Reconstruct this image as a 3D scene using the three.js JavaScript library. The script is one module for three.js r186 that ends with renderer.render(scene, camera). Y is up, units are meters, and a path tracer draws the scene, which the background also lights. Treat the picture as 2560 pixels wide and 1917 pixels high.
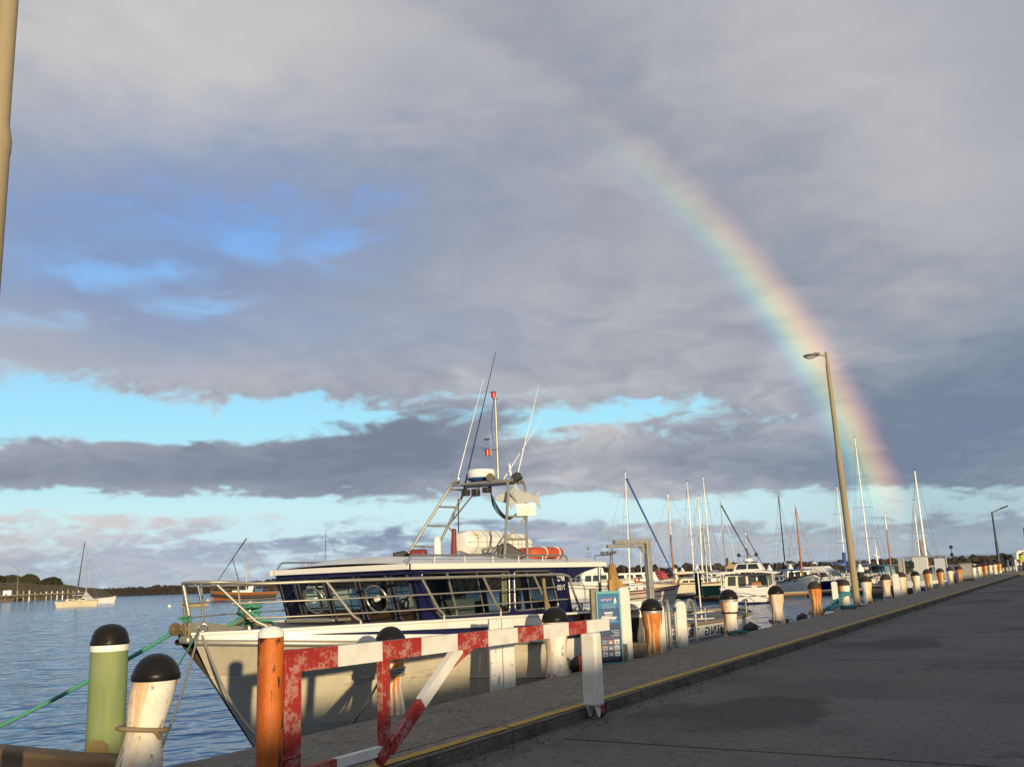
import * as THREE from 'three';
import { mergeGeometries, mergeVertices, toCreasedNormals } from 'three/addons/utils/BufferGeometryUtils.js';
import { MarchingCubes } from 'three/addons/objects/MarchingCubes.js';
import { RoundedBoxGeometry } from 'three/addons/geometries/RoundedBoxGeometry.js';

// ---------------------------------------------------------------- camera
const scene = new THREE.Scene();
const HEADING = 31.47;                       // degrees the view is turned left of the quay (which runs along -z)
const camera = new THREE.PerspectiveCamera(45.03, 1024 / 766, 0.1, 6000);
camera.position.set(0, 1.5, 0);              // eye 1.5 m above the quay kerb strip
camera.rotation.order = 'YXZ';
camera.rotation.set(THREE.MathUtils.degToRad(11.634), THREE.MathUtils.degToRad(HEADING), -0.040);

const renderer = new THREE.WebGLRenderer({ antialias: true });
renderer.setSize(1024, 766);
renderer.toneMapping = THREE.LinearToneMapping;
renderer.toneMappingExposure = 1.0;
renderer.shadowMap.enabled = true;
renderer.shadowMap.type = THREE.PCFSoftShadowMap;

// ---------------------------------------------------------------- noise
function rng(seed) { let s = seed >>> 0; return () => { s = (s + 0x6D2B79F5) | 0; let t = Math.imul(s ^ (s >>> 15), 1 | s); t = (t + Math.imul(t ^ (t >>> 7), 61 | t)) ^ t; return ((t ^ (t >>> 14)) >>> 0) / 4294967296; }; }
const NT = new Float32Array(65536); { const r = rng(7); for (let i = 0; i < 65536; i++) NT[i] = r(); }
function vnoise(x, y) {                      // value noise, 0..1
  const xi = Math.floor(x), yi = Math.floor(y); let fx = x - xi, fy = y - yi;
  fx = fx * fx * fx * (fx * (fx * 6 - 15) + 10); fy = fy * fy * fy * (fy * (fy * 6 - 15) + 10);
  const a = NT[((yi & 255) << 8) | (xi & 255)], b = NT[((yi & 255) << 8) | ((xi + 1) & 255)], c = NT[(((yi + 1) & 255) << 8) | (xi & 255)], d = NT[(((yi + 1) & 255) << 8) | ((xi + 1) & 255)];
  return a + (b - a) * fx + (c - a) * fy + (a - b - c + d) * fx * fy;
}
function fbm(x, y, oct, gain = 0.5) { let s = 0, a = 1, t = 0; for (let i = 0; i < oct; i++) { s += a * vnoise(x, y); t += a; a *= gain; const u = x * 1.62 - y * 1.18 + 17.3; y = x * 1.18 + y * 1.62 + 5.1; x = u; } return s / t; }
const clamp = (x, a = 0, b = 1) => x < a ? a : x > b ? b : x;
const sstep = (a, b, x) => { const t = clamp((x - a) / (b - a)); return t * t * (3 - 2 * t); };
const lerp = (a, b, t) => a + (b - a) * t;
const lin = (v) => { v /= 255; return v <= 0.04045 ? v / 12.92 : Math.pow((v + 0.055) / 1.055, 2.4); };
const L3 = (r, g, b) => [lin(r), lin(g), lin(b)];

// ---------------------------------------------------------------- sky: air, cloud and the rainbow round the point opposite the sun
const SUN_EL = 6.5, SUN_AZ = 129.5;          // sun behind the camera, to the right (degrees from -z towards +x)
const sunDir = new THREE.Vector3(Math.cos(SUN_EL * Math.PI / 180) * Math.sin(SUN_AZ * Math.PI / 180), Math.sin(SUN_EL * Math.PI / 180), -Math.cos(SUN_EL * Math.PI / 180) * Math.cos(SUN_AZ * Math.PI / 180));
function makeSky() {
  const W = 4096, H = 2048, data = new Float32Array(W * H * 4);
  // [azimuth from the view, elevation, half width, half height, amount]: cloud cover taken away (-) or added (+)
  const cover = [
    [-19, 9.4, 11, 1.15, -1.7], [-13, 9.9, 5, 0.6, -0.5], [-8, 9.6, 1.5, 0.6, -0.3], [-29, 10.2, 5, 1.2, -1.2], [-40, 9.6, 9, 1.2, -1.3],
    [-25, 4.9, 8, 0.7, -1.15], [-15, 4.9, 8, 0.65, -1.35], [-6, 4.0, 8, 0.6, -1.1], [-40, 5, 6, 0.8, -1.2],
    [4.3, 9.3, 2.4, 0.65, -1.0], [8.6, 10.0, 2.5, 0.5, -0.85], [1.8, 8.8, 1.5, 0.8, -0.8], [-4, 11.2, 3, .4, -.4],
    [4, 3.9, 6, 0.62, -1.2], [10, 3.5, 6, 0.8, -1.15], [18, 3.0, 6, 1.1, -0.66], [26, 2.7, 6, 1.2, -0.48], [37, 2.6, 9, 1.2, -0.5], [14, 6, 9, 1.6, .5], [26, 6, 8, 2, .6], [28, 10, 9, 2.6, 1.0], [14, 11, 5, 1.5, .5],
    [-15.8, 20.3, 1.8, 1.3, -0.42], [-10.4, 20.3, 1.8, 1.1, -0.46], [-23.5, 17.8, 3.4, 0.8, -0.7], [-19.6, 16.2, 3.0, 0.8, -0.85], [-16, 16.7, 2, 0.6, -0.4], [-29, 14.6, 2.6, 0.9, -0.6], [-15, 22.6, 9, 2.8, -0.66], [-25, 20, 8, 2.8, -.56], [-13, 19, 8, 2, -.34], [-29, 17, 5, 2, -.3], [-29, 11.8, 4, 1.2, -0.5], [-21, 14, 8, 1, -.2],
    [-16, 3.0, 1.7, 0.35, -0.75], [-20, 2.5, 1.5, 0.3, -0.5], [-12.5, 3.0, 2.8, 0.5, -0.9], [-14, 1.3, 4, 0.4, -0.5], [-3.5, 2.3, 2.8, 0.4, -0.7], [-8, 3.0, 2, .3, -.5],
    [-22, 6.9, 14, 1.15, 1.2], [-8, 7.6, 9, 2.0, 1.2], [-12, 6.0, 6, 0.9, .7], [2, 6.6, 4, 1.4, .6],
  ];
  // tone of the cloud: dark (-) to bright (+)
  const tone = [
    [-22, 7.0, 16, 1.5, -0.62], [-6, 7.8, 8, 2.2, -0.68], [-10, 6.0, 7, 1.0, -0.15], [3, 7.0, 4.5, 1.6, 0.5], [5, 8.4, 4.5, 0.8, 0.45], [-1, 5.9, 5, .7, .2],
    [14, 6.2, 9, 1.6, -0.28], [27, 7.5, 6, 4, -0.42], [10, 8, 4, 2, -.15], [14, 21, 7, 10, -0.02], [-14, 13.4, 14, 1.4, 0.08], [-28, 13, 4, 1.5, 0.15], [-24, 12.4, 8, .5, .1],
    [-24, 31, 12, 5, 0.38], [-6, 33, 14, 4, 0.18], [-2, 28, 10, 5, -0.05], [19, 30, 8, 7, 0.22], [27, 20, 4, 8, 0.16], [-14, 22, 10, 4, -0.32], [-22, 18, 8, 2, -.15],
    [-26, 3.2, 7, 0.8, 0.5], [-18, 2.9, 5, 0.5, 0.45], [-20, 1.4, 9, .7, .35], [-27, 3.6, 4, 0.7, 0.75], [-21, 4.0, 9, 0.5, 0.5], [-12, 4.1, 6, 0.35, 0.4], [-28, 2.4, 3.5, 0.4, 0.6], [-15, 2.0, 8, 1.0, -0.15], [-7, 3.3, 8, 0.55, -0.45], [-6, 1.8, 6, .8, -.3],
    [3.3, 2.0, 1.1, 0.45, 0.8], [9.6, 1.7, 1.7, 0.6, 0.9], [14, 1.3, 3, .4, .35], [22, 0.8, 5, .5, .2], [8, 0.9, 14, 0.8, 0.2],
  ];
  const anti = sunDir.clone().negate();
  const RB = [[-0.35, 0.52, 0.46, 0.54], [-0.02, 0.34, 0.34, 0.60], [0.18, 0.24, 0.52, 0.72], [0.36, 0.40, 0.84, 0.56], [0.55, 0.86, 0.92, 0.36], [0.75, 1.12, 0.80, 0.30], [0.95, 1.10, 0.54, 0.28], [1.15, 0.72, 0.34, 0.32]];
  // bluer cloud: [azimuth, elevation, half width, half height, amount]
  const blueish = [[-16, 21.5, 11, 4.5, 0.85], [-27, 19, 8, 4, 0.8], [-15, 14.5, 14, 2, 0.4], [29, 9, 8, 6, 0.62], [20, 5.5, 8, 2, 0.3], [-22, 26, 8, 2, 0.15], [-16, 2.4, 16, 1.7, 0.5], [5, 1.6, 9, 1.2, 0.35], [22, 2.5, 10, 2.2, 0.55]];
  const put = (o, c) => { data[o] = c[0]; data[o + 1] = c[1]; data[o + 2] = c[2]; data[o + 3] = 1; };
  const sum = (list, a, e, k) => { let s = 0; for (let i = 0; i < list.length; i++) { const f = list[i], x = (a - f[0]) / (f[2] * k), y = (e - f[1]) / (f[3] * k), q = x * x + y * y; if (q < 6) s += f[4] * Math.exp(-q); } return s; };
  const air = [[0, L3(204, 224, 232)], [4, L3(204, 238, 243)], [6, L3(184, 234, 247)], [9.5, L3(163, 229, 252)], [15, L3(140, 198, 248)], [22, L3(112, 165, 236)], [40, L3(80, 125, 205)], [90, L3(55, 95, 175)]];
  const dark = L3(112, 124, 148), mid = L3(166, 170, 179), lite = L3(222, 216, 209), azure = L3(116, 146, 194), storm = L3(112, 132, 156), mist = L3(180, 196, 210);
  const c = [0, 0, 0];
  for (let j = 0; j < H; j++) {
    const el = ((j + 0.5) / H - 0.5) * 180;
    for (let i = 0; i < W; i++) {
      const o = (j * W + i) * 4;
      if (el < -1) { put(o, [0.10, 0.12, 0.14]); continue; }
      const th = ((i + 0.5) / W - 0.5) * 2 * Math.PI, x = Math.cos(th), z = Math.sin(th);
      let a = Math.atan2(x, -z) * 180 / Math.PI + HEADING; if (a > 180) a -= 360; if (a < -180) a += 360;
      const e = Math.max(el, 0);
      // noise is laid out on a flat cloud deck, so that it shrinks towards the horizon
      const flat = 1 / (Math.sin(e * Math.PI / 180) + 0.085), px = x * flat * 1.9, pz = z * flat * 1.9;
      const w1 = fbm(px * 1.3 + 9, pz * 1.3 + 3, 4) - 0.5, w2 = fbm(px * 1.3 - 31, pz * 1.3 + 44, 4) - 0.5;
      const stre = 0.45 + 0.55 * sstep(2, 16, e);
      const n1 = fbm(px * 1.1 + w1 * 1.5 + 50, pz * 1.1 + w2 * 1.5, 6) - 0.5;
      const q1 = fbm(a * 0.16 + 7 + w1, e * 0.42 + w2 * 2, 6) - 0.5, q2 = fbm(a * 0.42 + 80 + w1 * 2, e * 1.15 + w2 * 3 + 20, 6, 0.55) - 0.5;
      const aa = a + (w1 * 5 + q1 * 5 + q2 * 2.2) * (0.5 + 0.5 * stre), ee = e + (w2 * 1.7 + q1 * 1.8 + q2 * 1.3) * stre;
      let base = e > 13 ? 1.15 : lerp(0.52, 1.15, sstep(9.5, 13.5, e)); if (e < 4) base = lerp(0.75, 0.52, sstep(0.6, 4, e));
      const q3 = e < 8 ? fbm(a * 0.9 + 31 + w1 * 2, e * 2.6 + w2 * 3 + 7, 5, 0.55) - 0.5 : 0, low = sstep(7, 3.5, e);
      let cv = base + sum(cover, aa, ee, 1) + n1 * 0.7 * stre + q2 * 0.5 + q1 * 0.25 + q3 * 1.5 * low + (e > 3.5 && e < 15 ? (fbm(a * 1.0 + 5 + w1 * 3, e * 2.1 + 40 + w2 * 3, 5, 0.58) - 0.5) * 1.15 * sstep(3.5, 5.5, e) * sstep(15, 11, e) : 0);
      const alpha = sstep(-0.06 - 0.04 * sstep(10, 16, e), 0.70 + 0.16 * sstep(10, 16, e), cv) * 0.97 + 0.015;
      let t = sum(tone, aa, ee, 1.15) + n1 * 0.5 + q1 * 0.5 + q2 * 0.34 + q3 * 0.9 * low + (1 - alpha) * 0.45;
      if (e > 12) t -= (n1 * 0.22 + q1 * 0.24 + q2 * 0.20) * sstep(12, 19, e);
      const vary = 1 + (q2 * 0.30 + q1 * 0.16) * sstep(14, 8, e);
      const bz = clamp(sum(blueish, aa, ee, 1.1)) * 0.8;
      // clear air
      let k = 0; while (k < air.length - 2 && e > air[k + 1][0]) k++;
      const f = clamp((e - air[k][0]) / (air[k + 1][0] - air[k][0]));
      for (let m = 0; m < 3; m++) {
        const clear = lerp(air[k][1][m], air[k + 1][1][m], f) * (1 - 0.20 * sstep(8, 26, a) * sstep(9, 5, e));
        let cl = (t < 0 ? lerp(mid[m], dark[m], 1.12 * (1 - Math.exp(t * 1.7))) : lerp(mid[m], lite[m], clamp(t * 1.15))) * vary;
        cl = lerp(cl, (a < 5 ? azure : storm)[m], bz);
        cl = lerp(cl, mist[m], 0.45 * sstep(3.2, 0, e));
        c[m] = lerp(clear, cl, alpha);
      }
      // rainbow
      const ce = Math.cos(e * Math.PI / 180), dot = x * ce * anti.x + Math.sin(e * Math.PI / 180) * anti.y + z * ce * anti.z;
      const ang = Math.acos(clamp(dot, -1, 1)) * 180 / Math.PI;
      if (ang < 54) {
        const inner = sstep(43, 40.0, ang) * 0.024 * sstep(3, 9, e) - 0.035 * sstep(41.8, 43.2, ang) * sstep(54, 46, ang);
        c[0] += inner * 1.15; c[1] += inner; c[2] += inner * 0.8;
        const u = (ang - 39.95) / 2.5;
        if (u > -0.6 && u < 1.7) {
          // brightest where the shower is thickest, fading as it climbs and into the clear air by the horizon
          const fade = (0.06 + 0.94 * sstep(29, 11, e)) * sstep(1.0, 5.0, e) * sstep(-22, 4, a) * (0.88 + q1 * 0.5);
          let r = 0, g = 0, b = 0;
          for (const s of RB) { const q = (u - s[0]) / 0.19, w = Math.exp(-q * q); r += w * s[1]; g += w * s[2]; b += w * s[3]; }
          const env = Math.exp(-Math.pow((u - 0.6) / 0.62, 2)), S = 0.27 * fade * env;
          c[0] += S * (r - 0.42) * 1.05; c[1] += S * (g - 0.42); c[2] += S * (b - 0.42) * 0.95;
        }
      }
      put(o, c);
    }
  }
  const t = new THREE.DataTexture(data, W, H, THREE.RGBAFormat, THREE.FloatType);
  t.mapping = THREE.EquirectangularReflectionMapping; t.magFilter = THREE.LinearFilter; t.minFilter = THREE.LinearFilter; t.needsUpdate = true;
  return t;
}
scene.background = makeSky();
scene.environment = scene.background;

// ---------------------------------------------------------------- sun
const sun = new THREE.DirectionalLight(new THREE.Color().setRGB(1.0, 0.79, 0.47), 5.0);
sun.position.copy(sunDir).multiplyScalar(120); sun.target.position.set(-12, 0, -14);
sun.position.add(sun.target.position);
sun.castShadow = true; sun.shadow.mapSize.set(4096, 4096); sun.shadow.radius = 1.2;
Object.assign(sun.shadow.camera, { left: -90, right: 90, top: 40, bottom: -40, near: 1, far: 400 });
sun.name = 'sun'; scene.add(sun, sun.target);

// ---------------------------------------------------------------- helpers
const V = (x, y, z) => new THREE.Vector3(x, y, z);
const D2R = Math.PI / 180;
function flatUV(g) {                         // uv in metres, by the way each face points
  const p = g.attributes.position, n = g.attributes.normal, uv = new Float32Array(p.count * 2);
  for (let i = 0; i < p.count; i += 3) {
    let ax = 0, ay = 0, az = 0;
    for (let k = 0; k < 3; k++) { ax += n.getX(i + k); ay += n.getY(i + k); az += n.getZ(i + k); }
    ax = Math.abs(ax); ay = Math.abs(ay); az = Math.abs(az);
    for (let k = 0; k < 3; k++) {
      const x = p.getX(i + k), y = p.getY(i + k), z = p.getZ(i + k); let u, v;
      if (ay >= ax && ay >= az) { u = x; v = z; } else if (ax >= az) { u = z; v = y; } else { u = x; v = y; }
      uv[(i + k) * 2] = u; uv[(i + k) * 2 + 1] = v;
    }
  }
  g.setAttribute('uv', new THREE.BufferAttribute(uv, 2)); return g;
}
class MB {
  constructor(keepUV = false) { this.g = []; this.keep = keepUV; }
  add(g, m) {
    let q = g.index ? g.toNonIndexed() : g.clone();
    for (const k of Object.keys(q.attributes)) if (!['position', 'normal', 'uv'].includes(k)) q.deleteAttribute(k);
    q.morphAttributes = {};
    if (m) q.applyMatrix4(m);
    if (!q.attributes.normal) q.computeVertexNormals();
    if (!this.keep || !q.attributes.uv) flatUV(q);
    q.clearGroups(); this.g.push(q); return this;
  }
  box(x, y, z, sx, sy, sz, ry = 0, rx = 0, rz = 0) { return this.add(new THREE.BoxGeometry(sx, sy, sz), new THREE.Matrix4().makeRotationFromEuler(new THREE.Euler(rx, ry, rz, 'YXZ')).setPosition(x, y, z)); }
  rbox(x, y, z, sx, sy, sz, r = 0.02, ry = 0, rx = 0, rz = 0, seg = 2) { return this.add(new RoundedBoxGeometry(sx, sy, sz, seg, Math.min(r, sx / 2.01, sy / 2.01, sz / 2.01)), new THREE.Matrix4().makeRotationFromEuler(new THREE.Euler(rx, ry, rz, 'YXZ')).setPosition(x, y, z)); }
  cyl(a, b, r0, r1 = r0, seg = 10, open = false) {
    const d = b.clone().sub(a), L = d.length(); if (L < 1e-6) return this;
    const m = new THREE.Matrix4().makeRotationFromQuaternion(new THREE.Quaternion().setFromUnitVectors(V(0, 1, 0), d.normalize())).setPosition(a.clone().add(b).multiplyScalar(0.5));
    return this.add(new THREE.CylinderGeometry(r1, r0, L, seg, 1, open), m);
  }
  bar(a, b, w, h) {                          // rectangular bar from a to b, h is measured upwards
    const d = b.clone().sub(a), L = d.length(); d.normalize();
    const side = V(0, 1, 0).cross(d); if (side.lengthSq() < 1e-6) side.set(1, 0, 0); side.normalize(); const up = d.clone().cross(side);
    const m = new THREE.Matrix4().makeBasis(side, up, d).setPosition(a.clone().add(b).multiplyScalar(0.5));
    return this.add(new THREE.BoxGeometry(w, h, L), m);
  }
  tube(pts, r, seg = 6, n = 0, closed = false, tension = 0.5) {
    const c = new THREE.CatmullRomCurve3(pts, closed, 'catmullrom', tension);
    return this.add(new THREE.TubeGeometry(c, n || Math.max(8, pts.length * 6), r, seg, closed));
  }
  path(pts, r, seg = 6) { for (let i = 0; i < pts.length - 1; i++) { this.cyl(pts[i], pts[i + 1], r, r, seg, true); this.ball(pts[i + 1], r, seg); } this.ball(pts[0], r, seg); return this; }
  ball(p, r, seg = 8) { return this.add(new THREE.SphereGeometry(r, seg, Math.max(4, seg / 2 | 0)), new THREE.Matrix4().setPosition(p)); }
  lathe(prof, pos = V(0, 0, 0), seg = 20, m) { const g = new THREE.LatheGeometry(prof.map((p) => new THREE.Vector2(p[0], p[1])), seg); if (m) g.applyMatrix4(m); return this.add(g, new THREE.Matrix4().setPosition(pos)); }
  ext(pts, depth, m, bevel = 0, holes = []) {
    const s = pts instanceof THREE.Shape ? pts : new THREE.Shape(pts.map((p) => new THREE.Vector2(p[0], p[1])));
    for (const h of holes) s.holes.push(new THREE.Path(h.map((p) => new THREE.Vector2(p[0], p[1]))));
    const g = new THREE.ExtrudeGeometry(s, { depth, bevelEnabled: bevel > 0, bevelSize: bevel, bevelThickness: bevel, bevelSegments: 2, curveSegments: 6 });
    return this.add(g, m);
  }
  build(name, mat, parent) { const me = new THREE.Mesh(this.g.length === 1 ? this.g[0] : mergeGeometries(this.g), mat); me.name = name; if (parent) parent.add(me); return me; }
}
const usedNames = new Map();
function numbered(n) { const k = usedNames.get(n) || 0; usedNames.set(n, k + 1); return k ? `${n}_${String(k).padStart(3, '0')}` : n; }
function tag(o, label, category, group) { o.userData.label = label; o.userData.category = category; if (group) o.userData.group = group; return o; }
function thing(name, label, category, [x, y, z] = [0, 0, 0], turn = 0, group) { const o = new THREE.Group(); o.name = numbered(name); o.position.set(x, y, z); o.rotation.y = turn; tag(o, label, category, group); scene.add(o); return o; }
function single(name, label, category, mb, mat, pos = [0, 0, 0], turn = 0, group) { const o = mb.build(numbered(name), mat); o.position.set(...pos); o.rotation.y = turn; tag(o, label, category, group); scene.add(o); return o; }
function struct(o) { o.userData.kind = 'structure'; scene.add(o); return o; }
function roundRect(x0, y0, x1, y1, r) {      // points of a rounded rectangle, counter-clockwise
  const p = []; const arc = (cx, cy, a0) => { for (let i = 0; i <= 4; i++) { const a = a0 + i * Math.PI / 8; p.push([cx + r * Math.cos(a), cy + r * Math.sin(a)]); } };
  arc(x1 - r, y0 + r, -Math.PI / 2); arc(x1 - r, y1 - r, 0); arc(x0 + r, y1 - r, Math.PI / 2); arc(x0 + r, y0 + r, Math.PI); return p;
}

// ---------------------------------------------------------------- textures (all tile; colours are given as linear base colours)
function pnoise(x, y, per) { const w = (v) => ((v % per) + per) % per; const xi = Math.floor(x), yi = Math.floor(y); let fx = x - xi, fy = y - yi; fx = fx * fx * (3 - 2 * fx); fy = fy * fy * (3 - 2 * fy); const h = (a, b) => NT[((w(b) * 37 + per * 11) & 255) << 8 | ((w(a) * 53 + per * 7) & 255)]; const a = h(xi, yi), b = h(xi + 1, yi), c = h(xi, yi + 1), d = h(xi + 1, yi + 1); return a + (b - a) * fx + (c - a) * fy + (a - b - c + d) * fx * fy; }
function tfbm(u, v, f, oct, gain = 0.5) { let s = 0, a = 1, t = 0; for (let i = 0; i < oct; i++) { s += a * pnoise(u * f, v * f, f); t += a; a *= gain; f *= 2; } return s / t; }
const enc = (x) => { x = clamp(x); return 255 * (x <= 0.0031308 ? 12.92 * x : 1.055 * Math.pow(x, 1 / 2.4) - 0.055); };
function colorTex(w, h, fn, rep = [1, 1]) {
  const d = new Uint8Array(w * h * 4);
  for (let j = 0; j < h; j++) for (let i = 0; i < w; i++) { const c = fn((i + 0.5) / w, (j + 0.5) / h), o = (j * w + i) * 4; d[o] = enc(c[0]); d[o + 1] = enc(c[1]); d[o + 2] = enc(c[2]); d[o + 3] = 255; }
  const t = new THREE.DataTexture(d, w, h, THREE.RGBAFormat); t.colorSpace = THREE.SRGBColorSpace; t.wrapS = t.wrapT = THREE.RepeatWrapping; t.magFilter = THREE.LinearFilter; t.minFilter = THREE.LinearMipmapLinearFilter; t.generateMipmaps = true; t.repeat.set(...rep); t.needsUpdate = true; return t;
}
function grayTex(w, h, fn, rep = [1, 1]) {
  const d = new Uint8Array(w * h * 4);
  for (let j = 0; j < h; j++) for (let i = 0; i < w; i++) { const c = 255 * clamp(fn((i + 0.5) / w, (j + 0.5) / h)), o = (j * w + i) * 4; d[o] = d[o + 1] = d[o + 2] = c; d[o + 3] = 255; }
  const t = new THREE.DataTexture(d, w, h, THREE.RGBAFormat); t.wrapS = t.wrapT = THREE.RepeatWrapping; t.magFilter = THREE.LinearFilter; t.minFilter = THREE.LinearMipmapLinearFilter; t.generateMipmaps = true; t.repeat.set(...rep); t.needsUpdate = true; return t;
}
const mix3 = (a, b, t) => [lerp(a[0], b[0], t), lerp(a[1], b[1], t), lerp(a[2], b[2], t)];
function mat(c, roughness = 0.6, metalness = 0, more = {}) { return new THREE.MeshStandardMaterial({ color: new THREE.Color().setRGB(...c), roughness, metalness, ...more }); }
function texmat(map, roughness = 0.8, metalness = 0, more = {}) { return new THREE.MeshStandardMaterial({ map, roughness, metalness, ...more }); }
const bumpFine = grayTex(512, 512, (u, v) => tfbm(u, v, 48, 3, 0.7), [1, 1]);
const bumpSoft = grayTex(256, 256, (u, v) => tfbm(u, v, 6, 4), [0.6, 0.6]);
const dirtTex = (c, d, amt, f = 5, rep = 0.4) => colorTex(256, 256, (u, v) => { const n = tfbm(u, v, f, 5), s = tfbm(u, v, 40, 2); return mix3(c, d, amt * sstep(0.42, 0.8, n) + 0.12 * (s - 0.5)); }, [rep, rep]);
function glass(c = [0.85, 0.92, 0.92], rough = 0.03) { return new THREE.MeshPhysicalMaterial({ color: new THREE.Color().setRGB(...c), roughness: rough, transmission: 1, thickness: 0, ior: 1.5 }); }

// shared materials
const M = {};
M.steel = mat([0.42, 0.41, 0.38], 0.33, 0.85); M.galv = texmat(dirtTex([0.36, 0.36, 0.35], [0.24, 0.23, 0.21], 0.7, 8, 1.2), 0.55, 0.45);
M.alu = texmat(dirtTex([0.40, 0.38, 0.33], [0.30, 0.28, 0.23], 0.6, 6, 0.9), 0.42, 0.55);
M.white = texmat(dirtTex([0.78, 0.77, 0.74], [0.62, 0.58, 0.50], 0.45, 5, 0.5), 0.42); M.gel = texmat(dirtTex([0.74, 0.73, 0.70], [0.60, 0.56, 0.47], 0.4, 4, 0.2), 0.3);
M.cream = texmat(dirtTex([0.62, 0.55, 0.40], [0.50, 0.42, 0.29], 0.4, 4, 0.3), 0.5);
M.black = mat([0.012, 0.012, 0.013], 0.5); M.rubber = mat([0.018, 0.018, 0.018], 0.75); M.dark = mat([0.03, 0.03, 0.033], 0.6); M.gray = mat([0.2, 0.2, 0.2], 0.6);
M.navy = texmat(dirtTex([0.009, 0.010, 0.060], [0.015, 0.017, 0.075], 0.5, 6, 0.5), 0.28); M.blue = mat([0.02, 0.07, 0.26], 0.55); M.sky = mat([0.10, 0.28, 0.45], 0.5); M.red = mat([0.42, 0.025, 0.02], 0.5); M.redDark = mat([0.16, 0.02, 0.018], 0.6); M.orange = mat([0.45, 0.07, 0.02], 0.6);
M.green = mat([0.015, 0.10, 0.055], 0.7); M.wood = texmat(colorTex(128, 512, (u, v) => { const n = tfbm(u, v * 0.15, 20, 4), k = tfbm(u, v, 4, 3); return mix3([0.28, 0.15, 0.055], [0.15, 0.075, 0.028], 0.7 * n + 0.5 * (k - 0.4)); }, [2, 0.5]), 0.6);
M.varnish = mat([0.30, 0.105, 0.03], 0.3); M.teak = mat([0.20, 0.12, 0.06], 0.6); M.glass = glass(); M.tint = glass([0.35, 0.42, 0.42]); M.pane = mat([0.02, 0.026, 0.03], 0.06, 0); M.yellow = mat([0.62, 0.42, 0.03], 0.6); M.lens = mat([0.45, 0.02, 0.02], 0.25); M.bronze = mat([0.30, 0.235, 0.14], 0.42, 0.7); M.chrome = mat([0.6, 0.6, 0.6], 0.12, 1);
function ropeMat(c, d) { return texmat(colorTex(64, 64, (u, v) => { const s = (u * 4 + v * 4) % 1; return mix3(c, d, sstep(0.3, 0.5, Math.abs(s - 0.5)) * 0.8 + 0.2 * tfbm(u, v, 8, 2)); }, [14, 14]), 0.9); }
M.ropeGreen = ropeMat([0.09, 0.32, 0.23], [0.012, 0.11, 0.075]); M.ropeGray = ropeMat([0.30, 0.28, 0.24], [0.17, 0.155, 0.13]); M.ropeDark = ropeMat([0.09, 0.08, 0.065], [0.04, 0.036, 0.03]); M.ropeBlue = ropeMat([0.05, 0.22, 0.26], [0.03, 0.12, 0.15]); M.ropeTan = ropeMat([0.27, 0.20, 0.12], [0.16, 0.12, 0.07]);
function curve(pts, x) { if (x <= pts[0][0]) return pts[0][1]; for (let i = 1; i < pts.length; i++) if (x <= pts[i][0]) { const p0 = pts[Math.max(i - 2, 0)], p1 = pts[i - 1], p2 = pts[i], p3 = pts[Math.min(i + 1, pts.length - 1)], t = (x - p1[0]) / (p2[0] - p1[0]), m1 = (p2[1] - p0[1]) / (p2[0] - p0[0]) * (p2[0] - p1[0]), m2 = (p3[1] - p1[1]) / (p3[0] - p1[0]) * (p2[0] - p1[0]); return (2 * t ** 3 - 3 * t * t + 1) * p1[1] + (t ** 3 - 2 * t * t + t) * m1 + (-2 * t ** 3 + 3 * t * t) * p2[1] + (t ** 3 - t * t) * m2; } return pts[pts.length - 1][1]; }

// ================================================================ the setting
const WL = -1.6, ROAD_Y = -0.125, EDGE_X = -7.0, KERB_X = -5.16;
{ // harbour water: one sheet to the horizon, wavelets near the quay are real relief
  const nm = (() => {
    const n = 512, h = new Float32Array(n * n), r = rng(31), waves = [];
    for (let k = 0; k < 70; k++) { const f = 2 + Math.floor(Math.pow(r(), 1.5) * 26), a = (r() - 0.5) * 2.1 + 0.5, kx = Math.round(f * Math.cos(a)), ky = Math.round(f * Math.sin(a)); waves.push([kx, ky, r() * 6.28, 1 / Math.pow(Math.hypot(kx, ky) + 1, 1.25)]); }
    for (let j = 0; j < n; j++) for (let i = 0; i < n; i++) { let s = 0; const u = i / n * 6.28318, v = j / n * 6.28318; for (const w of waves) s += w[3] * Math.sin(w[0] * u + w[1] * v + w[2]); h[j * n + i] = s; }
    let lo = 1e9, hi = -1e9; for (const v of h) { lo = Math.min(lo, v); hi = Math.max(hi, v); }
    return grayTex(n, n, (u, v) => (h[Math.floor(v * n) * n + Math.floor(u * n)] - lo) / (hi - lo));
  })();
  const wm = new THREE.MeshPhysicalMaterial({ color: new THREE.Color().setRGB(0.028, 0.145, 0.32), roughness: 0.10, ior: 1.33, bumpMap: nm, bumpScale: 0.26 });
  nm.repeat.set(1 / 7.3, 1 / 7.3); nm.rotation = 0.35;
  // near grid with real waves, far sheet flat
  const g = new THREE.PlaneGeometry(160, 200, 400, 500); g.rotateX(-Math.PI / 2); g.translate(-88, 0, -60);
  const p = g.attributes.position;
  for (let i = 0; i < p.count; i++) {
    const x = p.getX(i), z = p.getZ(i), edge = Math.min(1, (x + 168) / 20, (-8 - x) / 0.5 + 1, (z + 160) / 20, (40 - z) / 10);
    p.setY(i, Math.max(0, edge) * ((fbm(x * 0.62, z * 0.44, 4) - 0.5) * 0.085 + (fbm(x * 0.13 + 40, z * 0.10, 2) - 0.5) * 0.06));
  }
  g.computeVertexNormals();
  const near = new MB(); near.add(g);
  const w = near.build('water', wm); w.position.y = WL; struct(w);
  const far = new MB(); far.box(-1450, 0, -1400, 3200, 0.02, 4000);
  const f = far.build('water_far', wm); f.position.y = WL - 0.12; struct(f);
}
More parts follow.
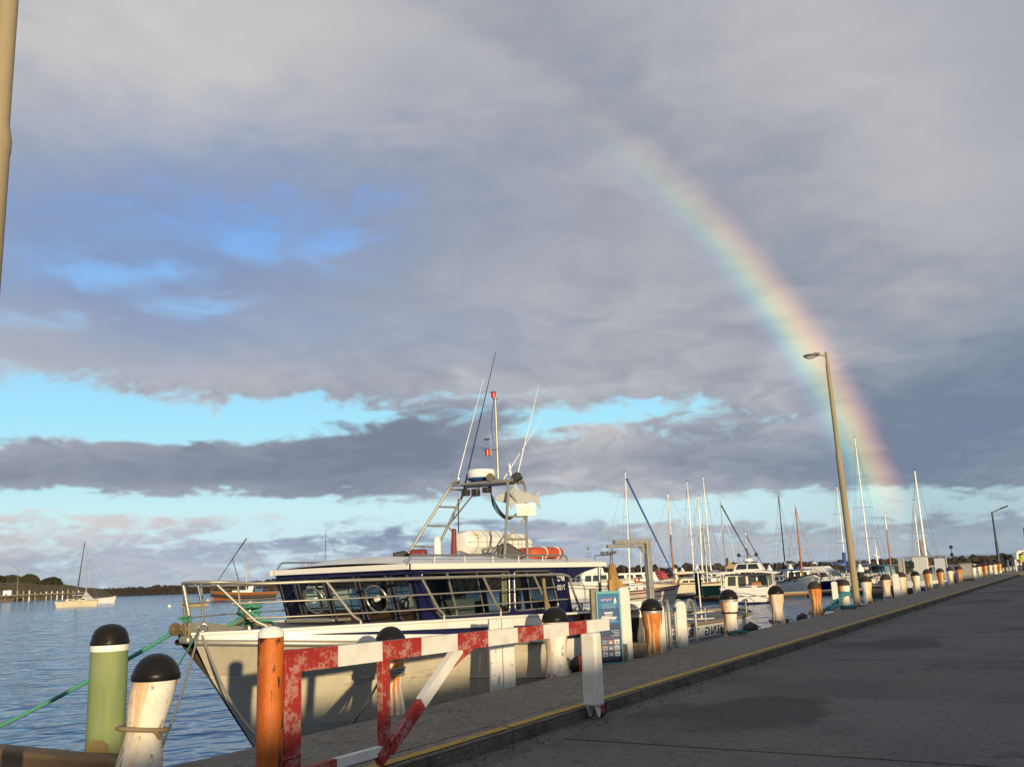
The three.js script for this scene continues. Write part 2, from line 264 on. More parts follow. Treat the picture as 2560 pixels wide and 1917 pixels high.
const crackAt = (u, v, f) => sstep(0.010, 0.002, Math.abs(tfbm(u, v, f, 4, 0.5) - 0.5)) * sstep(0.50, 0.60, tfbm(u + 0.37, v + 0.11, 3, 2));
const concrete = (c, d, warm, seed, rep, N = 512) => colorTex(N, N, (u, v) => {
  const n = tfbm(u + seed, v, 3, 6, 0.55), k = tfbm(u, v + seed, 11, 4), s = tfbm(u, v, N > 600 ? 250 : 90, 2), pit = tfbm(u + 0.3, v + 0.7, N > 600 ? 150 : 60, 2);
  let q = mix3(c, d, sstep(0.38, 0.72, n) * 0.85); q = mix3(q, warm, 0.5 * sstep(0.55, 0.8, k)); const e = 0.66 + 0.68 * s - 0.3 * sstep(0.66, 0.75, pit) - 0.45 * crackAt(u + seed, v, 4); return [q[0] * e, q[1] * e, q[2] * e];
}, [rep, rep]);
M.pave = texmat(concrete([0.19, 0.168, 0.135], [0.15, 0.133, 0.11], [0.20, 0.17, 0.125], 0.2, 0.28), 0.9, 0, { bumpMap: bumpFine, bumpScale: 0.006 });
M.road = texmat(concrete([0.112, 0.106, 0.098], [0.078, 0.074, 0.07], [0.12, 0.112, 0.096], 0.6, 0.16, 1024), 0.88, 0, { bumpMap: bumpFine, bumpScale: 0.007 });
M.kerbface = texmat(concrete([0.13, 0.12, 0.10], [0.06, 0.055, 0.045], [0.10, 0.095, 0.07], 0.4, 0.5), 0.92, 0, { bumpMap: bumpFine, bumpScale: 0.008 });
{ // roadway of cast slabs, joints open between them; oil stains
  const road = new THREE.Group(); road.name = 'road'; struct(road);
  const bed = new MB(); bed.box(-0.0, ROAD_Y - 0.16, -60, 11.0, 0.2, 260); bed.build('road_bed', M.kerbface, road);
  const zs = [14, 9.5, 5, 0.6, -3.9, -8.5, -12.05, -16.7, -21.4, -26.1, -30.8, -35.5, -40.2, -44.9, -49.6, -56, -63, -70, -78, -87, -97, -108, -130];
  const oil = colorTex(1024, 1024, (u, v) => {
    const n = tfbm(u + 0.6, v, 3, 6, 0.55), k = tfbm(u, v + 0.6, 11, 4), s = tfbm(u, v, 300, 2), st = tfbm(u + 0.13, v + 0.4, 4, 5, 0.58), pit = tfbm(u + 0.3, v + 0.7, 170, 2);
    let q = mix3([0.112, 0.106, 0.098], [0.078, 0.074, 0.07], sstep(0.38, 0.72, n) * 0.85); q = mix3(q, [0.12, 0.112, 0.096], 0.5 * sstep(0.55, 0.8, k)); q = mix3(q, [0.03, 0.028, 0.025], 0.85 * sstep(0.50, 0.66, st));
    const e = 0.66 + 0.68 * s - 0.3 * sstep(0.66, 0.75, pit) - 0.5 * crackAt(u, v, 5); return [q[0] * e, q[1] * e, q[2] * e];
  }, [0.11, 0.11]);
  const oilMat = texmat(oil, 0.8, 0, { bumpMap: bumpFine, bumpScale: 0.007 }), r = rng(5);
  for (let i = 0; i < zs.length - 1; i++) for (let k = 0; k < 2; k++) {
    const x0 = k ? 0.2 : -4.78, x1 = k ? 5.4 : 0.2, z0 = zs[i], z1 = zs[i + 1], b = new MB();
    b.box((x0 + x1) / 2, ROAD_Y - 0.04 + (r() - 0.5) * 0.006, (z0 + z1) / 2, x1 - x0 - 0.022, 0.08, z0 - z1 - 0.022, 0, (r() - 0.5) * 0.001, (r() - 0.5) * 0.001);
    b.build('slab', (i * 2 + k) % 3 === 0 ? M.road : oilMat, road);
  }
  for (let i = 0; i < zs.length - 1; i++) { const b = new MB(); b.box((KERB_X - 4.78) / 2 + 0.0, ROAD_Y - 0.045, (zs[i] + zs[i + 1]) / 2 + 0.6, 0.36, 0.075, zs[i] - zs[i + 1] - 0.016); b.build('gutter_slab', M.road, road); }
}
{ // kerb strip along the quay edge: slabs, kerb stones, worn yellow edge line
  const pv = new THREE.Group(); pv.name = 'pavement'; struct(pv);
  const r = rng(9), bed = new MB(); bed.box((EDGE_X + KERB_X) / 2, -0.32, -48, KERB_X - EDGE_X - 0.06, 0.42, 124); bed.build('quay_beam', M.kerbface, pv);
  for (let i = 0; i < 21; i++) { const z0 = 13.5 - i * 5.9, b = new MB(); b.box((EDGE_X + KERB_X - 0.32) / 2, -0.055, z0 - 2.95, KERB_X - EDGE_X - 0.33, 0.11, 5.888, 0, 0, (r() - 0.5) * 0.002); b.build('slab', M.pave, pv); }
  for (let i = 0; i < 40; i++) { // kerb stones with chipped, rounded nose
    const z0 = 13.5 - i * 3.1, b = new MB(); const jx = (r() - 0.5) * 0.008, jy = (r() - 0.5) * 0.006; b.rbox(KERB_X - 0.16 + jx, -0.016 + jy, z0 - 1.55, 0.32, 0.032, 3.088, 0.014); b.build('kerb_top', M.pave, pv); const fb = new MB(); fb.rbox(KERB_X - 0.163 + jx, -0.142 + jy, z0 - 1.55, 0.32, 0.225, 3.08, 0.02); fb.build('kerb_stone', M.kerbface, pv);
  }
  const yl = texmat(colorTex(256, 512, (u, v) => { const w = tfbm(u, v, 9, 4), s = tfbm(u, v, 60, 2); const q = mix3([0.50, 0.31, 0.03], [0.38, 0.24, 0.035], s); return mix3(q, [0.17, 0.15, 0.12], sstep(0.62, 0.70, w) * 0.85); }, [1.1, 0.35]), 0.8);
  for (let i = 0; i < 40; i++) {
    const z0 = 13.5 - i * 3.1, g = new THREE.PlaneGeometry(0.125, 3.07, 2, 40), p = g.attributes.position; // hand painted: a wavering inner edge, worn gaps
    for (let k = 0; k < p.count; k++) { const x = p.getX(k), y = p.getY(k); if (x < 0) p.setX(k, x + (fbm(y * 2 + i * 7, 3, 3) - 0.5) * 0.055); else p.setX(k, x + (fbm(y * 3 + i * 11, 9, 3) - 0.5) * 0.02); }
    g.rotateX(-Math.PI / 2); g.translate(KERB_X - 0.088, 0.0095, z0 - 1.55); const b = new MB(); b.add(g); b.build('edge_line', yl, pv);
  }
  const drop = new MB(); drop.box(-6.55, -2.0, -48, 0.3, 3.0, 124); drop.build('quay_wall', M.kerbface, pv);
  const land = new MB(); land.box(45, -0.62, -20, 80, 0.3, 260); const l = land.build('ground', M.road); l.position.y = 0.26; struct(l);
}
{ // grit washed along the foot of the kerb
  const g = new THREE.IcosahedronGeometry(1, 0), n = 1500, im = new THREE.InstancedMesh(g, M.road, n), r = rng(41), m = new THREE.Matrix4();
  for (let i = 0; i < n; i++) { const s = 0.003 + 0.010 * Math.pow(r(), 3), z = -2 - Math.pow(r(), 1.4) * 42, x = KERB_X + 0.012 + 0.42 * Math.pow(r(), 2.2); m.compose(V(x, ROAD_Y + s * 0.4, z), new THREE.Quaternion().setFromEuler(new THREE.Euler(r() * 6, r() * 6, r() * 6)), V(s, s * 0.7, s * 1.2)); im.setMatrixAt(i, m); }
  im.name = 'grit'; im.userData = { kind: 'stuff', label: 'loose grit along the foot of the kerb', category: 'grit' }; scene.add(im);
}
{ // long quay shed behind the photographer: its eave keeps the roadway and the feet of the posts in shade
  const s = thing('quay_shed', 'long low corrugated quay shed behind the photographer', 'shed', [18, ROAD_Y - 0.06, -9], 0);
  const w = new MB(); w.box(5, 1.83, 0, 10, 3.66, 100); w.build('wall', texmat(dirtTex([0.32, 0.33, 0.33], [0.22, 0.21, 0.19], 0.5, 6, 0.3), 0.7), s);
  const rf = new MB(); rf.ext([[-0.35, 3.89], [10.35, 3.69], [10.35, 3.83], [-0.35, 4.04]], 101, new THREE.Matrix4().setPosition(0, 0, -50.5)); rf.build('roof', M.galv, s);
  for (let i = 0; i < 8; i++) { const d = new MB(); d.box(-0.03, 1.5, -44 + i * 12.5, 0.05, 3.0, 3.6); d.build('door', mat([0.10, 0.16, 0.22], 0.6), s); }
}
// ---------------------------------------------------------------- breakwaters, headland, jetty
const polar = (az, d) => [d * Math.sin(az * D2R), -d * Math.cos(az * D2R)];
const rockTex = colorTex(256, 256, (u, v) => { const n = tfbm(u, v, 5, 5), s = tfbm(u, v, 30, 3); return mix3(mix3([0.032, 0.024, 0.020], [0.015, 0.013, 0.012], sstep(0.35, 0.65, n)), [0.045, 0.034, 0.027], 0.5 * sstep(0.55, 0.8, s)); }, [0.5, 0.5]);
M.rock = [texmat(rockTex, 0.95), texmat(rockTex, 0.95, 0, { color: new THREE.Color().setRGB(0.72, 0.66, 0.66) }), texmat(rockTex, 0.95, 0, { color: new THREE.Color().setRGB(1.3, 1.2, 1.1) })];
const rockGeo = []; { const r = rng(77); for (let k = 0; k < 8; k++) { const g = new THREE.DodecahedronGeometry(0.62), p = g.attributes.position, key = new Map(); for (let i = 0; i < p.count; i++) { const id = [p.getX(i), p.getY(i), p.getZ(i)].map((v) => v.toFixed(3)).join(); if (!key.has(id)) key.set(id, 0.78 + r() * 0.42); const s = key.get(id); p.setXYZ(i, p.getX(i) * s * 1.15, p.getY(i) * s * 0.82, p.getZ(i) * s); } g.computeVertexNormals(); flatUV(g); rockGeo.push(g); } }
function breakwater(name, label, line, size, crestN, seed) {
  const o = thing(name, label, 'breakwater'), r = rng(seed), rest = [];
  const total = [0]; for (let i = 1; i < line.length; i++) total.push(total[i - 1] + Math.hypot(line[i][0] - line[i - 1][0], line[i][1] - line[i - 1][1]));
  const at = (s) => { let i = 1; while (i < line.length - 1 && s > total[i]) i++; const f = (s - total[i - 1]) / (total[i] - total[i - 1]); return [0, 1, 2].map((k) => lerp(line[i - 1][k], line[i][k], f)).concat([Math.atan2(line[i][1] - line[i - 1][1], line[i][0] - line[i - 1][0])]); };
  const L = total[total.length - 1], core = new MB(), N = Math.ceil(L / 14);
  for (let i = 0; i < N; i++) { const a = at(i * L / N), b = at((i + 1) * L / N - 0.001), h = Math.min(a[2], b[2]) - size * 0.55; core.bar(V(a[0], (h + WL - 1) / 2, a[1]), V(b[0], (h + WL - 1) / 2, b[1]), 5, h - WL + 1); }
  core.build('core', M.rock[1], o);
  const place = (s, row, front) => {
    const q = at(s), nx = -Math.sin(q[3]), nz = Math.cos(q[3]), toward = (nx * -q[0] + nz * -q[1]) > 0 ? 1 : -1, h = q[2] - WL;
    const y = q[2] - row * size * 0.72 - size * 0.25 + (r() - 0.4) * size * 0.45, off = (front + (q[2] - y) * 1.15) * toward + (r() - 0.5) * size * 0.5;
    const sc = size * (0.75 + r() * 0.55);
    return new THREE.Matrix4().compose(V(q[0] + nx * off + (r() - 0.5) * size * 0.4, y, q[1] + nz * off), new THREE.Quaternion().setFromEuler(new THREE.Euler(r() * 6, r() * 6, r() * 6)), V(sc, sc, sc));
  };
  for (let i = 0; i < crestN; i++) { const m = new THREE.Mesh(rockGeo[i % 8], M.rock[Math.floor(r() * 3)]); m.name = 'boulder'; place((i + 0.5) * L / crestN, 0, 0.4).decompose(m.position, m.quaternion, m.scale); o.add(m); }
  const rows = Math.ceil((Math.max(...line.map((q) => q[2])) - WL) / (size * 0.72)) + 1;
  for (let w = 0; w < rows; w++) for (let s = size * 0.4; s < L; s += size * 0.8) { const m = place(s, w + 0.4, 1.2); if (m.elements[13] > WL - size * 0.4) rest.push(m); }
  const mb = new MB(); for (const m of rest) mb.add(rockGeo[Math.floor(r() * 8)], m);
  const rub = mb.build('rubble', M.rock[0], o); rub.userData.kind = 'stuff';
  return o;
}
const P3 = (az, d, y) => { const q = polar(az, d); return [q[0], q[1], y]; };
breakwater('breakwater', 'dark boulder breakwater closing the marina behind the masts', [P3(-37, 215, 1.85), P3(-29, 192, 1.6), P3(-22, 176, 1.2), P3(-15, 170, 0.95), P3(-8, 172, 0.75), P3(-1, 178, 0.65), P3(3, 184, 0.6)], 1.5, 240, 3);
breakwater('breakwater', 'low distant boulder breakwater across the open water on the left', [P3(-58.5, 600, 1.2), P3(-53, 520, 1.6), P3(-48, 480, 2.1), P3(-43, 445, 2.4), P3(-37, 420, 2.2)], 2.4, 180, 4);
{ // scrubby headland
  const g = new THREE.PlaneGeometry(1, 1, 110, 40), p = g.attributes.position, ridge = [[-66, 9.5], [-62, 10.0], [-60, 9.6], [-58.6, 8.8], [-57.4, 6.8], [-56.2, 4.8], [-55.2, 3.0], [-54.2, -0.8]];
  for (let i = 0; i < p.count; i++) { const az = lerp(-66, -54, p.getX(i) + 0.5), d = lerp(500, 660, p.getY(i) + 0.5), [x, z] = polar(az, d); p.setXYZ(i, x, -0.9 + (curve(ridge, az) + 0.9) * sstep(498, 556, d) * (0.86 + 0.3 * fbm(az * 1.4, d * 0.02, 4)) + (fbm(x * 0.16, z * 0.16, 3) - 0.5) * 1.1, z); }
  g.computeVertexNormals(); const b = new MB(); b.add(g);
  const scrub = texmat(colorTex(256, 256, (u, v) => { const n = tfbm(u, v, 5, 5), s = tfbm(u, v, 40, 3); return mix3(mix3([0.085, 0.075, 0.026], [0.13, 0.085, 0.04], n * 1.2 - 0.1), [0.03, 0.035, 0.012], sstep(0.5, 0.7, s)); }, [0.05, 0.05]), 0.95);
  const h = b.build('headland', scrub); h.position.y = WL; struct(h);
  const beach = new MB(); beach.box(0, 0.15, 0, 60, 1.6, 9); const bb = beach.build('shore', mat([0.13, 0.085, 0.05], 0.95)), q = polar(-61.6, 500); bb.position.set(q[0], WL, q[1]); bb.rotation.y = 61 * D2R; struct(bb);
  const leaf = new THREE.BufferGeometry().setFromPoints([V(-0.5, 0, 0), V(0.5, 0, 0.1), V(0, 0.55, 0), V(0, -0.5, -0.1)]); leaf.setIndex([0, 1, 2, 0, 3, 1]); leaf.computeVertexNormals();
  const lm = [mat([0.022, 0.026, 0.010], 0.9), mat([0.04, 0.042, 0.016], 0.9)];
  const bush = (az, d, y, rx, ry, label, k) => {
    const [x, z] = polar(az, d), o = thing('coastal_shrub', label, 'shrub', [x, y, z], 0, 'shrubs on the headland'), r = rng(100 + k);
    const st = new MB(); for (let i = 0; i < 5; i++) { const a = r() * 6.28; st.cyl(V(Math.cos(a) * 0.4, -1.5, Math.sin(a) * 0.4), V(Math.cos(a) * rx * 0.5, ry * 0.7, Math.sin(a) * rx * 0.4), 0.18, 0.06, 5); } st.build('trunk', M.teak, o);
    const fo = new MB(); for (let i = 0; i < 900; i++) { const a = r() * 6.28, c = r(), s = Math.sqrt(1 - c * c), q = 0.72 + 0.33 * fbm(a * 1.5 + k, c * 3, 3); const m = new THREE.Matrix4().compose(V(Math.cos(a) * s * rx * q * (0.6 + 0.4 * r()), c * ry * q * 1.2, Math.sin(a) * s * rx * 0.7 * q), new THREE.Quaternion().setFromEuler(new THREE.Euler(r() * 6, r() * 6, r() * 6)), V(1.1, 1.1, 1.1)); fo.add(leaf, m); } fo.build('crown', lm[k % 2], o);
  };
  bush(-60.7, 552, 6.9, 8, 4.4, 'dark shrub at the left edge of the headland, behind the thin lamp', 0); bush(-59.0, 552, 6.5, 7, 4.0, 'rounded dark shrub in the middle of the headland crest', 1); bush(-57.9, 552, 5.2, 8, 3.4, 'lowest brownish shrub where the headland slopes to the jetty', 2); bush(-59.9, 557, 6.9, 9, 3.6, 'dark shrub between two others on the headland crest', 3);
}
{ // old timber jetty below the headland
  const a = polar(-61.5, 452), b = polar(-56.3, 486), A = V(a[0], 0, a[1]), B = V(b[0], 0, b[1]), dir = B.clone().sub(A), L = dir.length(); dir.normalize();
  const j = thing('jetty', 'old timber jetty with pale posts below the headland', 'jetty', [A.x, WL, A.z], 0);
  const pt = (s, o, y) => V(dir.x * s - dir.z * o, y, dir.z * s + dir.x * o), wood = mat([0.33, 0.27, 0.19], 0.9);
  const dk = new MB(); dk.bar(pt(0, 0, 2.55), pt(L, 0, 2.55), 3.2, 0.35); dk.build('deck', wood, j);
  const rj = rng(12); for (let s = 1; s < L; s += 2.9) { const p = new MB(), h = 3.6 + (rj() > 0.5 ? 0.75 : 0); p.cyl(pt(s, -1.75, -1.5), pt(s, -1.75, h), 0.3, 0.27, 7); p.build('post', rj() > 0.4 ? wood : M.white, j); }
  for (let s = 2; s < L; s += 3.4) { const p = new MB(); p.cyl(pt(s, 1.7, -1.5), pt(s, 1.7, 2.6), 0.22, 0.22, 6); p.build('pile', M.dark, j); }
  const q = polar(-59.55, 470), lp = thing('street_lamp', 'thin grey lamp leaning over the old jetty', 'lamp', [q[0], WL + 2.4, q[1]], 1); const m = new MB(); m.tube([V(0, 0, 0), V(0, 9.5, 0), V(-0.6, 11.5, 0), V(-2.2, 13, 0)], 0.13, 6); m.build('pole', M.gray, lp); const hd = new MB(); hd.box(-2.6, 13.3, 0, 1.0, 0.2, 0.4, 0, 0, -0.5); hd.build('lamp_head', M.gray, lp);
  const cab = polar(-60.0, 466), ch = new MB(); ch.box(0, 1.0, 0, 3.2, 2.0, 2); single('storage_box', 'small white box at the land end of the jetty', 'box', ch, M.white, [cab[0], WL + 2.7, cab[1]], 1);
}

// ================================================================ things on the quay
// painted steel-capped timber bollards: white paint gone orange with rust in runs
function bollardTex(seed, rust, yellow, chips, side) {
  return colorTex(256, 256, (u, v) => {
    const run = tfbm(u + seed * 0.37, v * 0.05 + seed * 0.11, 18, 4, 0.6), big = tfbm(u + seed * 0.21, v * 0.07 + 0.5, 5, 3), s = tfbm(u + seed, v, 48, 2), grain = tfbm(u, v * 0.08 + seed, 40, 3);
    let c = mix3([0.74, 0.72, 0.66], [0.66, 0.46, 0.17], yellow * sstep(0.3, 0.62, big));
    const here = side < 0 ? 1 : 0.35 + 0.65 * sstep(0.22, 0.06, Math.abs(((u - side + 1.5) % 1) - 0.5));
    const th = lerp(0.72, 0.40, rust), r = here * sstep(th - 0.03, th + 0.04, 0.5 * run + 0.5 * big + 0.10 * (v - 0.4));
    c = mix3(c, mix3([0.62, 0.20, 0.018], [0.46, 0.115, 0.010], tfbm(u + seed, v * 0.2, 30, 3)), clamp(r) * 0.97);
    const chip = sstep(0.70, 0.76, tfbm(u + seed * 0.7, v * 0.35, 22, 4, 0.6) + 0.24 * chips * sstep(0.30, 0.0, v) + 0.10 * chips * sstep(0.9, 1.0, v)) * clamp(chips * 1.3);
    c = mix3(c, mix3([0.16, 0.13, 0.10], [0.05, 0.045, 0.04], grain), chip);
    const crack = sstep(0.80, 0.86, tfbm(u + seed * 0.9, v * 0.05, 20, 2)) * sstep(0.6, 0.1, v) * 0.8; c = mix3(c, [0.06, 0.05, 0.04], crack);
    const e = 0.88 + 0.24 * s; return [c[0] * e, c[1] * e, c[2] * e];
  });
}
const bollardSkins = [bollardTex(1, 0.42, 0.75, 0.5, 0.55), bollardTex(2, 0.6, 1.0, 0.3, -1), bollardTex(3, 0.55, 0.3, 0.25, 0.93), bollardTex(4, 0.70, 0.8, 0.35, -1), bollardTex(5, 0.34, 1.0, 0.35, -1), bollardTex(6, 0.55, 0.9, 0.5, -1), bollardTex(7, 0.45, 0.7, 0.7, -1)].map((t) => texmat(t, 0.7, 0, { bumpMap: bumpSoft, bumpScale: 0.01 }));
const capTex = dirtTex([0.010, 0.010, 0.011], [0.022, 0.014, 0.010], 0.6, 7, 1); M.cap = new THREE.MeshPhysicalMaterial({ map: capTex, roughness: 0.36, specularIntensity: 0.4, bumpMap: bumpSoft, bumpScale: 0.004 });
M.capRust = texmat(dirtTex([0.028, 0.015, 0.011], [0.07, 0.028, 0.012], 0.8, 7, 1), 0.7);
function bollardGeo(h, rt, rw, rb, seed, bent, taper = 0) {
  const g = new THREE.CylinderGeometry(1, 1, 1, 28, 30, true), p = g.attributes.position, uv = g.attributes.uv, H = h + 1.9;
  for (let i = 0; i < p.count; i++) {
    const v = p.getY(i) + 0.5, y = v * H - 1.9, a = Math.atan2(p.getZ(i), p.getX(i)), t = clamp(y / h);
    let r = t > 0.45 ? lerp(rw, rt, sstep(0.42, 0.85, t)) : lerp(rb, rw, sstep(0.0, 0.42, t)); if (t > 0.97) r *= 0.985;
    r *= 1 + (fbm(a * 1.2 + seed * 9 + 20, y * 3.0, 4) - 0.5) * 0.13 * (1.4 - t) ; if (y < h * 0.3) r *= 1 - 0.10 * clamp(Math.sin(a * 9 + seed) * 2 - 0.9) * sstep(0.3, 0.02, t);
    p.setXYZ(i, Math.cos(a) * r + bent * Math.pow(t, 1.4), y, Math.sin(a) * r); uv.setXY(i, a / 6.28318 + 0.5, clamp(y / h));
  }
  g.computeVertexNormals(); return g;
}
function bollard(x, z, h, w, skin, label, o = {}) {
  const t = thing('bollard', label, 'bollard', [x, 0, z], o.turn || 0, 'bollards along the quay edge'), b = o.bent || 0;
  const post = new MB(true); const hc = h - (o.cap || 0.20); post.add(bollardGeo(hc, w * 0.46, w * (o.waist || 0.335), w * (o.foot || 0.43), h * 17 + z, b)); post.build('post', bollardSkins[skin], t);
  const cp = new MB(), ch = h - hc, R = w * 0.5; cp.lathe([[R * 0.93, hc - 0.02], [R * 1.0, hc - 0.015], [R * 1.01, hc + 0.03], [R * 0.965, hc + 0.04], [R * 0.92, hc + ch * 0.36], [R * 0.81, hc + ch * 0.57], [R * 0.64, hc + ch * 0.77], [R * 0.43, hc + ch * 0.91], [R * 0.2, hc + ch * 0.985], [0.001, h]], V(b, 0, 0), 26); cp.build('cap', o.rusty ? M.capRust : M.cap, t);
  if (o.collar) { const c = new MB(); c.lathe([[w * 0.455, hc - 0.07], [w * 0.475, hc - 0.065], [w * 0.475, hc - 0.012], [w * 0.45, hc - 0.008]], V(b, 0, 0), 22); c.build('collar', M.galv, t); }
  if (o.scraps) { const r = rng(Math.round(-z * 10)), sm = new MB(); for (let k = 0; k < 9; k++) { const a = r() * 6.28, R2 = w * 0.45; sm.tube([V(Math.cos(a) * R2, 0.02, Math.sin(a) * R2), V(Math.cos(a) * (R2 + 0.03), 0.06 + r() * 0.08, Math.sin(a) * (R2 + 0.03)), V(Math.cos(a + 0.3) * (R2 + 0.06), 0.03 + r() * 0.05, Math.sin(a + 0.3) * (R2 + 0.05))], 0.012, 4, 8); } const q = sm.build('frayed_rope_ends', M.ropeDark, t); q.userData.kind = 'stuff'; }
  return t;
}
// [z, height, width, skin, label, options]
const BX = -7.06;
const bl = [
  [-5.30, 0.955, 0.40, 0, 'thick leaning white bollard with black dome, nearest the camera beside the green pile', { bent: 0.115, turn: 0.62, cap: 0.2, waist: 0.385, foot: 0.47 }],
  [-8.62, 0.965, 0.37, 1, 'rust-yellow black-capped bollard seen through the red and white gate', { cap: 0.2 }],
  [-12.5, 0.99, 0.405, 0, 'white bollard with one orange streak behind the free end of the gate', { cap: 0.2, waist: 0.37 }],
  [-16.1, 0.965, 0.41, 3, 'bright orange bollard with black dome and peeling foot beside the steel hoops', { cap: 0.2, collar: true, foot: 0.42 }],
  [-20.35, 0.985, 0.42, 5, 'bollard with a chain round its waist and blue rope scraps, before the hoops', { cap: 0.2, collar: true, scraps: true }],
  [-23.95, 0.96, 0.40, 2, 'white bollard with an orange right flank between black fenders', { cap: 0.2, scraps: true }],
  [-27.8, 0.955, 0.40, 3, 'orange-streaked bollard just before the roped one', { cap: 0.19, rusty: true, scraps: true }],
  [-31.45, 0.93, 0.40, 5, 'bollard bound with blue mooring rope between two white boards', { cap: 0.19, rusty: true }],
  [-34.9, 0.95, 0.41, 4, 'yellowish bollard just beyond the tall concrete lamp post', { cap: 0.19, rusty: true, scraps: true }],
  [-38.5, 0.93, 0.40, 2, 'half white half orange bollard before the pale flat board', { cap: 0.19, rusty: true, scraps: true }],
  [-41.95, 0.95, 0.41, 4, 'cream bollard just beyond the pale flat board', { cap: 0.19, rusty: true }],
  [-45.5, 0.93, 0.39, 5, 'split pale bollard standing by the blue pickets', { cap: 0.19 }],
  [-49.1, 0.96, 0.42, 6, 'cream waisted bollard with a rusty foot, in front of the steel gantry', { cap: 0.20, rusty: true, waist: 0.37 }],
  [-53.4, 0.93, 0.40, 1, 'ochre bollard with a dark broken foot', { cap: 0.19, rusty: true }],
  [-57.2, 0.93, 0.40, 4, 'white bollard right after the ochre one', { cap: 0.19, rusty: true }],
  [-61.2, 0.94, 0.40, 3, 'orange bollard beside the grey cabinet', { cap: 0.19, rusty: true }],
  [-68.6, 0.94, 0.40, 5, 'first yellow bollard beyond the grey cabinet', { cap: 0.19, rusty: true }],
  [-72.3, 0.94, 0.40, 4, 'second bollard beyond the grey cabinet', { cap: 0.19, rusty: true }],
  [-76.2, 0.94, 0.40, 1, 'third bollard beyond the grey cabinet', { cap: 0.19, rusty: true }],
  [-80.0, 0.94, 0.40, 5, 'fourth bollard beyond the grey cabinet', { cap: 0.19, rusty: true }],
  [-84.2, 0.94, 0.40, 4, 'last but one bollard before the blue lamp post', { cap: 0.19, rusty: true }],
  [-88.0, 0.94, 0.40, 1, 'farthest bollard, at the foot of the blue lamp post', { cap: 0.19, rusty: true }],
];
for (const [z, h, w, s, label, o] of bl) bollard(BX, z, h, w, s, label, o);
{ // ropes on bollards (each a thing of its own)
  const ring = (z, y, r, n, wob, rr, m, name, label, cat, extra = []) => { const b = new MB(); for (let k = 0; k < n; k++) { const p = []; for (let i = 0; i <= 20; i++) { const a = i / 20 * 6.283; p.push(V(Math.cos(a) * (r + k * 0.004), y + k * rr * 1.7 + Math.sin(a + k) * wob, Math.sin(a) * (r + k * 0.004))); } b.tube(p, rr, 6, 48); } for (const e of extra) b.tube(e[0], e[1] || rr, 6, 24); return single(name, label, cat, b, m, [BX, 0, z]); };
  ring(-5.325, 0.34, 0.198, 1, 0.03, 0.02, M.ropeTan, 'rope_loop', 'tan rope loop lying round the thick leaning bollard', 'rope', [[[V(0.175, 0.35, 0.05), V(0.20, 0.33, 0.02), V(0.185, 0.27, -0.04)]]]);
  ring(-8.62, 0.43, 0.145, 3, 0.008, 0.018, M.ropeGray, 'rope_loop', 'grey rope tied round the bollard seen through the gate, leading to the hull', 'rope', [[[V(-0.14, 0.44, -0.04), V(-0.5, 0.10, -0.18), V(-0.8, -0.13, -0.30), V(-1.03, -0.29, -0.40)], 0.014]]);
  ring(-20.35, 0.475, 0.165, 1, 0.006, 0.02, M.rubber, 'chain', 'dark chain round the waist of the bollard before the hoops', 'chain');
  const r = rng(8), b = new MB(); for (let k = 0; k < 9; k++) { const a0 = 1.5 + r() * 1.5; b.tube([V(0.02, 0.5 - r() * 0.1, 0.19), V(Math.cos(a0) * 0.3, 0.34 + r() * 0.1, 0.24 + r() * 0.1), V(0.05 - r() * 0.3, 0.12 + r() * 0.1, 0.5 + r() * 0.4), V(-0.1 - r() * 0.5, -0.02 + 0.03, 0.9 + r() * 0.7)], 0.026, 6, 20); } for (let k = 0; k < 4; k++) { const p = []; for (let i = 0; i < 14; i++) { const a = i / 14 * 6.283; p.push(V(Math.cos(a) * (0.185 + 0.02 * r()), 0.5 - k * 0.035 + r() * 0.03, Math.sin(a) * (0.185 + 0.02 * r()))); } b.tube(p, 0.024, 6, 40, true); } for (let k = 0; k < 3; k++) { const p = []; for (let i = 0; i < 12; i++) { const a = i / 12 * 6.283; p.push(V(Math.cos(a) * (0.26 + 0.05 * r()), 0.03 + k * 0.03, Math.sin(a) * (0.3 + 0.05 * r()))); } b.tube(p, 0.025, 6, 40, true); }
  single('mooring_rope', 'heavy blue-green mooring rope wound round a bollard by the lamp post', 'rope', b, M.ropeBlue, [BX, 0, -31.45]);
  const s = new MB(), q = rng(4); for (let k = 0; k < 12; k++) { const p = []; let x = (q() - 0.3) * 0.4, z = 0.15 + q() * 0.2; for (let i = 0; i < 6; i++) { p.push(V(x, 0.02 + q() * 0.09, z)); x += (q() - 0.45) * 0.16; z += (q() - 0.35) * 0.12; } s.tube(p, 0.014, 5, 18); } single('rope_heap', 'small heap of blue rope scraps at the foot of the chained bollard', 'rope', s, M.ropeBlue, [BX + 0.05, 0, -20.55]);
}
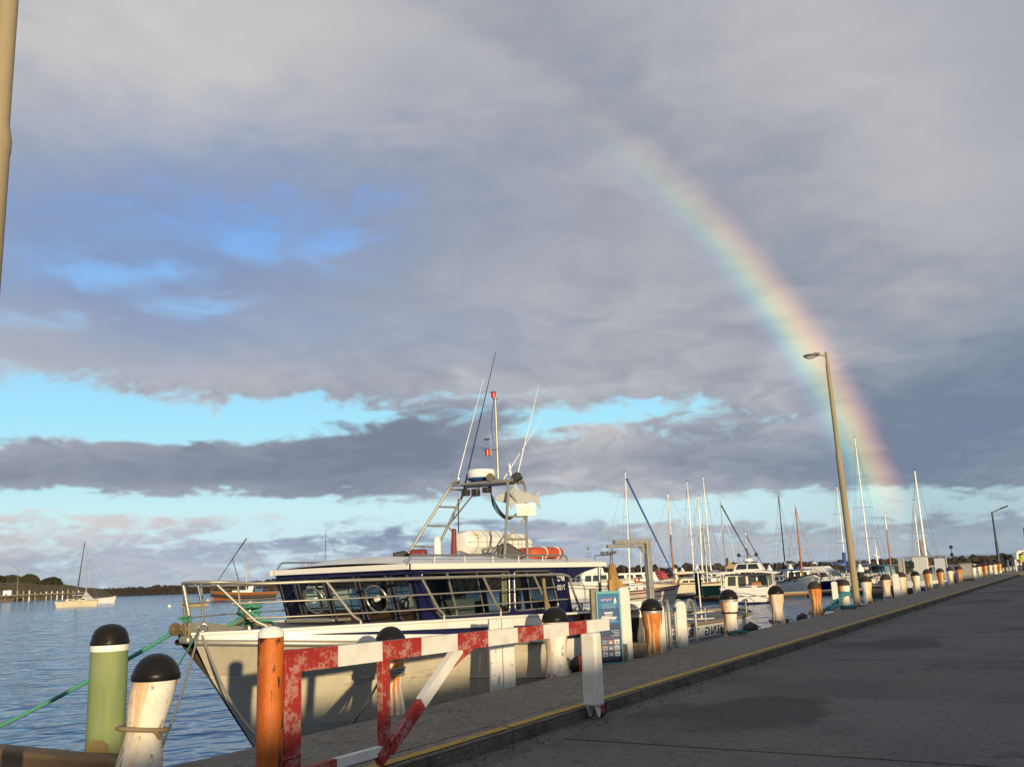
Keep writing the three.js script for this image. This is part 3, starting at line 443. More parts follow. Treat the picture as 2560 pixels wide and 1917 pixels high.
{ // swing gate: hinge post, rail in red and white lengths, frame, leg and wheel
  const gx = -5.06, rustTex = colorTex(256, 512, (u, v) => { const n = tfbm(u, v, 4, 5), k = tfbm(u + 0.4, v * 0.35, 10, 4), s = tfbm(u, v, 60, 2), p = tfbm(u + 0.2, v * 0.6 + 0.5, 8, 5, 0.62); let c = mix3([0.50, 0.125, 0.012], [0.36, 0.075, 0.010], sstep(0.3, 0.7, k)); c = mix3(c, [0.56, 0.20, 0.03], 0.7 * sstep(0.5, 0.75, n)); c = mix3(c, [0.045, 0.016, 0.010], sstep(0.60, 0.66, p + 0.20 * sstep(0.84, 0.99, v) + 0.06 * sstep(0.3, 0.0, Math.abs(u - 0.62)))); const e = 0.85 + 0.3 * s; return [c[0] * e, c[1] * e, c[2] * e]; });
  const post = thing('gate_post', 'rusty orange round steel post with white domed top', 'post', [gx - 0.02, 0, -4.87]);
  const a = new MB(true); a.lathe([[0.094, -0.3], [0.093, 0.4], [0.092, 0.9], [0.091, 1.135]], V(0, 0, 0), 28); const pm = a.build('tube', texmat(rustTex, 0.62, 0, { bumpMap: bumpSoft, bumpScale: 0.006 }), post);
  const dome = new MB(); dome.lathe([[0.093, 1.128], [0.095, 1.14], [0.088, 1.165], [0.066, 1.19], [0.035, 1.202], [0.001, 1.206]], V(0, 0, 0), 28); dome.build('dome', M.white, post);
  const hg = new MB(); hg.rbox(0.02, 1.015, -0.13, 0.12, 0.022, 0.2, 0.008); hg.rbox(0.02, 0.30, -0.13, 0.12, 0.022, 0.2, 0.008); const redTex = (wear, seed) => colorTex(256, 256, (u, v) => { const n = tfbm(u + seed, v, 6, 5, 0.6), s = tfbm(u, v + seed, 34, 3, 0.65), k = tfbm(u + seed, v, 3, 2); let c = mix3([0.36, 0.022, 0.016], [0.27, 0.016, 0.013], s); return mix3(c, [0.42, 0.20, 0.17], clamp(wear * sstep(0.44, 0.60, 0.5 * n + 0.42 * s + 0.16 * (k - 0.4)))); }, [1.6, 1.6]);
  const redA = texmat(redTex(0.95, 0.1), 0.68, 0, { bumpMap: bumpSoft, bumpScale: 0.004 }), redB = texmat(redTex(0.55, 0.5), 0.68, 0, { bumpMap: bumpSoft, bumpScale: 0.004 }), wh = texmat(dirtTex([0.72, 0.71, 0.68], [0.56, 0.52, 0.44], 0.55, 6, 1.2), 0.62, 0, { bumpMap: bumpSoft, bumpScale: 0.004 });
  hg.build('hinge_plate', redB, post);
  const g = thing('swing_gate', 'red and white painted steel barrier gate on a small wheel', 'gate', [gx, 0, -4.95]), yt = (z) => 0.945 - 0.0135 * (-z - 4.95);
  const zb = [-4.95, -5.505, -6.03, -6.55, -7.085, -7.59, -8.126, -8.64, -9.19, -9.62, -10.2];
  for (let i = 0; i < 10; i++) { const b = new MB(), z0 = zb[i] + 4.95, z1 = zb[i + 1] + 4.95; b.bar(V(0, yt(zb[i]), z0 - (i ? 0.0 : 0.17)), V(0, yt(zb[i + 1]), z1), 0.075, 0.155 - i * 0.0022); b.build('rail', i % 2 ? wh : (i > 6 ? redB : redA), g); }
  const up = new MB(); up.rbox(0, 0.50, -0.085, 0.085, 1.03, 0.165, 0.01); up.build('upright', redA, g);
  const vb = new MB(); vb.rbox(0, 0.52, -1.135, 0.06, 0.72, 0.105, 0.008); vb.build('upright', redA, g);
  const s1 = new MB(); s1.bar(V(0, 0.155, -1.19), V(0, 0.455, -1.62), 0.06, 0.10); s1.build('strut', redA, g); const s2 = new MB(); s2.bar(V(0, 0.455, -1.62), V(0, 0.86, -2.2), 0.06, 0.10); s2.build('strut', wh, g);
  const gs = new MB(); gs.ext([[2.08, 0.70], [2.42, 0.84], [2.08, 0.86]], 0.05, new THREE.Matrix4().makeRotationY(Math.PI / 2).setPosition(-0.025, 0, 0)); gs.build('gusset', redB, g);
  const l1 = new MB(); l1.rbox(0, 0.165, -0.36, 0.055, 0.075, 0.39, 0.006); l1.build('lower_rail', redA, g); const l2 = new MB(); l2.rbox(0, 0.165, -0.82, 0.055, 0.075, 0.53, 0.006); l2.build('lower_rail', wh, g);
  const foot = new MB(); foot.bar(V(0, 0.10, -1.05), V(0, 0.20, -1.2), 0.058, 0.12); foot.build('gusset', redA, g);
  const leg = new MB(); leg.rbox(0.01, 0.41, -4.80, 0.20, 0.80, 0.17, 0.035); leg.build('leg', wh, g);
  const fk = new MB(), fk2 = new MB(); fk.ext([[-0.085, 0.02], [0.085, 0.02], [0.02, -0.105], [-0.02, -0.105]], 0.012, new THREE.Matrix4().makeRotationY(Math.PI / 2).setPosition(0.055, 0, -4.80)); fk2.ext([[-0.085, 0.02], [0.085, 0.02], [0.02, -0.105], [-0.02, -0.105]], 0.012, new THREE.Matrix4().makeRotationY(Math.PI / 2).setPosition(-0.05, 0, -4.80)); fk.build('fork_plate', wh, g); fk2.build('fork_plate', wh, g);
  const wheel = new THREE.Group(); wheel.name = 'wheel'; wheel.position.set(0.045, -0.018, -4.90); g.add(wheel); const ty = new MB(); ty.add(new THREE.TorusGeometry(0.078, 0.028, 10, 26), new THREE.Matrix4().makeRotationY(1.5)); ty.build('tyre', M.rubber, wheel); const rim = new MB(); rim.cyl(V(-0.022, 0, 0), V(0.022, 0, 0), 0.062, 0.062, 18); rim.build('rim', mat([0.30, 0.04, 0.025], 0.6), wheel);
}
{ // treated timber fender pile and edge timber at bottom left
  const gt = texmat(colorTex(256, 512, (u, v) => { const n = tfbm(u, v * 0.1, 24, 4), k = tfbm(u, v, 3, 4), kn = tfbm(u + 0.4, v, 26, 2); let c = mix3([0.22, 0.28, 0.12], [0.16, 0.215, 0.09], n); c = mix3(c, [0.26, 0.30, 0.14], 0.6 * sstep(0.45, 0.7, k)); return mix3(c, [0.06, 0.05, 0.03], sstep(0.92, 0.95, kn) * 0.8); }), 0.85, 0, { bumpMap: bumpSoft, bumpScale: 0.006 });
  const p = thing('fender_pile', 'pale green treated timber pile with white band and black dome', 'pile', [-8.12, 0, -5.72]);
  const a = new MB(true); a.lathe([[0.178, -3.2], [0.172, 0], [0.170, 0.5], [0.167, 0.94]], V(0, 0, 0), 32); a.build('shaft', gt, p);
  const b = new MB(); b.lathe([[0.168, 0.935], [0.171, 0.937], [0.171, 0.998], [0.168, 1.0]], V(0, 0, 0), 32); b.build('reflective_band', mat([0.82, 0.82, 0.80], 0.35), p);
  const c = new MB(); c.lathe([[0.166, 0.99], [0.176, 0.995], [0.177, 1.02], [0.169, 1.035], [0.162, 1.08], [0.135, 1.135], [0.09, 1.168], [0.04, 1.182], [0.001, 1.186]], V(0, 0, 0), 32); c.ball(V(0.12, 1.03, 0.12), 0.014, 6); c.build('cap', M.cap, p);
  const k = new MB(); k.ext([[-0.10, 0.0], [0.10, 0.0], [0.095, 0.07], [0.05, 0.12], [-0.04, 0.125], [-0.09, 0.08]], 0.004, new THREE.Matrix4().makeRotationY(0.75).setPosition(0.099, 0.03, 0.152), 0.002); k.build('cut_face', mat([0.19, 0.14, 0.06], 0.85), p);
  const t = new MB(); t.rbox(-9.6, -0.075, -5.40, 5.0, 0.27, 0.24, 0.035, 0.02); single('edge_timber', 'weathered brown timber running out from the quay past the green pile', 'timber', t, texmat(colorTex(512, 128, (u, v) => { const n = tfbm(u * 0.1, v, 20, 4), k = tfbm(u, v, 4, 4); return mix3(mix3([0.21, 0.135, 0.07], [0.10, 0.06, 0.033], n), [0.05, 0.035, 0.022], sstep(0.5, 0.75, k) * 0.8); }, [0.4, 1.5]), 0.9));
}
// ---------------------------------------------------------------- boards, hoops and signs on the edge
const boardMat = texmat(colorTex(128, 512, (u, v) => { const g = tfbm(u, v * 0.06, 26, 3), k = tfbm(u, v, 10, 4), d = tfbm(u + 0.5, v, 30, 2); let c = mix3([0.68, 0.67, 0.65], [0.58, 0.56, 0.52], g); c = mix3(c, [0.22, 0.19, 0.15], sstep(0.70, 0.78, k) * 0.7); return mix3(c, [0.05, 0.045, 0.04], sstep(0.86, 0.9, d)); }, [1.5, 0.6]), 0.75, 0, { bumpMap: bumpSoft, bumpScale: 0.006 });
function boardPost(x, z, h, w, d, turn, label, round = 0.05) { const b = new MB(), s = new THREE.Shape(); s.moveTo(-w / 2, -1.2); s.lineTo(w / 2, -1.2); s.lineTo(w / 2, h - round); s.quadraticCurveTo(w / 2, h, w / 2 - round, h); s.lineTo(-w / 2 + round, h); s.quadraticCurveTo(-w / 2, h, -w / 2, h - round); b.ext(s, d, new THREE.Matrix4().setPosition(0, 0, -d / 2), 0.006); return single('marker_board', label, 'board', b, boardMat, [x, 0, z], turn, 'white boards on the quay edge'); }
{
  const t = thing('marker_board', 'broad white split board standing behind the gate rail', 'board', [-7.1, 0, -11.05], 0.93, 'white boards on the quay edge');
  for (const k of [-1, 1]) { const b = new MB(); b.rbox(k * 0.092, -0.1, 0, 0.180, 2.02, 0.075, 0.02); b.build('plank', boardMat, t); }
  boardPost(-7.12, -15.05, 1.195, 0.20, 0.10, 0.75, 'tall white rounded post with nail holes beside the turquoise sign', 0.09);
  boardPost(-7.15, -16.72, 0.80, 0.12, 0.06, 0.6, 'narrow white board half hidden behind the orange bollard');
  boardPost(-7.12, -17.62, 0.84, 0.20, 0.09, 0.75, 'dirty white board standing inside the steel hoops', 0.09);
  boardPost(-7.25, -31.0, 0.86, 0.17, 0.08, 0.4, 'white board left of the bollard with blue mooring rope', 0.06); boardPost(-7.25, -32.15, 0.84, 0.17, 0.08, 0.4, 'white board between the roped bollard and the lamp post', 0.06);
  boardPost(-7.1, -40.9, 0.90, 0.25, 0.07, 0.3, 'pale flat paddle-shaped board between two bollards', 0.12); boardPost(-7.2, -50.3, 0.86, 0.2, 0.07, 0.3, 'white board right behind the waisted bollard with a rusty foot', 0.09); boardPost(-7.2, -62.6, 0.8, 0.2, 0.07, 0.3, 'grey-white board beside the last orange bollard', 0.09);
  const hoop = (z, w, h, label, turn = 0.1) => { const b = new MB(), p = [V(0, -1.4, w / 2), V(0, h - w / 2, w / 2)]; for (let i = 1; i < 9; i++) { const a = i / 9 * Math.PI; p.push(V(0, h - w / 2 + Math.sin(a) * w / 2, Math.cos(a) * w / 2)); } p.push(V(0, h - w / 2, -w / 2), V(0, -1.4, -w / 2)); b.tube(p, 0.034, 9, 70, false, 0.2); return single('ladder_hoop', label, 'hoop', b, M.galv, [-7.2, 0, z], turn, 'galvanised ladder hoops'); };
  hoop(-17.75, 0.56, 0.86, 'galvanised ladder hoop next to the dirty white board'); hoop(-18.35, 0.74, 0.84, 'wider galvanised ladder hoop, farther from the orange bollard'); hoop(-17.15, 0.6, 0.88, 'galvanised ladder hoop just right of the orange bollard', 0.5);
}
function canvasTex(w, h, draw) { const c = document.createElement('canvas'); c.width = w; c.height = h; draw(c.getContext('2d'), w, h); const t = new THREE.CanvasTexture(c); t.colorSpace = THREE.SRGBColorSpace; t.magFilter = THREE.LinearFilter; return t; }
function printPlate(name, w, h, tex, parent, pos, ry, rough = 0.45) { const m = new THREE.Mesh(new THREE.PlaneGeometry(w, h), texmat(tex, rough)); m.name = name; m.position.set(...pos); m.rotation.y = ry; parent.add(m); return m; }
{ // turquoise-framed charter sign (its print reads mirrored, as in the photograph)
  const s = thing('notice_board', 'tall blue notice board with turquoise frame and small pictures', 'sign', [-7.02, 0, -14.25], 0.86);
  const f = new MB(); f.rbox(0, 0.57, 0, 0.44, 1.18, 0.035, 0.008); f.build('frame', mat([0.10, 0.34, 0.38], 0.5), s);
  const pst = new MB(); pst.rbox(-0.235, 0.50, -0.06, 0.11, 1.40, 0.08, 0.01); pst.build('post', texmat(dirtTex([0.26, 0.22, 0.16], [0.17, 0.14, 0.10], 0.6, 6, 1.5), 0.85), s);
  const tex = canvasTex(256, 720, (x, W, H) => {
    x.save(); x.translate(W, 0); x.scale(-1, 1);
    x.fillStyle = '#11497c'; x.fillRect(0, 0, W, H); x.fillStyle = '#165f92'; x.fillRect(0, 0, W, 150); x.fillStyle = '#16335f'; x.fillRect(0, 330, W, 400);
    x.fillStyle = '#cf8f98'; for (let k = 0; k < 6; k++) x.fillRect(92 + k * 22, 52 + (k % 3) * 3, 15, 22 - (k % 2) * 5);
    x.fillStyle = '#dfe3d8'; x.beginPath(); x.moveTo(48, 38); x.lineTo(30, 92); x.lineTo(66, 92); x.fill(); x.fillRect(32, 96, 34, 8);
    x.strokeStyle = '#a7c6d2'; x.lineWidth = 3; for (const y of [112, 132, 150]) { x.beginPath(); for (let i = 40; i < 220; i += 6) x.lineTo(i, y + ((i * 7 + y) % 11 > 5 ? 3 : -3)); x.stroke(); }
    x.fillStyle = '#c9c6cf'; x.beginPath(); x.moveTo(30, 250); x.lineTo(215, 236); x.lineTo(228, 262); x.lineTo(60, 275); x.fill(); x.fillStyle = '#8890a0'; x.fillRect(90, 205, 90, 36); x.fillStyle = '#d8d5da'; x.fillRect(84, 196, 104, 12); x.fillStyle = '#2a6ea4'; x.fillRect(20, 280, 220, 30); x.fillStyle = '#b79ba0'; x.fillRect(60, 286, 90, 6);
    x.fillStyle = '#c7d3df'; for (let y = 392; y < 450; y += 17) x.fillRect(20, y, 40 + (y * 13) % 60, 4); x.fillStyle = '#a04a50'; x.fillRect(20, 462, 210, 4);
    const cols = ['#c9c2c0', '#8a5f68', '#5a7f9a', '#b8c2c8', '#76889a', '#a5978c', '#c6cbd0', '#5d6d80', '#93a5ad']; for (let k = 0; k < 9; k++) { const px = 24 + (k % 3) * 72, py = 486 + Math.floor(k / 3) * 62; x.fillStyle = cols[k]; x.fillRect(px, py, 62, 50); x.fillStyle = cols[(k * 4 + 2) % 9]; x.beginPath(); x.moveTo(px + 6, py + 40); x.lineTo(px + 30, py + 14); x.lineTo(px + 56, py + 36); x.fill(); }
    x.fillStyle = '#101d3c'; x.fillRect(0, 676, W, 44); x.fillStyle = '#7d4a55'; for (const y of [684, 698]) x.fillRect(40, y, 180, 3); x.restore();
  });
  printPlate('print', 0.385, 1.10, tex, s, [0, 0.57, 0.0205], 0);
  const n = thing('warning_sign', 'small white and red notice on a black board behind the quay edge', 'sign', [-7.75, 0, -16.75], 0.75);
  const bk = new MB(); bk.rbox(0, 0.33, 0, 0.42, 1.0, 0.03, 0.01); bk.build('board', M.black, n); const pl = new MB(); pl.rbox(0, 0.74, 0.022, 0.38, 0.30, 0.012, 0.004); pl.build('plate', M.white, n);
  printPlate('print', 0.36, 0.28, canvasTex(180, 140, (x, W, H) => { x.save(); x.translate(W, 0); x.scale(-1, 1); x.fillStyle = '#ddd9cc'; x.fillRect(0, 0, W, H); x.fillStyle = '#3c4a40'; for (const [a, b, w] of [[14, 18, 60], [14, 30, 50], [100, 14, 60], [100, 26, 56], [100, 38, 60], [20, 44, 44], [14, 58, 70], [100, 52, 50]]) x.fillRect(a, b, w, 5); x.fillStyle = '#cf3a22'; for (let k = 0; k < 7; k++) { x.fillRect(16 + k * 21, 84, 7, 36); x.fillRect(16 + k * 21, k % 2 ? 84 : 113, 15, 8); } x.restore(); }), n, [0, 0.74, 0.0295], 0);
  const st = new MB(); st.cyl(V(0.21, -1.6, 0), V(0.21, 0.62, 0), 0.014, 0.014, 8); st.build('stake', M.galv, n);
}
{ // tall gold timber with cheek plate, grey light gallows, posts and fenders behind the edge
  const t = thing('mooring_pile', 'weathered golden timber pile with rounded cheek plate and bolt', 'pile', [-7.62, 0, -15.72], 0.7);
  const gold = texmat(colorTex(128, 512, (u, v) => { const n = tfbm(u, v * 0.08, 22, 4), k = tfbm(u, v, 4, 3); return mix3(mix3([0.44, 0.26, 0.07], [0.22, 0.11, 0.035], n), [0.10, 0.06, 0.03], sstep(0.5, 0.8, k) * 0.7); }, [2, 0.5]), 0.7);
  const a = new MB(); a.lathe([[0.085, -2.6], [0.085, 0.2], [0.082, 1.48], [0.07, 1.52], [0.068, 1.58], [0.045, 1.615], [0.001, 1.62]], V(0, 0, 0), 16); a.build('shaft', gold, t); const f = new MB(); f.rbox(-0.055, 0.70, 0.05, 0.1, 1.25, 0.1, 0.01); f.build('facing', gold, t);
  const c = new MB(); c.ext([[0.05, 0.82], [0.13, 0.9], [0.22, 1.02], [0.245, 1.12], [0.22, 1.2], [0.13, 1.3], [0.05, 1.4]], 0.05, new THREE.Matrix4().setPosition(0, 0, 0.0), 0.006); c.build('cheek_plate', gold, t); const bo = new MB(); bo.cyl(V(0.175, 1.13, 0.04), V(0.175, 1.13, 0.085), 0.03, 0.03, 12); bo.build('bolt', M.bronze, t);
  const g = thing('light_gallows', 'grey square steel gallows with short overhanging arm', 'gantry', [-8.0, -1.6, -18.25], -0.4);
  const p = new MB(); p.rbox(0, 1.85, 0, 0.125, 3.7, 0.125, 0.012); p.build('post', M.galv, g); const arm = new MB(); arm.rbox(0, 3.66, 0.42, 0.11, 0.09, 1.0, 0.012); arm.build('arm', M.galv, g); const sh = new MB(); sh.rbox(0.05, 3.575, 0.66, 0.08, 0.06, 0.98, 0.01); for (let k = 0; k < 5; k++) sh.box(0.093, 3.58, 0.28 + k * 0.2, 0.012, 0.07, 0.02); sh.build('light_fitting', M.galv, g); const br = new MB(); br.ext([[0, 0], [0.2, 0], [0, -0.22]], 0.02, new THREE.Matrix4().makeRotationY(-Math.PI / 2).setPosition(0.01, 3.6, 0.085)); br.build('bracket', M.galv, g);
  const tyre = (x, y, z, R, label, ry = 0) => { const b = new MB(); b.add(new THREE.SphereGeometry(R, 20, 14), new THREE.Matrix4().makeScale(0.9, 0.8, 1.5)); b.cyl(V(0, R * 0.7, 0), V(0, R * 0.95, 0), 0.03, 0.02, 8); b.tube([V(0, R * 0.9, 0), V(0.1, R * 0.7, 0.03), V(0.28, 0.02 - y, 0.05)], 0.012, 5, 14); return single('rubber_fender', label, 'fender', b, M.rubber, [x, y, z], 0, 'black rubber fenders on the quay edge'); };
  tyre(-7.26, -0.02, -22.3, 0.2, 'black rubber fender on the edge left of the white bollard', 0.9); tyre(-7.25, -0.06, -25.1, 0.16, 'black rubber fender on the edge right of the white bollard', 0.9); tyre(-7.25, -0.04, -26.9, 0.17, 'black rubber fender just before the orange-streaked bollard', 0.9); tyre(-7.25, -0.06, -36.3, 0.16, 'black rubber fender half hidden beyond the lamp post', 0.9); tyre(-7.3, 0.02, -13.75, 0.2, 'black round fender hanging by the red crate', 1.2);
  const cr = new MB(); cr.rbox(0, 0.1, 0, 0.03, 0.22, 0.42, 0.01); cr.rbox(0, 0.205, 0, 0.05, 0.03, 0.44, 0.01); single('fish_crate', 'edge of a red plastic crate beside the white bollard', 'crate', cr, M.red, [-7.02, 0, -13.15], 0.5);
  const blk = new MB(); blk.rbox(0, 0.12, 0, 0.24, 0.24, 0.24, 0.02); single('concrete_block', 'grey concrete block at the foot of the tall white post', 'block', blk, M.pave, [-7.02, 0, -15.38], 0.3, 'concrete blocks'); const bk2 = new MB(); bk2.rbox(0, 0.13, 0, 0.3, 0.26, 0.3, 0.02); single('concrete_block', 'grey concrete block between the sign and the tall white post', 'block', bk2, M.pave, [-7.12, 0, -14.72], 0.3, 'concrete blocks');
  const fd = new MB(); fd.tube([V(0, -0.3, 0), V(0.02, 0.3, 0.02), V(-0.05, 0.62, 0.15), V(-0.2, 0.78, 0.3)], 0.10, 12, 30); single('rubber_fender', 'black curved rubber fender behind the tall white post', 'fender', fd, M.rubber, [-7.55, 0, -15.9]);
}
// ---------------------------------------------------------------- lamp posts
M.pole = texmat(colorTex(128, 512, (u, v) => { const n = tfbm(u, v, 4, 5), s = tfbm(u, v, 40, 2); return mix3([0.33, 0.27, 0.17], [0.24, 0.195, 0.12], n * 0.9 + 0.3 * (s - 0.5)); }, [1, 0.2]), 0.85, 0, { bumpMap: bumpSoft, bumpScale: 0.003 });
function tallLamp(x, z, label, turn, lean) {
  const o = thing('lamp_post', label, 'lamp post', [x, 0, z], turn, 'tall stepped lamp posts'); o.rotation.z = lean;
  const p = new MB(); p.lathe([[0.118, -0.6], [0.118, 0.0], [0.114, 0.05], [0.106, 2.6], [0.100, 4.90], [0.106, 4.93], [0.106, 5.02], [0.082, 5.16], [0.073, 7.2], [0.066, 8.05], [0.07, 8.08], [0.07, 8.16], [0.05, 8.26], [0.044, 8.68], [0.001, 8.69]], V(0, 0, 0), 18); p.build('pole', M.pole, o);
  const base = new MB(); base.cyl(V(0, -0.02, 0), V(0, 0.03, 0), 0.24, 0.22, 18); base.build('base_plate', M.capRust, o);
  const a = new MB(); a.cyl(V(0, 8.55, 0), V(-0.30, 8.62, 0), 0.03, 0.03, 8); a.build('arm', M.galv, o);
  const h = new MB(); h.add(new THREE.SphereGeometry(0.2, 16, 10), new THREE.Matrix4().makeScale(1.35, 0.36, 0.75).setPosition(-0.52, 8.60, 0)); h.rbox(-0.33, 8.63, 0, 0.22, 0.11, 0.16, 0.03); h.build('lamp_head', mat([0.10, 0.10, 0.10], 0.4), o); const l = new MB(); l.add(new THREE.SphereGeometry(0.16, 14, 8), new THREE.Matrix4().makeScale(1.3, 0.5, 0.72).setPosition(-0.54, 8.565, 0)); l.build('lens', mat([0.5, 0.52, 0.52], 0.15), o);
  return o;
}
tallLamp(-6.98, -32.75, 'tall slim concrete lamp post standing among the bollards under the rainbow', 0.35, 0.012);
tallLamp(-6.92, -3.66, 'tall lamp post cut off by the left edge of the picture', 0.35, 0.0);
{ // far end: blue lamp post, swan-neck lamp, cabinet, pickets, vehicle, person
  const o = thing('lamp_post', 'dark blue lamp post with flat head far along the quay', 'lamp post', [-7.5, 0, -94], 0.3), b = new MB(); b.lathe([[0.16, 0], [0.13, 0.4], [0.12, 2.6], [0.10, 2.7], [0.075, 5.3], [0.001, 5.31]], V(0, 0, 0), 12); b.build('pole', mat([0.02, 0.04, 0.075], 0.5), o); const a = new MB(); a.cyl(V(0, 5.22, 0), V(0.8, 5.55, 0), 0.04, 0.04, 8); a.build('arm', M.dark, o); const h = new MB(); h.rbox(1.05, 5.63, 0, 0.7, 0.13, 0.28, 0.05, 0, 0, 0.3); h.build('lamp_head', M.dark, o);
  const s = thing('swan_neck_lamp', 'thin swan-neck lamp behind the white vehicle', 'lamp', [-6.2, 0, -112], 0.25), c = new MB(); c.tube([V(0, 0, 0), V(0, 3.6, 0), V(0.1, 4.2, 0), V(0.6, 4.55, 0), V(1.1, 4.3, 0), V(1.25, 3.75, 0)], 0.05, 7, 40); c.build('pole', M.dark, s); const l = new MB(); l.cyl(V(1.25, 3.75, 0), V(1.25, 3.45, 0), 0.07, 0.26, 12); l.build('lamp_shade', M.dark, s);
  const cb = thing('service_cabinet', 'dull grey-green service cabinet on the quay edge', 'cabinet', [-7.0, 0, -64.2], 0.1), q = new MB(); q.rbox(0, 0.54, 0, 0.75, 1.08, 0.55, 0.03); q.build('body', texmat(dirtTex([0.16, 0.155, 0.105], [0.10, 0.10, 0.075], 0.6, 6, 1), 0.8), cb); const dr = new MB(); dr.rbox(0, 0.56, 0.283, 0.6, 0.88, 0.02, 0.006); dr.build('door', M.galv, cb);
  const pk = (x, z, n, label) => { const f = thing('picket_fence', label, 'fence', [x, 0, z], 0, 'blue and white picket fences'); for (let i = 0; i < n; i++) { const m = new MB(); m.rbox(0, 0.38, -i * 0.34, 0.03, 0.8, 0.14, 0.01); m.build('picket', i % 2 ? mat([0.12, 0.17, 0.30], 0.6) : M.white, f); } const r = new MB(); r.rbox(0.03, 0.62, -(n - 1) * 0.17, 0.03, 0.07, n * 0.34, 0.01); r.rbox(0.03, 0.2, -(n - 1) * 0.17, 0.03, 0.07, n * 0.34, 0.01); r.build('rail', M.galv, f); };
  pk(-7.35, -43.2, 5, 'blue and white pickets before the split pale bollard'); pk(-7.35, -46.4, 6, 'blue and white pickets between the split bollard and the rusty-footed one'); 
  const bg = thing('quay_gate', 'blue and white barred gate beside the far lamp post', 'gate', [-7.1, 0, -95.5], 0); for (let i = 0; i < 7; i++) { const m = new MB(); m.rbox(i * 0.3 - 0.1, 0.5, 0, 0.12, 1.0, 0.05, 0.01); m.build('bar', i % 2 ? M.white : mat([0.03, 0.06, 0.12], 0.6), bg); } const tr = new MB(); tr.rbox(0.8, 0.98, -0.04, 2.1, 0.07, 0.05, 0.01); tr.build('rail', mat([0.03, 0.06, 0.12], 0.6), bg);
  const v = thing('parked_van', 'small white van seen end-on at the far end of the quay', 'van', [-5.6, ROAD_Y, -101], 0.12);
  const bd = new MB(); bd.ext([[-0.95, 0.35], [0.95, 0.35], [0.95, 1.0], [0.85, 1.75], [0.7, 1.88], [-0.7, 1.88], [-0.85, 1.75], [-0.95, 1.0]], 3.9, new THREE.Matrix4().setPosition(0, 0, -3.9), 0.05); bd.build('body', M.white, v); for (const k of [-1, 1]) { const w = new MB(); w.rbox(k * 0.4, 1.4, 0.06, 0.6, 0.5, 0.03, 0.01); w.build('window', M.pane, v); const tl = new MB(); tl.rbox(k * 0.85, 0.95, 0.06, 0.12, 0.3, 0.03, 0.01); tl.build('tail_light', M.red, v); for (const z of [-0.7, -3.1]) { const wh = new MB(); wh.cyl(V(k * 0.78, 0.31, z), V(k * 0.97, 0.31, z), 0.31, 0.31, 16); wh.build('wheel', M.rubber, v); } } const bp = new MB(); bp.rbox(0, 0.45, 0.08, 1.9, 0.2, 0.1, 0.03); bp.build('bumper', M.dark, v); const np = new MB(); np.rbox(0, 0.62, 0.068, 0.5, 0.13, 0.02, 0.004); np.build('number_plate', M.white, v);
}

// ================================================================ the charter boat alongside
const CB = { o: V(-9.9, 0, -8.03), yaw: 3.5 * D2R };
const charter = thing('charter_boat', 'cream aluminium charter boat with navy cabin and steel radar arch', 'boat', [CB.o.x, 0, CB.o.z], -CB.yaw);
const c3 = (s, w, y) => V(w, y, -s);                                     // metres aft of the stem, towards the quay, up
const W2L = (x, y, z) => V(x - CB.o.x, y, z - CB.o.z).applyAxisAngle(V(0, 1, 0), CB.yaw);
const hullLine = {
  G: { s0: 0.0, b: [[0, 0.14], [0.4, 0.62], [1, 1.17], [1.6, 1.50], [2.4, 1.70], [3.4, 1.78], [9.5, 1.76]], y: [[0, 0.92], [1.5, 0.92], [4, 0.87], [6.5, 0.80], [9.5, 0.74]] },
  R: { s0: 0.03, b: [[0, 0.12], [0.4, 0.63], [1, 1.19], [1.6, 1.52], [2.4, 1.72], [3.4, 1.80], [9.5, 1.78]], y: [[0, 0.82], [1.5, 0.70], [4, 0.52], [5.6, 0.41], [9.5, 0.3]] },
  K: { s0: 0.38, b: [[0.38, 0.03], [0.8, 0.50], [1.3, 0.95], [1.9, 1.32], [2.7, 1.58], [3.6, 1.70], [9.5, 1.72]], y: [[0.38, 0.36], [1.2, 0.30], [3, 0.13], [5.7, -0.15], [9.5, -0.3]] },
  C: { s0: 0.88, b: [[0.88, 0.02], [1.2, 0.42], [1.7, 0.88], [2.3, 1.22], [3.1, 1.48], [4, 1.58], [9.5, 1.6]], y: [[0.88, -0.30], [3, -0.36], [9.5, -0.46]] },
  Q: { s0: 1.45, b: [[1.45, 0.01], [9.5, 0.03]], y: [[1.45, -1.05], [2.2, -1.75], [9.5, -2.1]] },
};
const hp = (k, s, side, inset = 0) => { const l = hullLine[k], q = Math.max(s, l.s0); return c3(q, side * Math.max(0.01, curve(l.b, q) - inset), curve(l.y, q)); };
function loft(k0, k1, side, sEnd, sStart = 0, inset = 0, n = 40) {        // plate between two hull lines
  const pos = [], idx = []; for (let i = 0; i <= n; i++) for (let j = 0; j <= 3; j++) { const t = Math.pow(i / n, 1.5), a = hullLine[k0], b = hullLine[k1]; const A = hp(k0, Math.max(a.s0, sStart) + (sEnd - Math.max(a.s0, sStart)) * t, side, inset), B = hp(k1, Math.max(b.s0, sStart) + (sEnd - Math.max(b.s0, sStart)) * t, side, inset), p = A.lerp(B, j / 3); pos.push(p.x, p.y, p.z); }
  for (let i = 0; i < n; i++) for (let j = 0; j < 3; j++) { const q = i * 4 + j; if (side > 0) idx.push(q, q + 4, q + 1, q + 1, q + 4, q + 5); else idx.push(q, q + 1, q + 4, q + 1, q + 5, q + 4); }
  const g = new THREE.BufferGeometry(); g.setAttribute('position', new THREE.Float32BufferAttribute(pos, 3)); g.setIndex(idx); g.computeVertexNormals(); return g;
}
M.smoke = glass([0.52, 0.60, 0.60], 0.03);
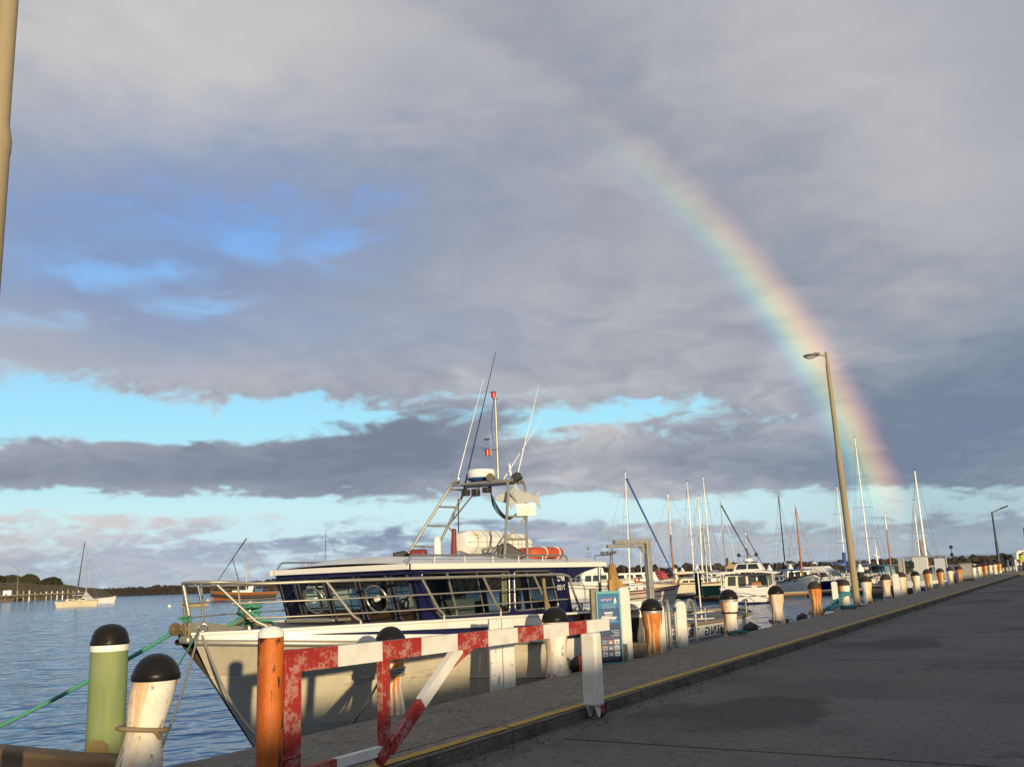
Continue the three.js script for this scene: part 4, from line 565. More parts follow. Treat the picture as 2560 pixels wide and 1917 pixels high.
M.hull = texmat(colorTex(512, 256, (u, v) => { const n = tfbm(u, v, 4, 5), st = tfbm(u, v * 0.12, 30, 3), s = tfbm(u, v, 60, 2); let c = mix3([0.58, 0.525, 0.41], [0.51, 0.455, 0.35], n); c = mix3(c, [0.36, 0.31, 0.22], 0.5 * sstep(0.62, 0.85, st)); const sc = tfbm(u * 0.5 + 0.3, v, 14, 4, 0.6); c = mix3(c, [0.22, 0.20, 0.17], 0.55 * sstep(0.70, 0.80, sc)); const e = 0.92 + 0.16 * s; return [c[0] * e, c[1] * e, c[2] * e]; }, [0.22, 0.45]), 0.5);
M.deck = texmat(colorTex(256, 256, (u, v) => { const n = tfbm(u, v, 4, 4); return mix3([0.20, 0.195, 0.185], [0.13, 0.125, 0.115], n); }, [0.7, 0.7]), 0.6, 0.35, { bumpMap: grayTex(128, 128, (u, v) => { const a = (u * 8) % 1, b = (v * 8) % 1, f = (Math.floor(u * 8) + Math.floor(v * 8)) % 2; const x = a - 0.5, y = b - 0.5, p = f ? x + y : x - y, q = f ? x - y : x + y; return Math.abs(p) < 0.42 && Math.abs(q) < 0.13 ? 1 : 0; }, [2.6, 2.6]), bumpScale: 0.02 });
for (const sd of [1, -1]) {
  const P = (name, k0, k1, m) => { const b = new MB(); b.add(loft(k0, k1, sd, 5.72)); b.build(name, m, charter); };
  P('topside', 'G', 'R', M.white); P('hull_plate', 'R', 'K', M.hull); P('hull_plate', 'K', 'C', M.hull); P('bottom_plate', 'C', 'Q', M.hull);
  const A = (name, k0, k1, m) => { const b = new MB(); b.add(loft(k0, k1, sd, 9.4, 5.6, 0.17, 12)); b.build(name, m, charter); };
  A('topside', 'G', 'R', M.navy); A('hull_plate', 'R', 'K', M.white); A('hull_plate', 'K', 'C', M.hull); A('bottom_plate', 'C', 'Q', M.dark);
  const st = new MB(), pos = [], idx = [], n = 30; for (let i = 0; i <= n; i++) { const s = 0.55 + (5.7 - 0.55) * i / n, f = i / n, a = hp('G', s, sd).lerp(hp('R', s, sd), 0.36), b = hp('G', s, sd).lerp(hp('R', s, sd), 0.36 + 0.42 * Math.pow(f, 0.7)); for (const q of [a, b]) pos.push(q.x + sd * 0.006, q.y, q.z + 0.004); } for (let i = 0; i < n; i++) { const q = i * 2; if (sd > 0) idx.push(q, q + 2, q + 1, q + 1, q + 2, q + 3); else idx.push(q, q + 1, q + 2, q + 1, q + 3, q + 2); } const g = new THREE.BufferGeometry(); g.setAttribute('position', new THREE.Float32BufferAttribute(pos, 3)); g.setIndex(idx); g.computeVertexNormals(); st.add(g); st.build('navy_stripe', M.navy, charter);
  const rr = new MB(), rp = []; for (let i = 0; i <= 24; i++) { const q = hp('R', 0.03 + 5.67 * Math.pow(i / 24, 1.3), sd); q.x += sd * 0.02; rp.push(q); } rr.tube(rp, 0.04, 8, 70); rr.build('rubbing_rail', M.alu, charter);
  const gw = new MB(), gp = []; for (let i = 0; i <= 24; i++) { const q = hp('G', 9.4 * Math.pow(i / 24, 1.3), sd); gp.push(q); } gw.tube(gp, 0.022, 6, 70); gw.build('gunwale', M.white, charter);
  const sm = new MB(), sp = []; for (let i = 0; i <= 20; i++) { const q = hp('K', 0.38 + 5.3 * Math.pow(i / 20, 1.4), sd); q.x += sd * 0.002; sp.push(q); } sm.tube(sp, 0.008, 5, 60); sm.build('plate_seam', M.hull, charter);
}
{ // bulkheads, stem nose, deck
  const q = new MB(); for (const sd of [1, -1]) { const p = ['G', 'R', 'K', 'C'].map((k) => hp(k, 5.72, sd)); p.push(c3(5.72, 0, -0.5), c3(5.72, 0, 0.8)); const s = new THREE.Shape(p.map((v) => new THREE.Vector2(v.x, v.y))); q.add(new THREE.ShapeGeometry(s), new THREE.Matrix4().setPosition(0, 0, -5.72)); } q.build('bulkhead', M.hull, charter);
  const tr = new MB(); tr.box(0, -0.5, -9.4, 3.2, 2.5, 0.04); tr.build('transom', M.white, charter);
  const nose = new MB(); nose.rbox(0, 0.85, -0.03, 0.20, 0.10, 0.12, 0.04); nose.build('stem_head', M.alu, charter);
  const pos = [], idx = [], n = 36; for (let i = 0; i <= n; i++) { const s = 0.02 + 9.35 * Math.pow(i / n, 1.3); for (const sd of [-1, 1]) { const p = hp('G', s, sd, 0.015); pos.push(p.x, p.y - 0.015, p.z); } } for (let i = 0; i < n; i++) { const a = i * 2; idx.push(a, a + 1, a + 2, a + 1, a + 3, a + 2); } const g = new THREE.BufferGeometry(); g.setAttribute('position', new THREE.Float32BufferAttribute(pos, 3)); g.setIndex(idx); g.computeVertexNormals(); const d = new MB(); d.add(g); d.build('deck', M.deck, charter);
  const hatch = new MB(); hatch.rbox(-0.1, 0.95, -2.35, 1.0, 0.05, 0.36, 0.015); hatch.build('hatch', M.alu, charter); const cl = new MB(); cl.cyl(c3(1.35, -0.35, 0.955), c3(1.35, 0.1, 0.955), 0.018); cl.cyl(c3(1.35, -0.2, 0.90), c3(1.35, -0.2, 0.955), 0.016); cl.build('deck_cleat', M.dark, charter);
}
// ---- cabin: wall plates with real openings, frames and panes
function roundPoly(p, r) { const out = []; for (let i = 0; i < p.length; i++) { const a = p[(i + p.length - 1) % p.length], b = p[i], c = p[(i + 1) % p.length], d1 = [a[0] - b[0], a[1] - b[1]], d2 = [c[0] - b[0], c[1] - b[1]], l1 = Math.hypot(...d1), l2 = Math.hypot(...d2), k = Math.min(r, l1 * 0.45, l2 * 0.45), A = [b[0] + d1[0] / l1 * k, b[1] + d1[1] / l1 * k], C = [b[0] + d2[0] / l2 * k, b[1] + d2[1] / l2 * k]; for (let j = 0; j <= 5; j++) { const t = j / 5; out.push([(1 - t) ** 2 * A[0] + 2 * t * (1 - t) * b[0] + t * t * C[0], (1 - t) ** 2 * A[1] + 2 * t * (1 - t) * b[1] + t * t * C[1]]); } } return out; }
function wallPanel(P, holes, th, parent, m, frameM, glassM, opt = {}) {    // P: four corners bl, br, tr, tl; holes: four uv corners each
  const e1 = P[1].clone().sub(P[0]).normalize(), nrm = e1.clone().cross(P[3].clone().sub(P[0])).normalize(), e2 = nrm.clone().cross(e1), to2 = (v) => { const d = v.clone().sub(P[0]); return [d.dot(e1), d.dot(e2)]; };
  const B = new THREE.Matrix4().makeBasis(e1, e2, nrm).setPosition(P[0]), bil = (u, v) => P[0].clone().multiplyScalar((1 - u) * (1 - v)).addScaledVector(P[1], u * (1 - v)).addScaledVector(P[2], u * v).addScaledVector(P[3], (1 - u) * v);
  const rings = holes.map((h) => roundPoly(h.uv.map(([u, v]) => to2(bil(u, v))), h.r ?? 0.07));
  const w = new MB(); w.ext(P.map(to2), th, B.clone().multiply(new THREE.Matrix4().makeTranslation(0, 0, -th)), 0, rings); w.build(opt.name || 'cabin_wall', m, parent);
  holes.forEach((h, i) => {
    if (h.open) return; const win = new THREE.Group(); win.name = 'window'; parent.add(win);
    const f = new MB(); f.tube(rings[i].map(([x, y]) => V(x, y, 0.004).applyMatrix4(B)), opt.fr || 0.019, 6, 80, true, 0.2); f.build('frame', frameM, win);
    const g = new MB(); g.add(new THREE.ShapeGeometry(new THREE.Shape(rings[i].map(([x, y]) => new THREE.Vector2(x, y)))), B.clone().multiply(new THREE.Matrix4().makeTranslation(0, 0, -th * 0.5))); g.build('pane', glassM, win);
    for (const [u0, v0, u1, v1, wd] of h.bars || []) { const d = new MB(); const a = bil(u0, v0), b = bil(u1, v1); d.cyl(a, b, wd || 0.014, wd || 0.014, 6); d.build('mullion', frameM, win); }
    if (h.screen) { const q = bil(...h.screen), ring = new MB(); ring.add(new THREE.TorusGeometry(0.205, 0.018, 8, 36), new THREE.Matrix4().makeBasis(e1, e2, nrm).setPosition(q.clone().addScaledVector(nrm, 0.02))); ring.build('clear_view_ring', M.steel, win); const hub = new MB(); hub.cyl(q.clone().addScaledVector(nrm, -0.02), q.clone().addScaledVector(nrm, 0.045), 0.045, 0.035, 14); hub.build('clear_view_hub', M.white, win); }
  });
}
{
  const cab = new THREE.Group(); cab.name = 'cabin'; charter.add(cab);
  const vis = 1.63, bot = 0.82, hw = 1.42;
  // windscreen, leaning forward at the top
  const wu = (w) => (w + hw) / (2 * hw), v0 = 0.09, v1 = 0.93, hole = (a, b) => ({ uv: [[wu(a), v0], [wu(b), v0], [wu(b), v1], [wu(a), v1]], r: 0.09 });
  const hs = [hole(-1.36, -1.03), hole(-0.94, -0.38), hole(-0.29, 0.29), hole(0.38, 0.94), hole(1.03, 1.36)]; hs[1].screen = [wu(-0.66), 0.50]; hs[3].screen = [wu(0.66), 0.50];
  wallPanel([c3(2.95, -hw, bot), c3(2.95, hw, bot), c3(2.66, hw, vis), c3(2.66, -hw, vis)], hs, 0.03, cab, M.navy, M.dark, M.smoke, { name: 'windscreen_wall' });
  for (const sd of [1, -1]) { const P = [c3(2.95, sd * hw, bot), c3(7.0, sd * hw, bot - 0.06), c3(6.82, sd * hw, vis - 0.05), c3(2.66, sd * hw, vis)]; const hA = { uv: [[0.095, 0.14], [0.53, 0.14], [0.578, 0.93], [0.05, 0.93]], bars: [[0.20, 0.14, 0.195, 0.93, 0.022], [0.365, 0.14, 0.37, 0.93, 0.009]] }, hB = { uv: [[0.568, 0.15], [0.892, 0.17], [0.875, 0.93], [0.612, 0.93]], bars: [[0.69, 0.16, 0.70, 0.93, 0.008]] };
    const Q = sd > 0 ? P : [P[1], P[0], P[3], P[2]], fl = (h) => sd > 0 ? h : ({ ...h, uv: [1, 0, 3, 2].map((i) => [1 - h.uv[i][0], h.uv[i][1]]), bars: h.bars.map(([a, b, c, d, e]) => [1 - a, b, 1 - c, d, e]) }); wallPanel(Q, [fl(hA), fl(hB)], 0.03, cab, M.navy, M.steel, M.smoke); }
  wallPanel([c3(7.0, hw, bot - 0.06), c3(7.0, -hw, bot - 0.06), c3(6.82, -hw, vis - 0.05), c3(6.82, hw, vis - 0.05)], [{ uv: [[0.35, 0.02], [0.65, 0.02], [0.65, 0.93], [0.35, 0.93]], r: 0.03, open: true }, { uv: [[0.07, 0.3], [0.3, 0.3], [0.3, 0.9], [0.07, 0.9]] }, { uv: [[0.7, 0.3], [0.93, 0.3], [0.93, 0.9], [0.7, 0.9]] }], 0.03, cab, M.navy, M.steel, M.smoke);
  for (const sd of [1, -1]) { const b = new MB(); b.ext([[6.82, 1.60], [8.0, 1.60], [8.0, 1.57], [7.4, 1.48], [6.86, 1.36]], 0.03, new THREE.Matrix4().makeRotationY(Math.PI / 2).setPosition(sd * 1.42 - 0.015, 0, 0)); b.build('roof_bracket', M.navy, cab); const p = new MB(); p.cyl(c3(8.0, sd * 1.42, 0.0), c3(8.0, sd * 1.42, 1.62), 0.03, 0.03, 10); p.build('roof_post', M.alu, cab); }
  // interior
  const fl = new MB(); fl.box(0, 0.40, -5, 2.7, 0.04, 4.1); fl.build('cabin_floor', M.teak, cab); const da = new MB(); da.rbox(0, 0.92, -3.25, 2.6, 0.26, 0.5, 0.03); da.build('dashboard', mat([0.19, 0.075, 0.03], 0.5), cab);
  const bin = new MB(); bin.rbox(0, 0.62, -3.12, 2.7, 0.5, 0.12, 0.01); bin.build('dash_panel', mat([0.23, 0.09, 0.035], 0.6), cab); const wh = new MB(); wh.add(new THREE.TorusGeometry(0.16, 0.015, 8, 24), new THREE.Matrix4().makeRotationX(-0.5).setPosition(0.6, 1.12, -3.62)); wh.build('steering_wheel', M.dark, cab);
  for (const [s, w] of [[3.9, 0.6], [3.9, -0.6], [5.9, 0.7], [6.0, -0.6]]) { const a = new MB(); a.rbox(w, 0.70, -s, 0.46, 0.14, 0.44, 0.04); a.rbox(w, 0.98, -s - 0.2, 0.44, 0.5, 0.1, 0.05); a.cyl(c3(s, w, 0.42), c3(s, w, 0.66), 0.05); a.build('seat', M.dark, cab); }
  const tb = new MB(); tb.rbox(-0.85, 0.86, -5.0, 0.7, 0.05, 1.3, 0.02); tb.build('table', M.white, cab); const cu = new MB(); for (let k = 0; k < 7; k++) cu.cyl(c3(5.02 + k * 0.02, 1.33, 1.0), c3(5.02 + k * 0.02, 1.33, 1.56), 0.022, 0.022, 6); cu.build('curtain', M.cream, cab); const bx = new MB(); bx.rbox(0.1, 0.83, -4.4, 0.5, 0.8, 0.5, 0.02); bx.build('galley_locker', M.white, cab); const wp = new MB(); wp.rbox(1.05, 1.02, -4.2, 0.32, 0.28, 0.5, 0.04); wp.build('cushion', M.gray, cab);
  // registration, mirrored like the photograph
  printPlate('registration_mark', 0.30, 0.46, canvasTex(150, 230, (x, W, H) => { x.save(); x.translate(W, 0); x.scale(-1, 1); x.fillStyle = '#0c0d38'; x.fillRect(0, 0, W, H); x.fillStyle = '#e8e6de'; x.textAlign = 'center'; x.font = 'bold 82px sans-serif'; x.fillText('MD', W / 2, 92); x.font = 'bold 60px sans-serif'; x.fillText('7199', W / 2, 168); x.restore(); }), cab, [hw + 0.0045, 1.30, -6.64], Math.PI / 2, 0.3);
}
{ // crowned roof with visor
  const rf = new THREE.Group(); rf.name = 'roof'; charter.add(rf);
  const n = 24, m = 14, pos = [], idx = [], s0 = 2.60, s1 = 8.12, hw = 1.50, f = (i, j) => { const u = i / n, v = j / m * 2 - 1, s = s0 + (s1 - s0) * u, w = v * hw * (u < 0.06 ? 0.95 : 1); return c3(s + 0.05 * v * v * (u < 0.1 ? 1 : 0), w, 1.70 + 0.155 * (1 - Math.pow(Math.abs(v), 2.2)) * sstep(-0.05, 0.10, u) - 0.05 * u); };
  for (let i = 0; i <= n; i++) for (let j = 0; j <= m; j++) { const p = f(i, j); pos.push(p.x, p.y, p.z); } for (let i = 0; i < n; i++) for (let j = 0; j < m; j++) { const a = i * (m + 1) + j; idx.push(a, a + 1, a + m + 1, a + 1, a + m + 2, a + m + 1); }
  const g = new THREE.BufferGeometry(); g.setAttribute('position', new THREE.Float32BufferAttribute(pos, 3)); g.setIndex(idx); g.computeVertexNormals(); const t = new MB(); t.add(g); t.build('roof_skin', M.white, rf);
  const ed = new MB(); for (const sd of [1, -1]) { const a = f(1, sd > 0 ? m : 0), b = f(n, sd > 0 ? m : 0); ed.bar(V(sd * 1.495, a.y - 0.038, -2.62), V(sd * 1.495, b.y - 0.038, -8.12), 0.03, 0.082); } ed.bar(V(-1.42, 1.665, -2.64), V(1.42, 1.665, -2.64), 0.03, 0.08); ed.bar(V(-1.5, 1.605, -8.11), V(1.5, 1.605, -8.11), 0.03, 0.09); const e = ed.build('fascia', M.white, rf);
  const so = new MB(); so.box(0, 1.592, -5.35, 2.94, 0.02, 5.45, 0, 0.008); so.build('soffit', M.navy, rf);
  const rail = (w, sa, sb, label) => { const b = new MB(), y = 1.80, pts = [c3(sa, w, 1.70), c3(sa + 0.06, w, y), c3(sa + 0.12, w, y + 0.02), c3(sb - 0.12, w, y - 0.01), c3(sb - 0.04, w, y - 0.03), c3(sb, w, 1.67)]; b.path(pts, 0.016, 8); b.build('roof_rail', M.steel, rf); for (let s = sa + 0.6; s < sb - 0.3; s += 0.72) { const p = new MB(); p.cyl(c3(s, w, 1.67), c3(s, w, y), 0.011, 0.011, 6); p.build('rail_stanchion', M.steel, rf); } };
  rail(1.42, 2.62, 6.9); rail(-1.38, 2.66, 6.4);
}
{ // bow rail
  const br = new THREE.Group(); br.name = 'bow_rail'; charter.add(br);
  const edge = (s, sd, y) => { const p = hp('G', Math.max(s, 0.05), sd, 0.05); return V(p.x + sd * 0.02, y, p.z + (s < 0.05 ? 0.05 - s : 0)); };
  const line = (dy, from) => { const p = []; for (let s = 6.05; s > from; s -= 0.5) p.push(edge(s, -1, 1.465 + dy + 0.008 * (6 - s) * (dy ? 0 : 1))); if (!dy) { p.push(V(-0.44, 1.54 + dy, -0.32), V(-0.24, 1.55 + dy, -0.12), V(0.0, 1.555 + dy, -0.06), V(0.24, 1.55 + dy, -0.12), V(0.44, 1.54 + dy, -0.32)); } return p; };
  const full = line(0, 0.3), near = []; for (let s = 0.55; s < 6.3; s += 0.5) near.push(edge(s, 1, 1.465 + 0.008 * (6 - s)));
  const top = new MB(); top.tube([...full, ...near, edge(6.25, 1, 1.45), edge(6.42, 1, 1.40), edge(6.5, 1, 1.2), edge(6.75, 1, 0.80)], 0.021, 8, 160, false, 0.5); top.build('top_rail', M.alu, br);
  for (const sd of [1, -1]) for (const [y0, y1, sa, sb] of [[1.29, 1.27, 0.32, 6.55], [1.10, 1.06, 0.45, 6.65]]) { const b = new MB(), p = []; for (let s = sa; s <= sb; s += 0.42) p.push(edge(s, sd, lerp(y0, y1, s / 6.5) - 0.015)); b.tube(p, 0.011, 6, 70); b.build('mid_rail', M.alu, br); }
  const post = (s, sd, lean) => { const b = new MB(); b.tube([edge(s - lean, sd, 1.47 + 0.008 * (6 - s)), edge(s - lean * 0.25, sd, 1.06), edge(s, sd, 0.98), edge(s, sd, curve(hullLine.G.y, s) - 0.02)], 0.019, 8, 24, false, 0.3); b.build('stanchion', M.alu, br); };
  for (const s of [0.62, 1.62, 3.02, 4.36, 5.72]) post(s, 1, 0.42); for (const s of [0.5, 1.25, 2.2, 3.6, 5.0]) post(s, -1, 0.12);
  const bp = new MB(); bp.tube([V(-0.26, 1.54, -0.14), V(-0.22, 1.2, -0.2), V(-0.2, 0.9, -0.26)], 0.026, 8, 16); bp.build('stanchion', M.alu, br); const jack = new MB(); jack.cyl(V(0.10, 1.52, -0.10), V(0.13, 1.30, -0.14), 0.016); jack.build('flag_socket', M.chrome, br);
}
{ // bow roller, samson post, ropes
  const ro = new THREE.Group(); ro.name = 'bow_roller'; charter.add(ro);
  for (const [w, z] of [[-0.06, 0.10], [0.06, 0.02]]) { const b = new MB(); b.cyl(V(w - 0.015, 0.985, z), V(w + 0.015, 0.985, z), 0.082, 0.082, 24); b.cyl(V(w - 0.03, 0.985, z), V(w + 0.03, 0.985, z), 0.03, 0.03, 14); b.build('cheek', M.bronze, ro); }
  const ch = new MB(); ch.ext([[-0.02, 0.90], [0.85, 0.93], [0.80, 0.96], [0.2, 1.055], [-0.02, 1.06]], 0.02, new THREE.Matrix4().makeRotationY(Math.PI / 2).setPosition(0.10, 0, 0.0)); ch.build('side_plate', M.alu, ro); const fl = new MB(); fl.add(new THREE.TorusGeometry(0.045, 0.012, 8, 20), new THREE.Matrix4().makeRotationY(0.9).setPosition(0.16, 0.99, -0.16)); fl.build('fairlead', M.chrome, ro);
  const sp = new MB(); sp.cyl(c3(1.05, -0.05, 0.85), c3(1.05, -0.05, 1.25), 0.055, 0.055, 16); sp.lathe([[0.001, 1.29], [0.09, 1.285], [0.098, 1.27], [0.09, 1.255], [0.05, 1.25]], c3(1.05, -0.05, 0), 20); sp.build('samson_post', M.steel, charter);
  const world = (s, w, y) => charter.localToWorld(c3(s, w, y)); charter.updateMatrixWorld(true);
  const r = rng(6), coil = new MB(); for (let k = 0; k < 9; k++) { const p = []; for (let i = 0; i < 14; i++) { const a = i / 14 * 6.283; p.push(V(Math.cos(a) * (0.06 + 0.07 * r() + 0.02 * (k % 3)), 0.05 + k * 0.030 + r() * 0.05, Math.sin(a) * (0.07 + 0.04 * r() + 0.025 * (k % 3)))); } coil.tube(p, 0.017, 6, 50, true); } for (let k = 0; k < 5; k++) coil.tube([V(0.02, 0.2 + k * 0.02, 0.12), V(0.12 + r() * 0.1, 0.12, 0.35), V(0.1 + r() * 0.08, 0.05, 0.62 + r() * 0.15), V(0.12, 0.06, 0.86)], 0.016, 6, 24); for (let k = 0; k < 6; k++) coil.tube([V(0.1, 0.22, 0.06), V(0.18 + 0.02 * k, 0.12 - 0.01 * k, -0.02 - 0.03 * k), V(0.14, 0.03, -0.1 - 0.04 * k)], 0.015, 6, 14);
  const cw = world(1.05, -0.05, 0.91); single('rope_coil', 'bright green rope wound round the samson post on the foredeck', 'rope', coil, M.ropeGreen, [cw.x, cw.y, cw.z], -CB.yaw);
  const tn = new MB(); tn.tube([V(0.06, 0.2, 0.05), V(0.16, 0.12, 0.3), V(0.12, 0.05, 0.6), V(0.1, 0.05, 0.82)], 0.03, 7, 30); tn.tube([V(0.1, 0.16, 0.1), V(0.22, 0.08, 0.05), V(0.3, 0.03, -0.12)], 0.03, 7, 20); single('grey_hawser', 'thick grey-brown rope lying with the green coil on the foredeck', 'rope', tn, M.ropeTan, [cw.x, cw.y, cw.z], -CB.yaw);
  const line = (name, label, m, pts, rad) => { const b = new MB(); b.tube(pts, rad, 7, 60); return single(name, label, 'rope', b, m); };
  const bw = world(0.12, 0.14, 0.98), sag = (a, b, d) => { const p = []; for (let i = 0; i <= 8; i++) { const t = i / 8, q = a.clone().lerp(b, t); q.y -= d * 4 * t * (1 - t); p.push(q); } return p; };
  line('mooring_line', 'green mooring line running from the bow out of the picture on the left', M.ropeGreen, sag(world(-0.1, -0.06, 0.96), V(-13.6, -0.75, -6.3), 0.10), 0.027);
  line('mooring_line', 'thin green line from the bow down to the thick leaning bollard', M.ropeGreen, sag(bw, V(-7.25, 0.42, -5.5), 0.02), 0.011);
  line('mooring_line', 'pale grey line hanging from the bow fairlead past the bollard', M.ropeGray, sag(bw.clone(), V(-7.35, -0.12, -5.62), 0.14), 0.014);
  line('mooring_line', 'grey line sagging from the bow along the cream hull', M.ropeGray, sag(bw.clone(), V(-7.06, -0.12, -7.0), 0.32), 0.016);
  const kn = new MB(); for (let k = 0; k < 14; k++) { const a = r() * 6.28, b = r() * 3; kn.tube([V(0, 0, 0), V(Math.cos(a) * 0.05, 0.03 + 0.05 * r(), Math.sin(a) * 0.05), V(Math.cos(a + b) * 0.08, 0.08 * r(), Math.sin(a + b) * 0.08)], 0.010, 5, 10); } const kw = world(0.06, -0.1, 1.06); single('rope_tuft', 'tuft of frayed green rope on the bow roller', 'rope', kn, M.ropeGreen, [kw.x, kw.y, kw.z]);
}
{ // radar arch, in ship axes from measured feet and tops
  const ar = new THREE.Group(); ar.name = 'radar_arch'; ar.position.x = -0.36; charter.add(ar); const AX = V(0.36, 0, 0);
  const N0 = c3(5.62, 1.30, 1.66), N1 = c3(6.30, 1.32, 1.66), F0 = c3(5.75, -1.18, 1.74), F1 = c3(6.55, -1.18, 1.72), TN0 = c3(6.38, 0.92, 3.12), TN1 = c3(6.92, 0.92, 3.14), TF0 = c3(6.35, -0.42, 3.18), TF1 = c3(6.85, -0.42, 3.2);
  const leg = (a, t, inn) => { const b = new MB(); b.tube([a, a.clone().lerp(t, 0.55), a.clone().lerp(t, 0.93), t.clone().add(V(inn * 0.05, 0.05, 0)), t.clone().add(V(inn * 0.22, 0.09, 0))], 0.026, 9, 40, false, 0.35); b.build('leg', M.alu, ar); };
  leg(N0, TN0, -1); leg(N1, TN1, -1); leg(F0, TF0, 1); leg(F1, TF1, 1);
  const rung = (a0, a1, b0, b1, f) => { const b = new MB(); b.cyl(a0.clone().lerp(a1, f), b0.clone().lerp(b1, f), 0.018, 0.018, 8); b.build('rung', M.alu, ar); };
  for (const f of [0.24, 0.50, 0.74]) { rung(F0, TF0, F1, TF1, f); } rung(F0, TF0, F1, TF1, 0.96); for (const f of [0.30, 0.58]) rung(N0, TN0, N1, TN1, f);
  const bars = [[F1.clone().lerp(TF1, 0.5), c3(6.6, -0.05, 1.8)], [F1.clone().lerp(TF1, 0.5), c3(6.6, 0.1, 3.16)], [N0.clone().lerp(TN0, 0.22), c3(6.35, 0.15, 1.95)], [N1.clone().lerp(TN1, 0.58), c3(6.3, 0.55, 1.85)], [N1.clone().lerp(TN1, 0.62), TN0.clone().lerp(N0, 0.1)]]; for (const [a, b] of bars) { const m = new MB(); m.cyl(a, b, 0.018, 0.018, 8); m.build('brace', M.alu, ar); }
  const pl = new MB(); pl.rbox(0.25, 3.20, -6.62, 1.15, 0.03, 0.55, 0.008); pl.build('platform', M.galv, ar); const cr = new MB(); cr.cyl(c3(6.38, -0.42, 3.2), c3(6.38, 0.92, 3.17), 0.026, 0.026, 8); cr.build('cross_bar', M.alu, ar); const cr2 = new MB(); cr2.cyl(c3(6.88, -0.42, 3.2), c3(6.88, 0.92, 3.17), 0.026, 0.026, 8); cr2.build('cross_bar', M.alu, ar);
  // fittings on the arch
  const rd = new THREE.Group(); rd.name = 'radar'; rd.position.x = -0.36; charter.add(rd); const d0 = c3(6.62, 0.12, 3.22); const ra = new MB(); ra.lathe([[0.24, 0.07], [0.262, 0.09], [0.262, 0.22], [0.24, 0.245], [0.001, 0.25]], d0, 30); ra.build('radome', M.white, rd); const rb = new MB(); rb.lathe([[0.001, 0.0], [0.16, 0.0], [0.2, 0.03], [0.275, 0.065], [0.272, 0.088], [0.24, 0.09]], d0, 30); rb.build('radome_base', mat([0.03, 0.09, 0.25], 0.4), rd);
  { const g = new THREE.CylinderGeometry(0.2635, 0.2635, 0.05, 16, 1, true, 0.2, 0.95), t = canvasTex(256, 48, (x, W, H) => { x.fillStyle = '#e4e2dc'; x.fillRect(0, 0, W, H); x.translate(W, 0); x.scale(-1, 1); x.fillStyle = '#23262c'; x.font = 'bold 40px sans-serif'; x.fillText('ONWA', 24, 38); }); const me = new THREE.Mesh(g, texmat(t, 0.4)); me.name = 'brand_mark'; me.position.copy(d0).add(V(0, 0.165, 0)); rd.add(me); }
  const ms = new MB(); ms.cyl(c3(6.75, 0.42, 3.2), c3(6.75, 0.42, 4.82), 0.028, 0.022, 10); ms.build('mast', M.alu, ar); const cap = new MB(); cap.cyl(c3(6.75, 0.42, 4.81), c3(6.75, 0.42, 4.835), 0.05, 0.05, 12); cap.build('mast_cap', M.galv, ar);
  const lamp = (p, m, nm) => { const b = new MB(); b.cyl(p, p.clone().add(V(0, 0.10, 0)), 0.045, 0.045, 14); b.build(nm, m, ar); const c = new MB(); c.cyl(p.clone().add(V(0, 0.1, 0)), p.clone().add(V(0, 0.12, 0)), 0.05, 0.05, 14); c.build('lamp_cap', M.dark, ar); };
  lamp(c3(6.75, 0.38, 4.84), M.lens, 'signal_lens'); lamp(c3(6.7, 0.22, 3.94), M.glass, 'signal_lens'); lamp(c3(6.7, 0.22, 3.74), M.lens, 'signal_lens'); const bk = new MB(); bk.rbox(0.32, 3.84, -6.73, 0.24, 0.03, 0.05, 0.008); bk.rbox(0.29, 3.79, -6.72, 0.05, 0.14, 0.05, 0.01); bk.build('lamp_bracket', M.galv, ar);
  const an = (a, b, r0, r1, m, nm = 'whip_aerial') => { const q = new MB(); q.cyl(a, b, r0, r1, 6); q.build(nm, m, ar); };
  an(c3(6.55, -0.30, 3.0), W2L(-10.2, 6.10, -16.05).add(AX), 0.017, 0.006, M.dark); an(c3(6.50, -0.36, 2.95), c3(6.5, -0.38, 2.1), 0.012, 0.012, M.dark); an(c3(6.45, -0.35, 3.25), W2L(-10.2, 5.45, -15.55).add(AX), 0.012, 0.004, M.white); an(c3(6.95, 0.70, 3.25), W2L(-9.15, 5.25, -16.0).add(AX), 0.014, 0.004, M.white); an(c3(6.8, 0.5, 3.25), W2L(-9.15, 4.6, -16.1).add(AX), 0.012, 0.004, M.white); an(c3(6.85, 0.66, 3.2), c3(6.85, 0.62, 3.55), 0.022, 0.02, M.white, 'aerial_mount');
  const fl = (p, ry) => { const b = new MB(); b.rbox(p.x, p.y, p.z, 0.16, 0.14, 0.09, 0.03, ry); b.build('flood_light', M.chrome, ar); }; fl(c3(6.42, -0.34, 3.30), 0.6); const hn = new MB(); hn.cyl(c3(6.5, 0.5, 3.27), c3(6.3, 0.56, 3.27), 0.035, 0.075, 14); hn.build('horn', M.bronze, ar); const bx = new MB(); bx.rbox(0.86, 3.27, -6.75, 0.14, 0.14, 0.2, 0.02, 0.3, 0, 0.5); bx.build('deck_light', M.dark, ar);
  for (const [w, s, q] of [[-0.25, 6.6, 0.12], [-0.05, 6.65, 0.14], [0.25, 6.6, 0.10]]) { const b = new MB(); b.rbox(w, 3.12 - q / 2, -s, 0.14, q, 0.12, 0.02); b.build('underslung_light', M.dark, ar); }
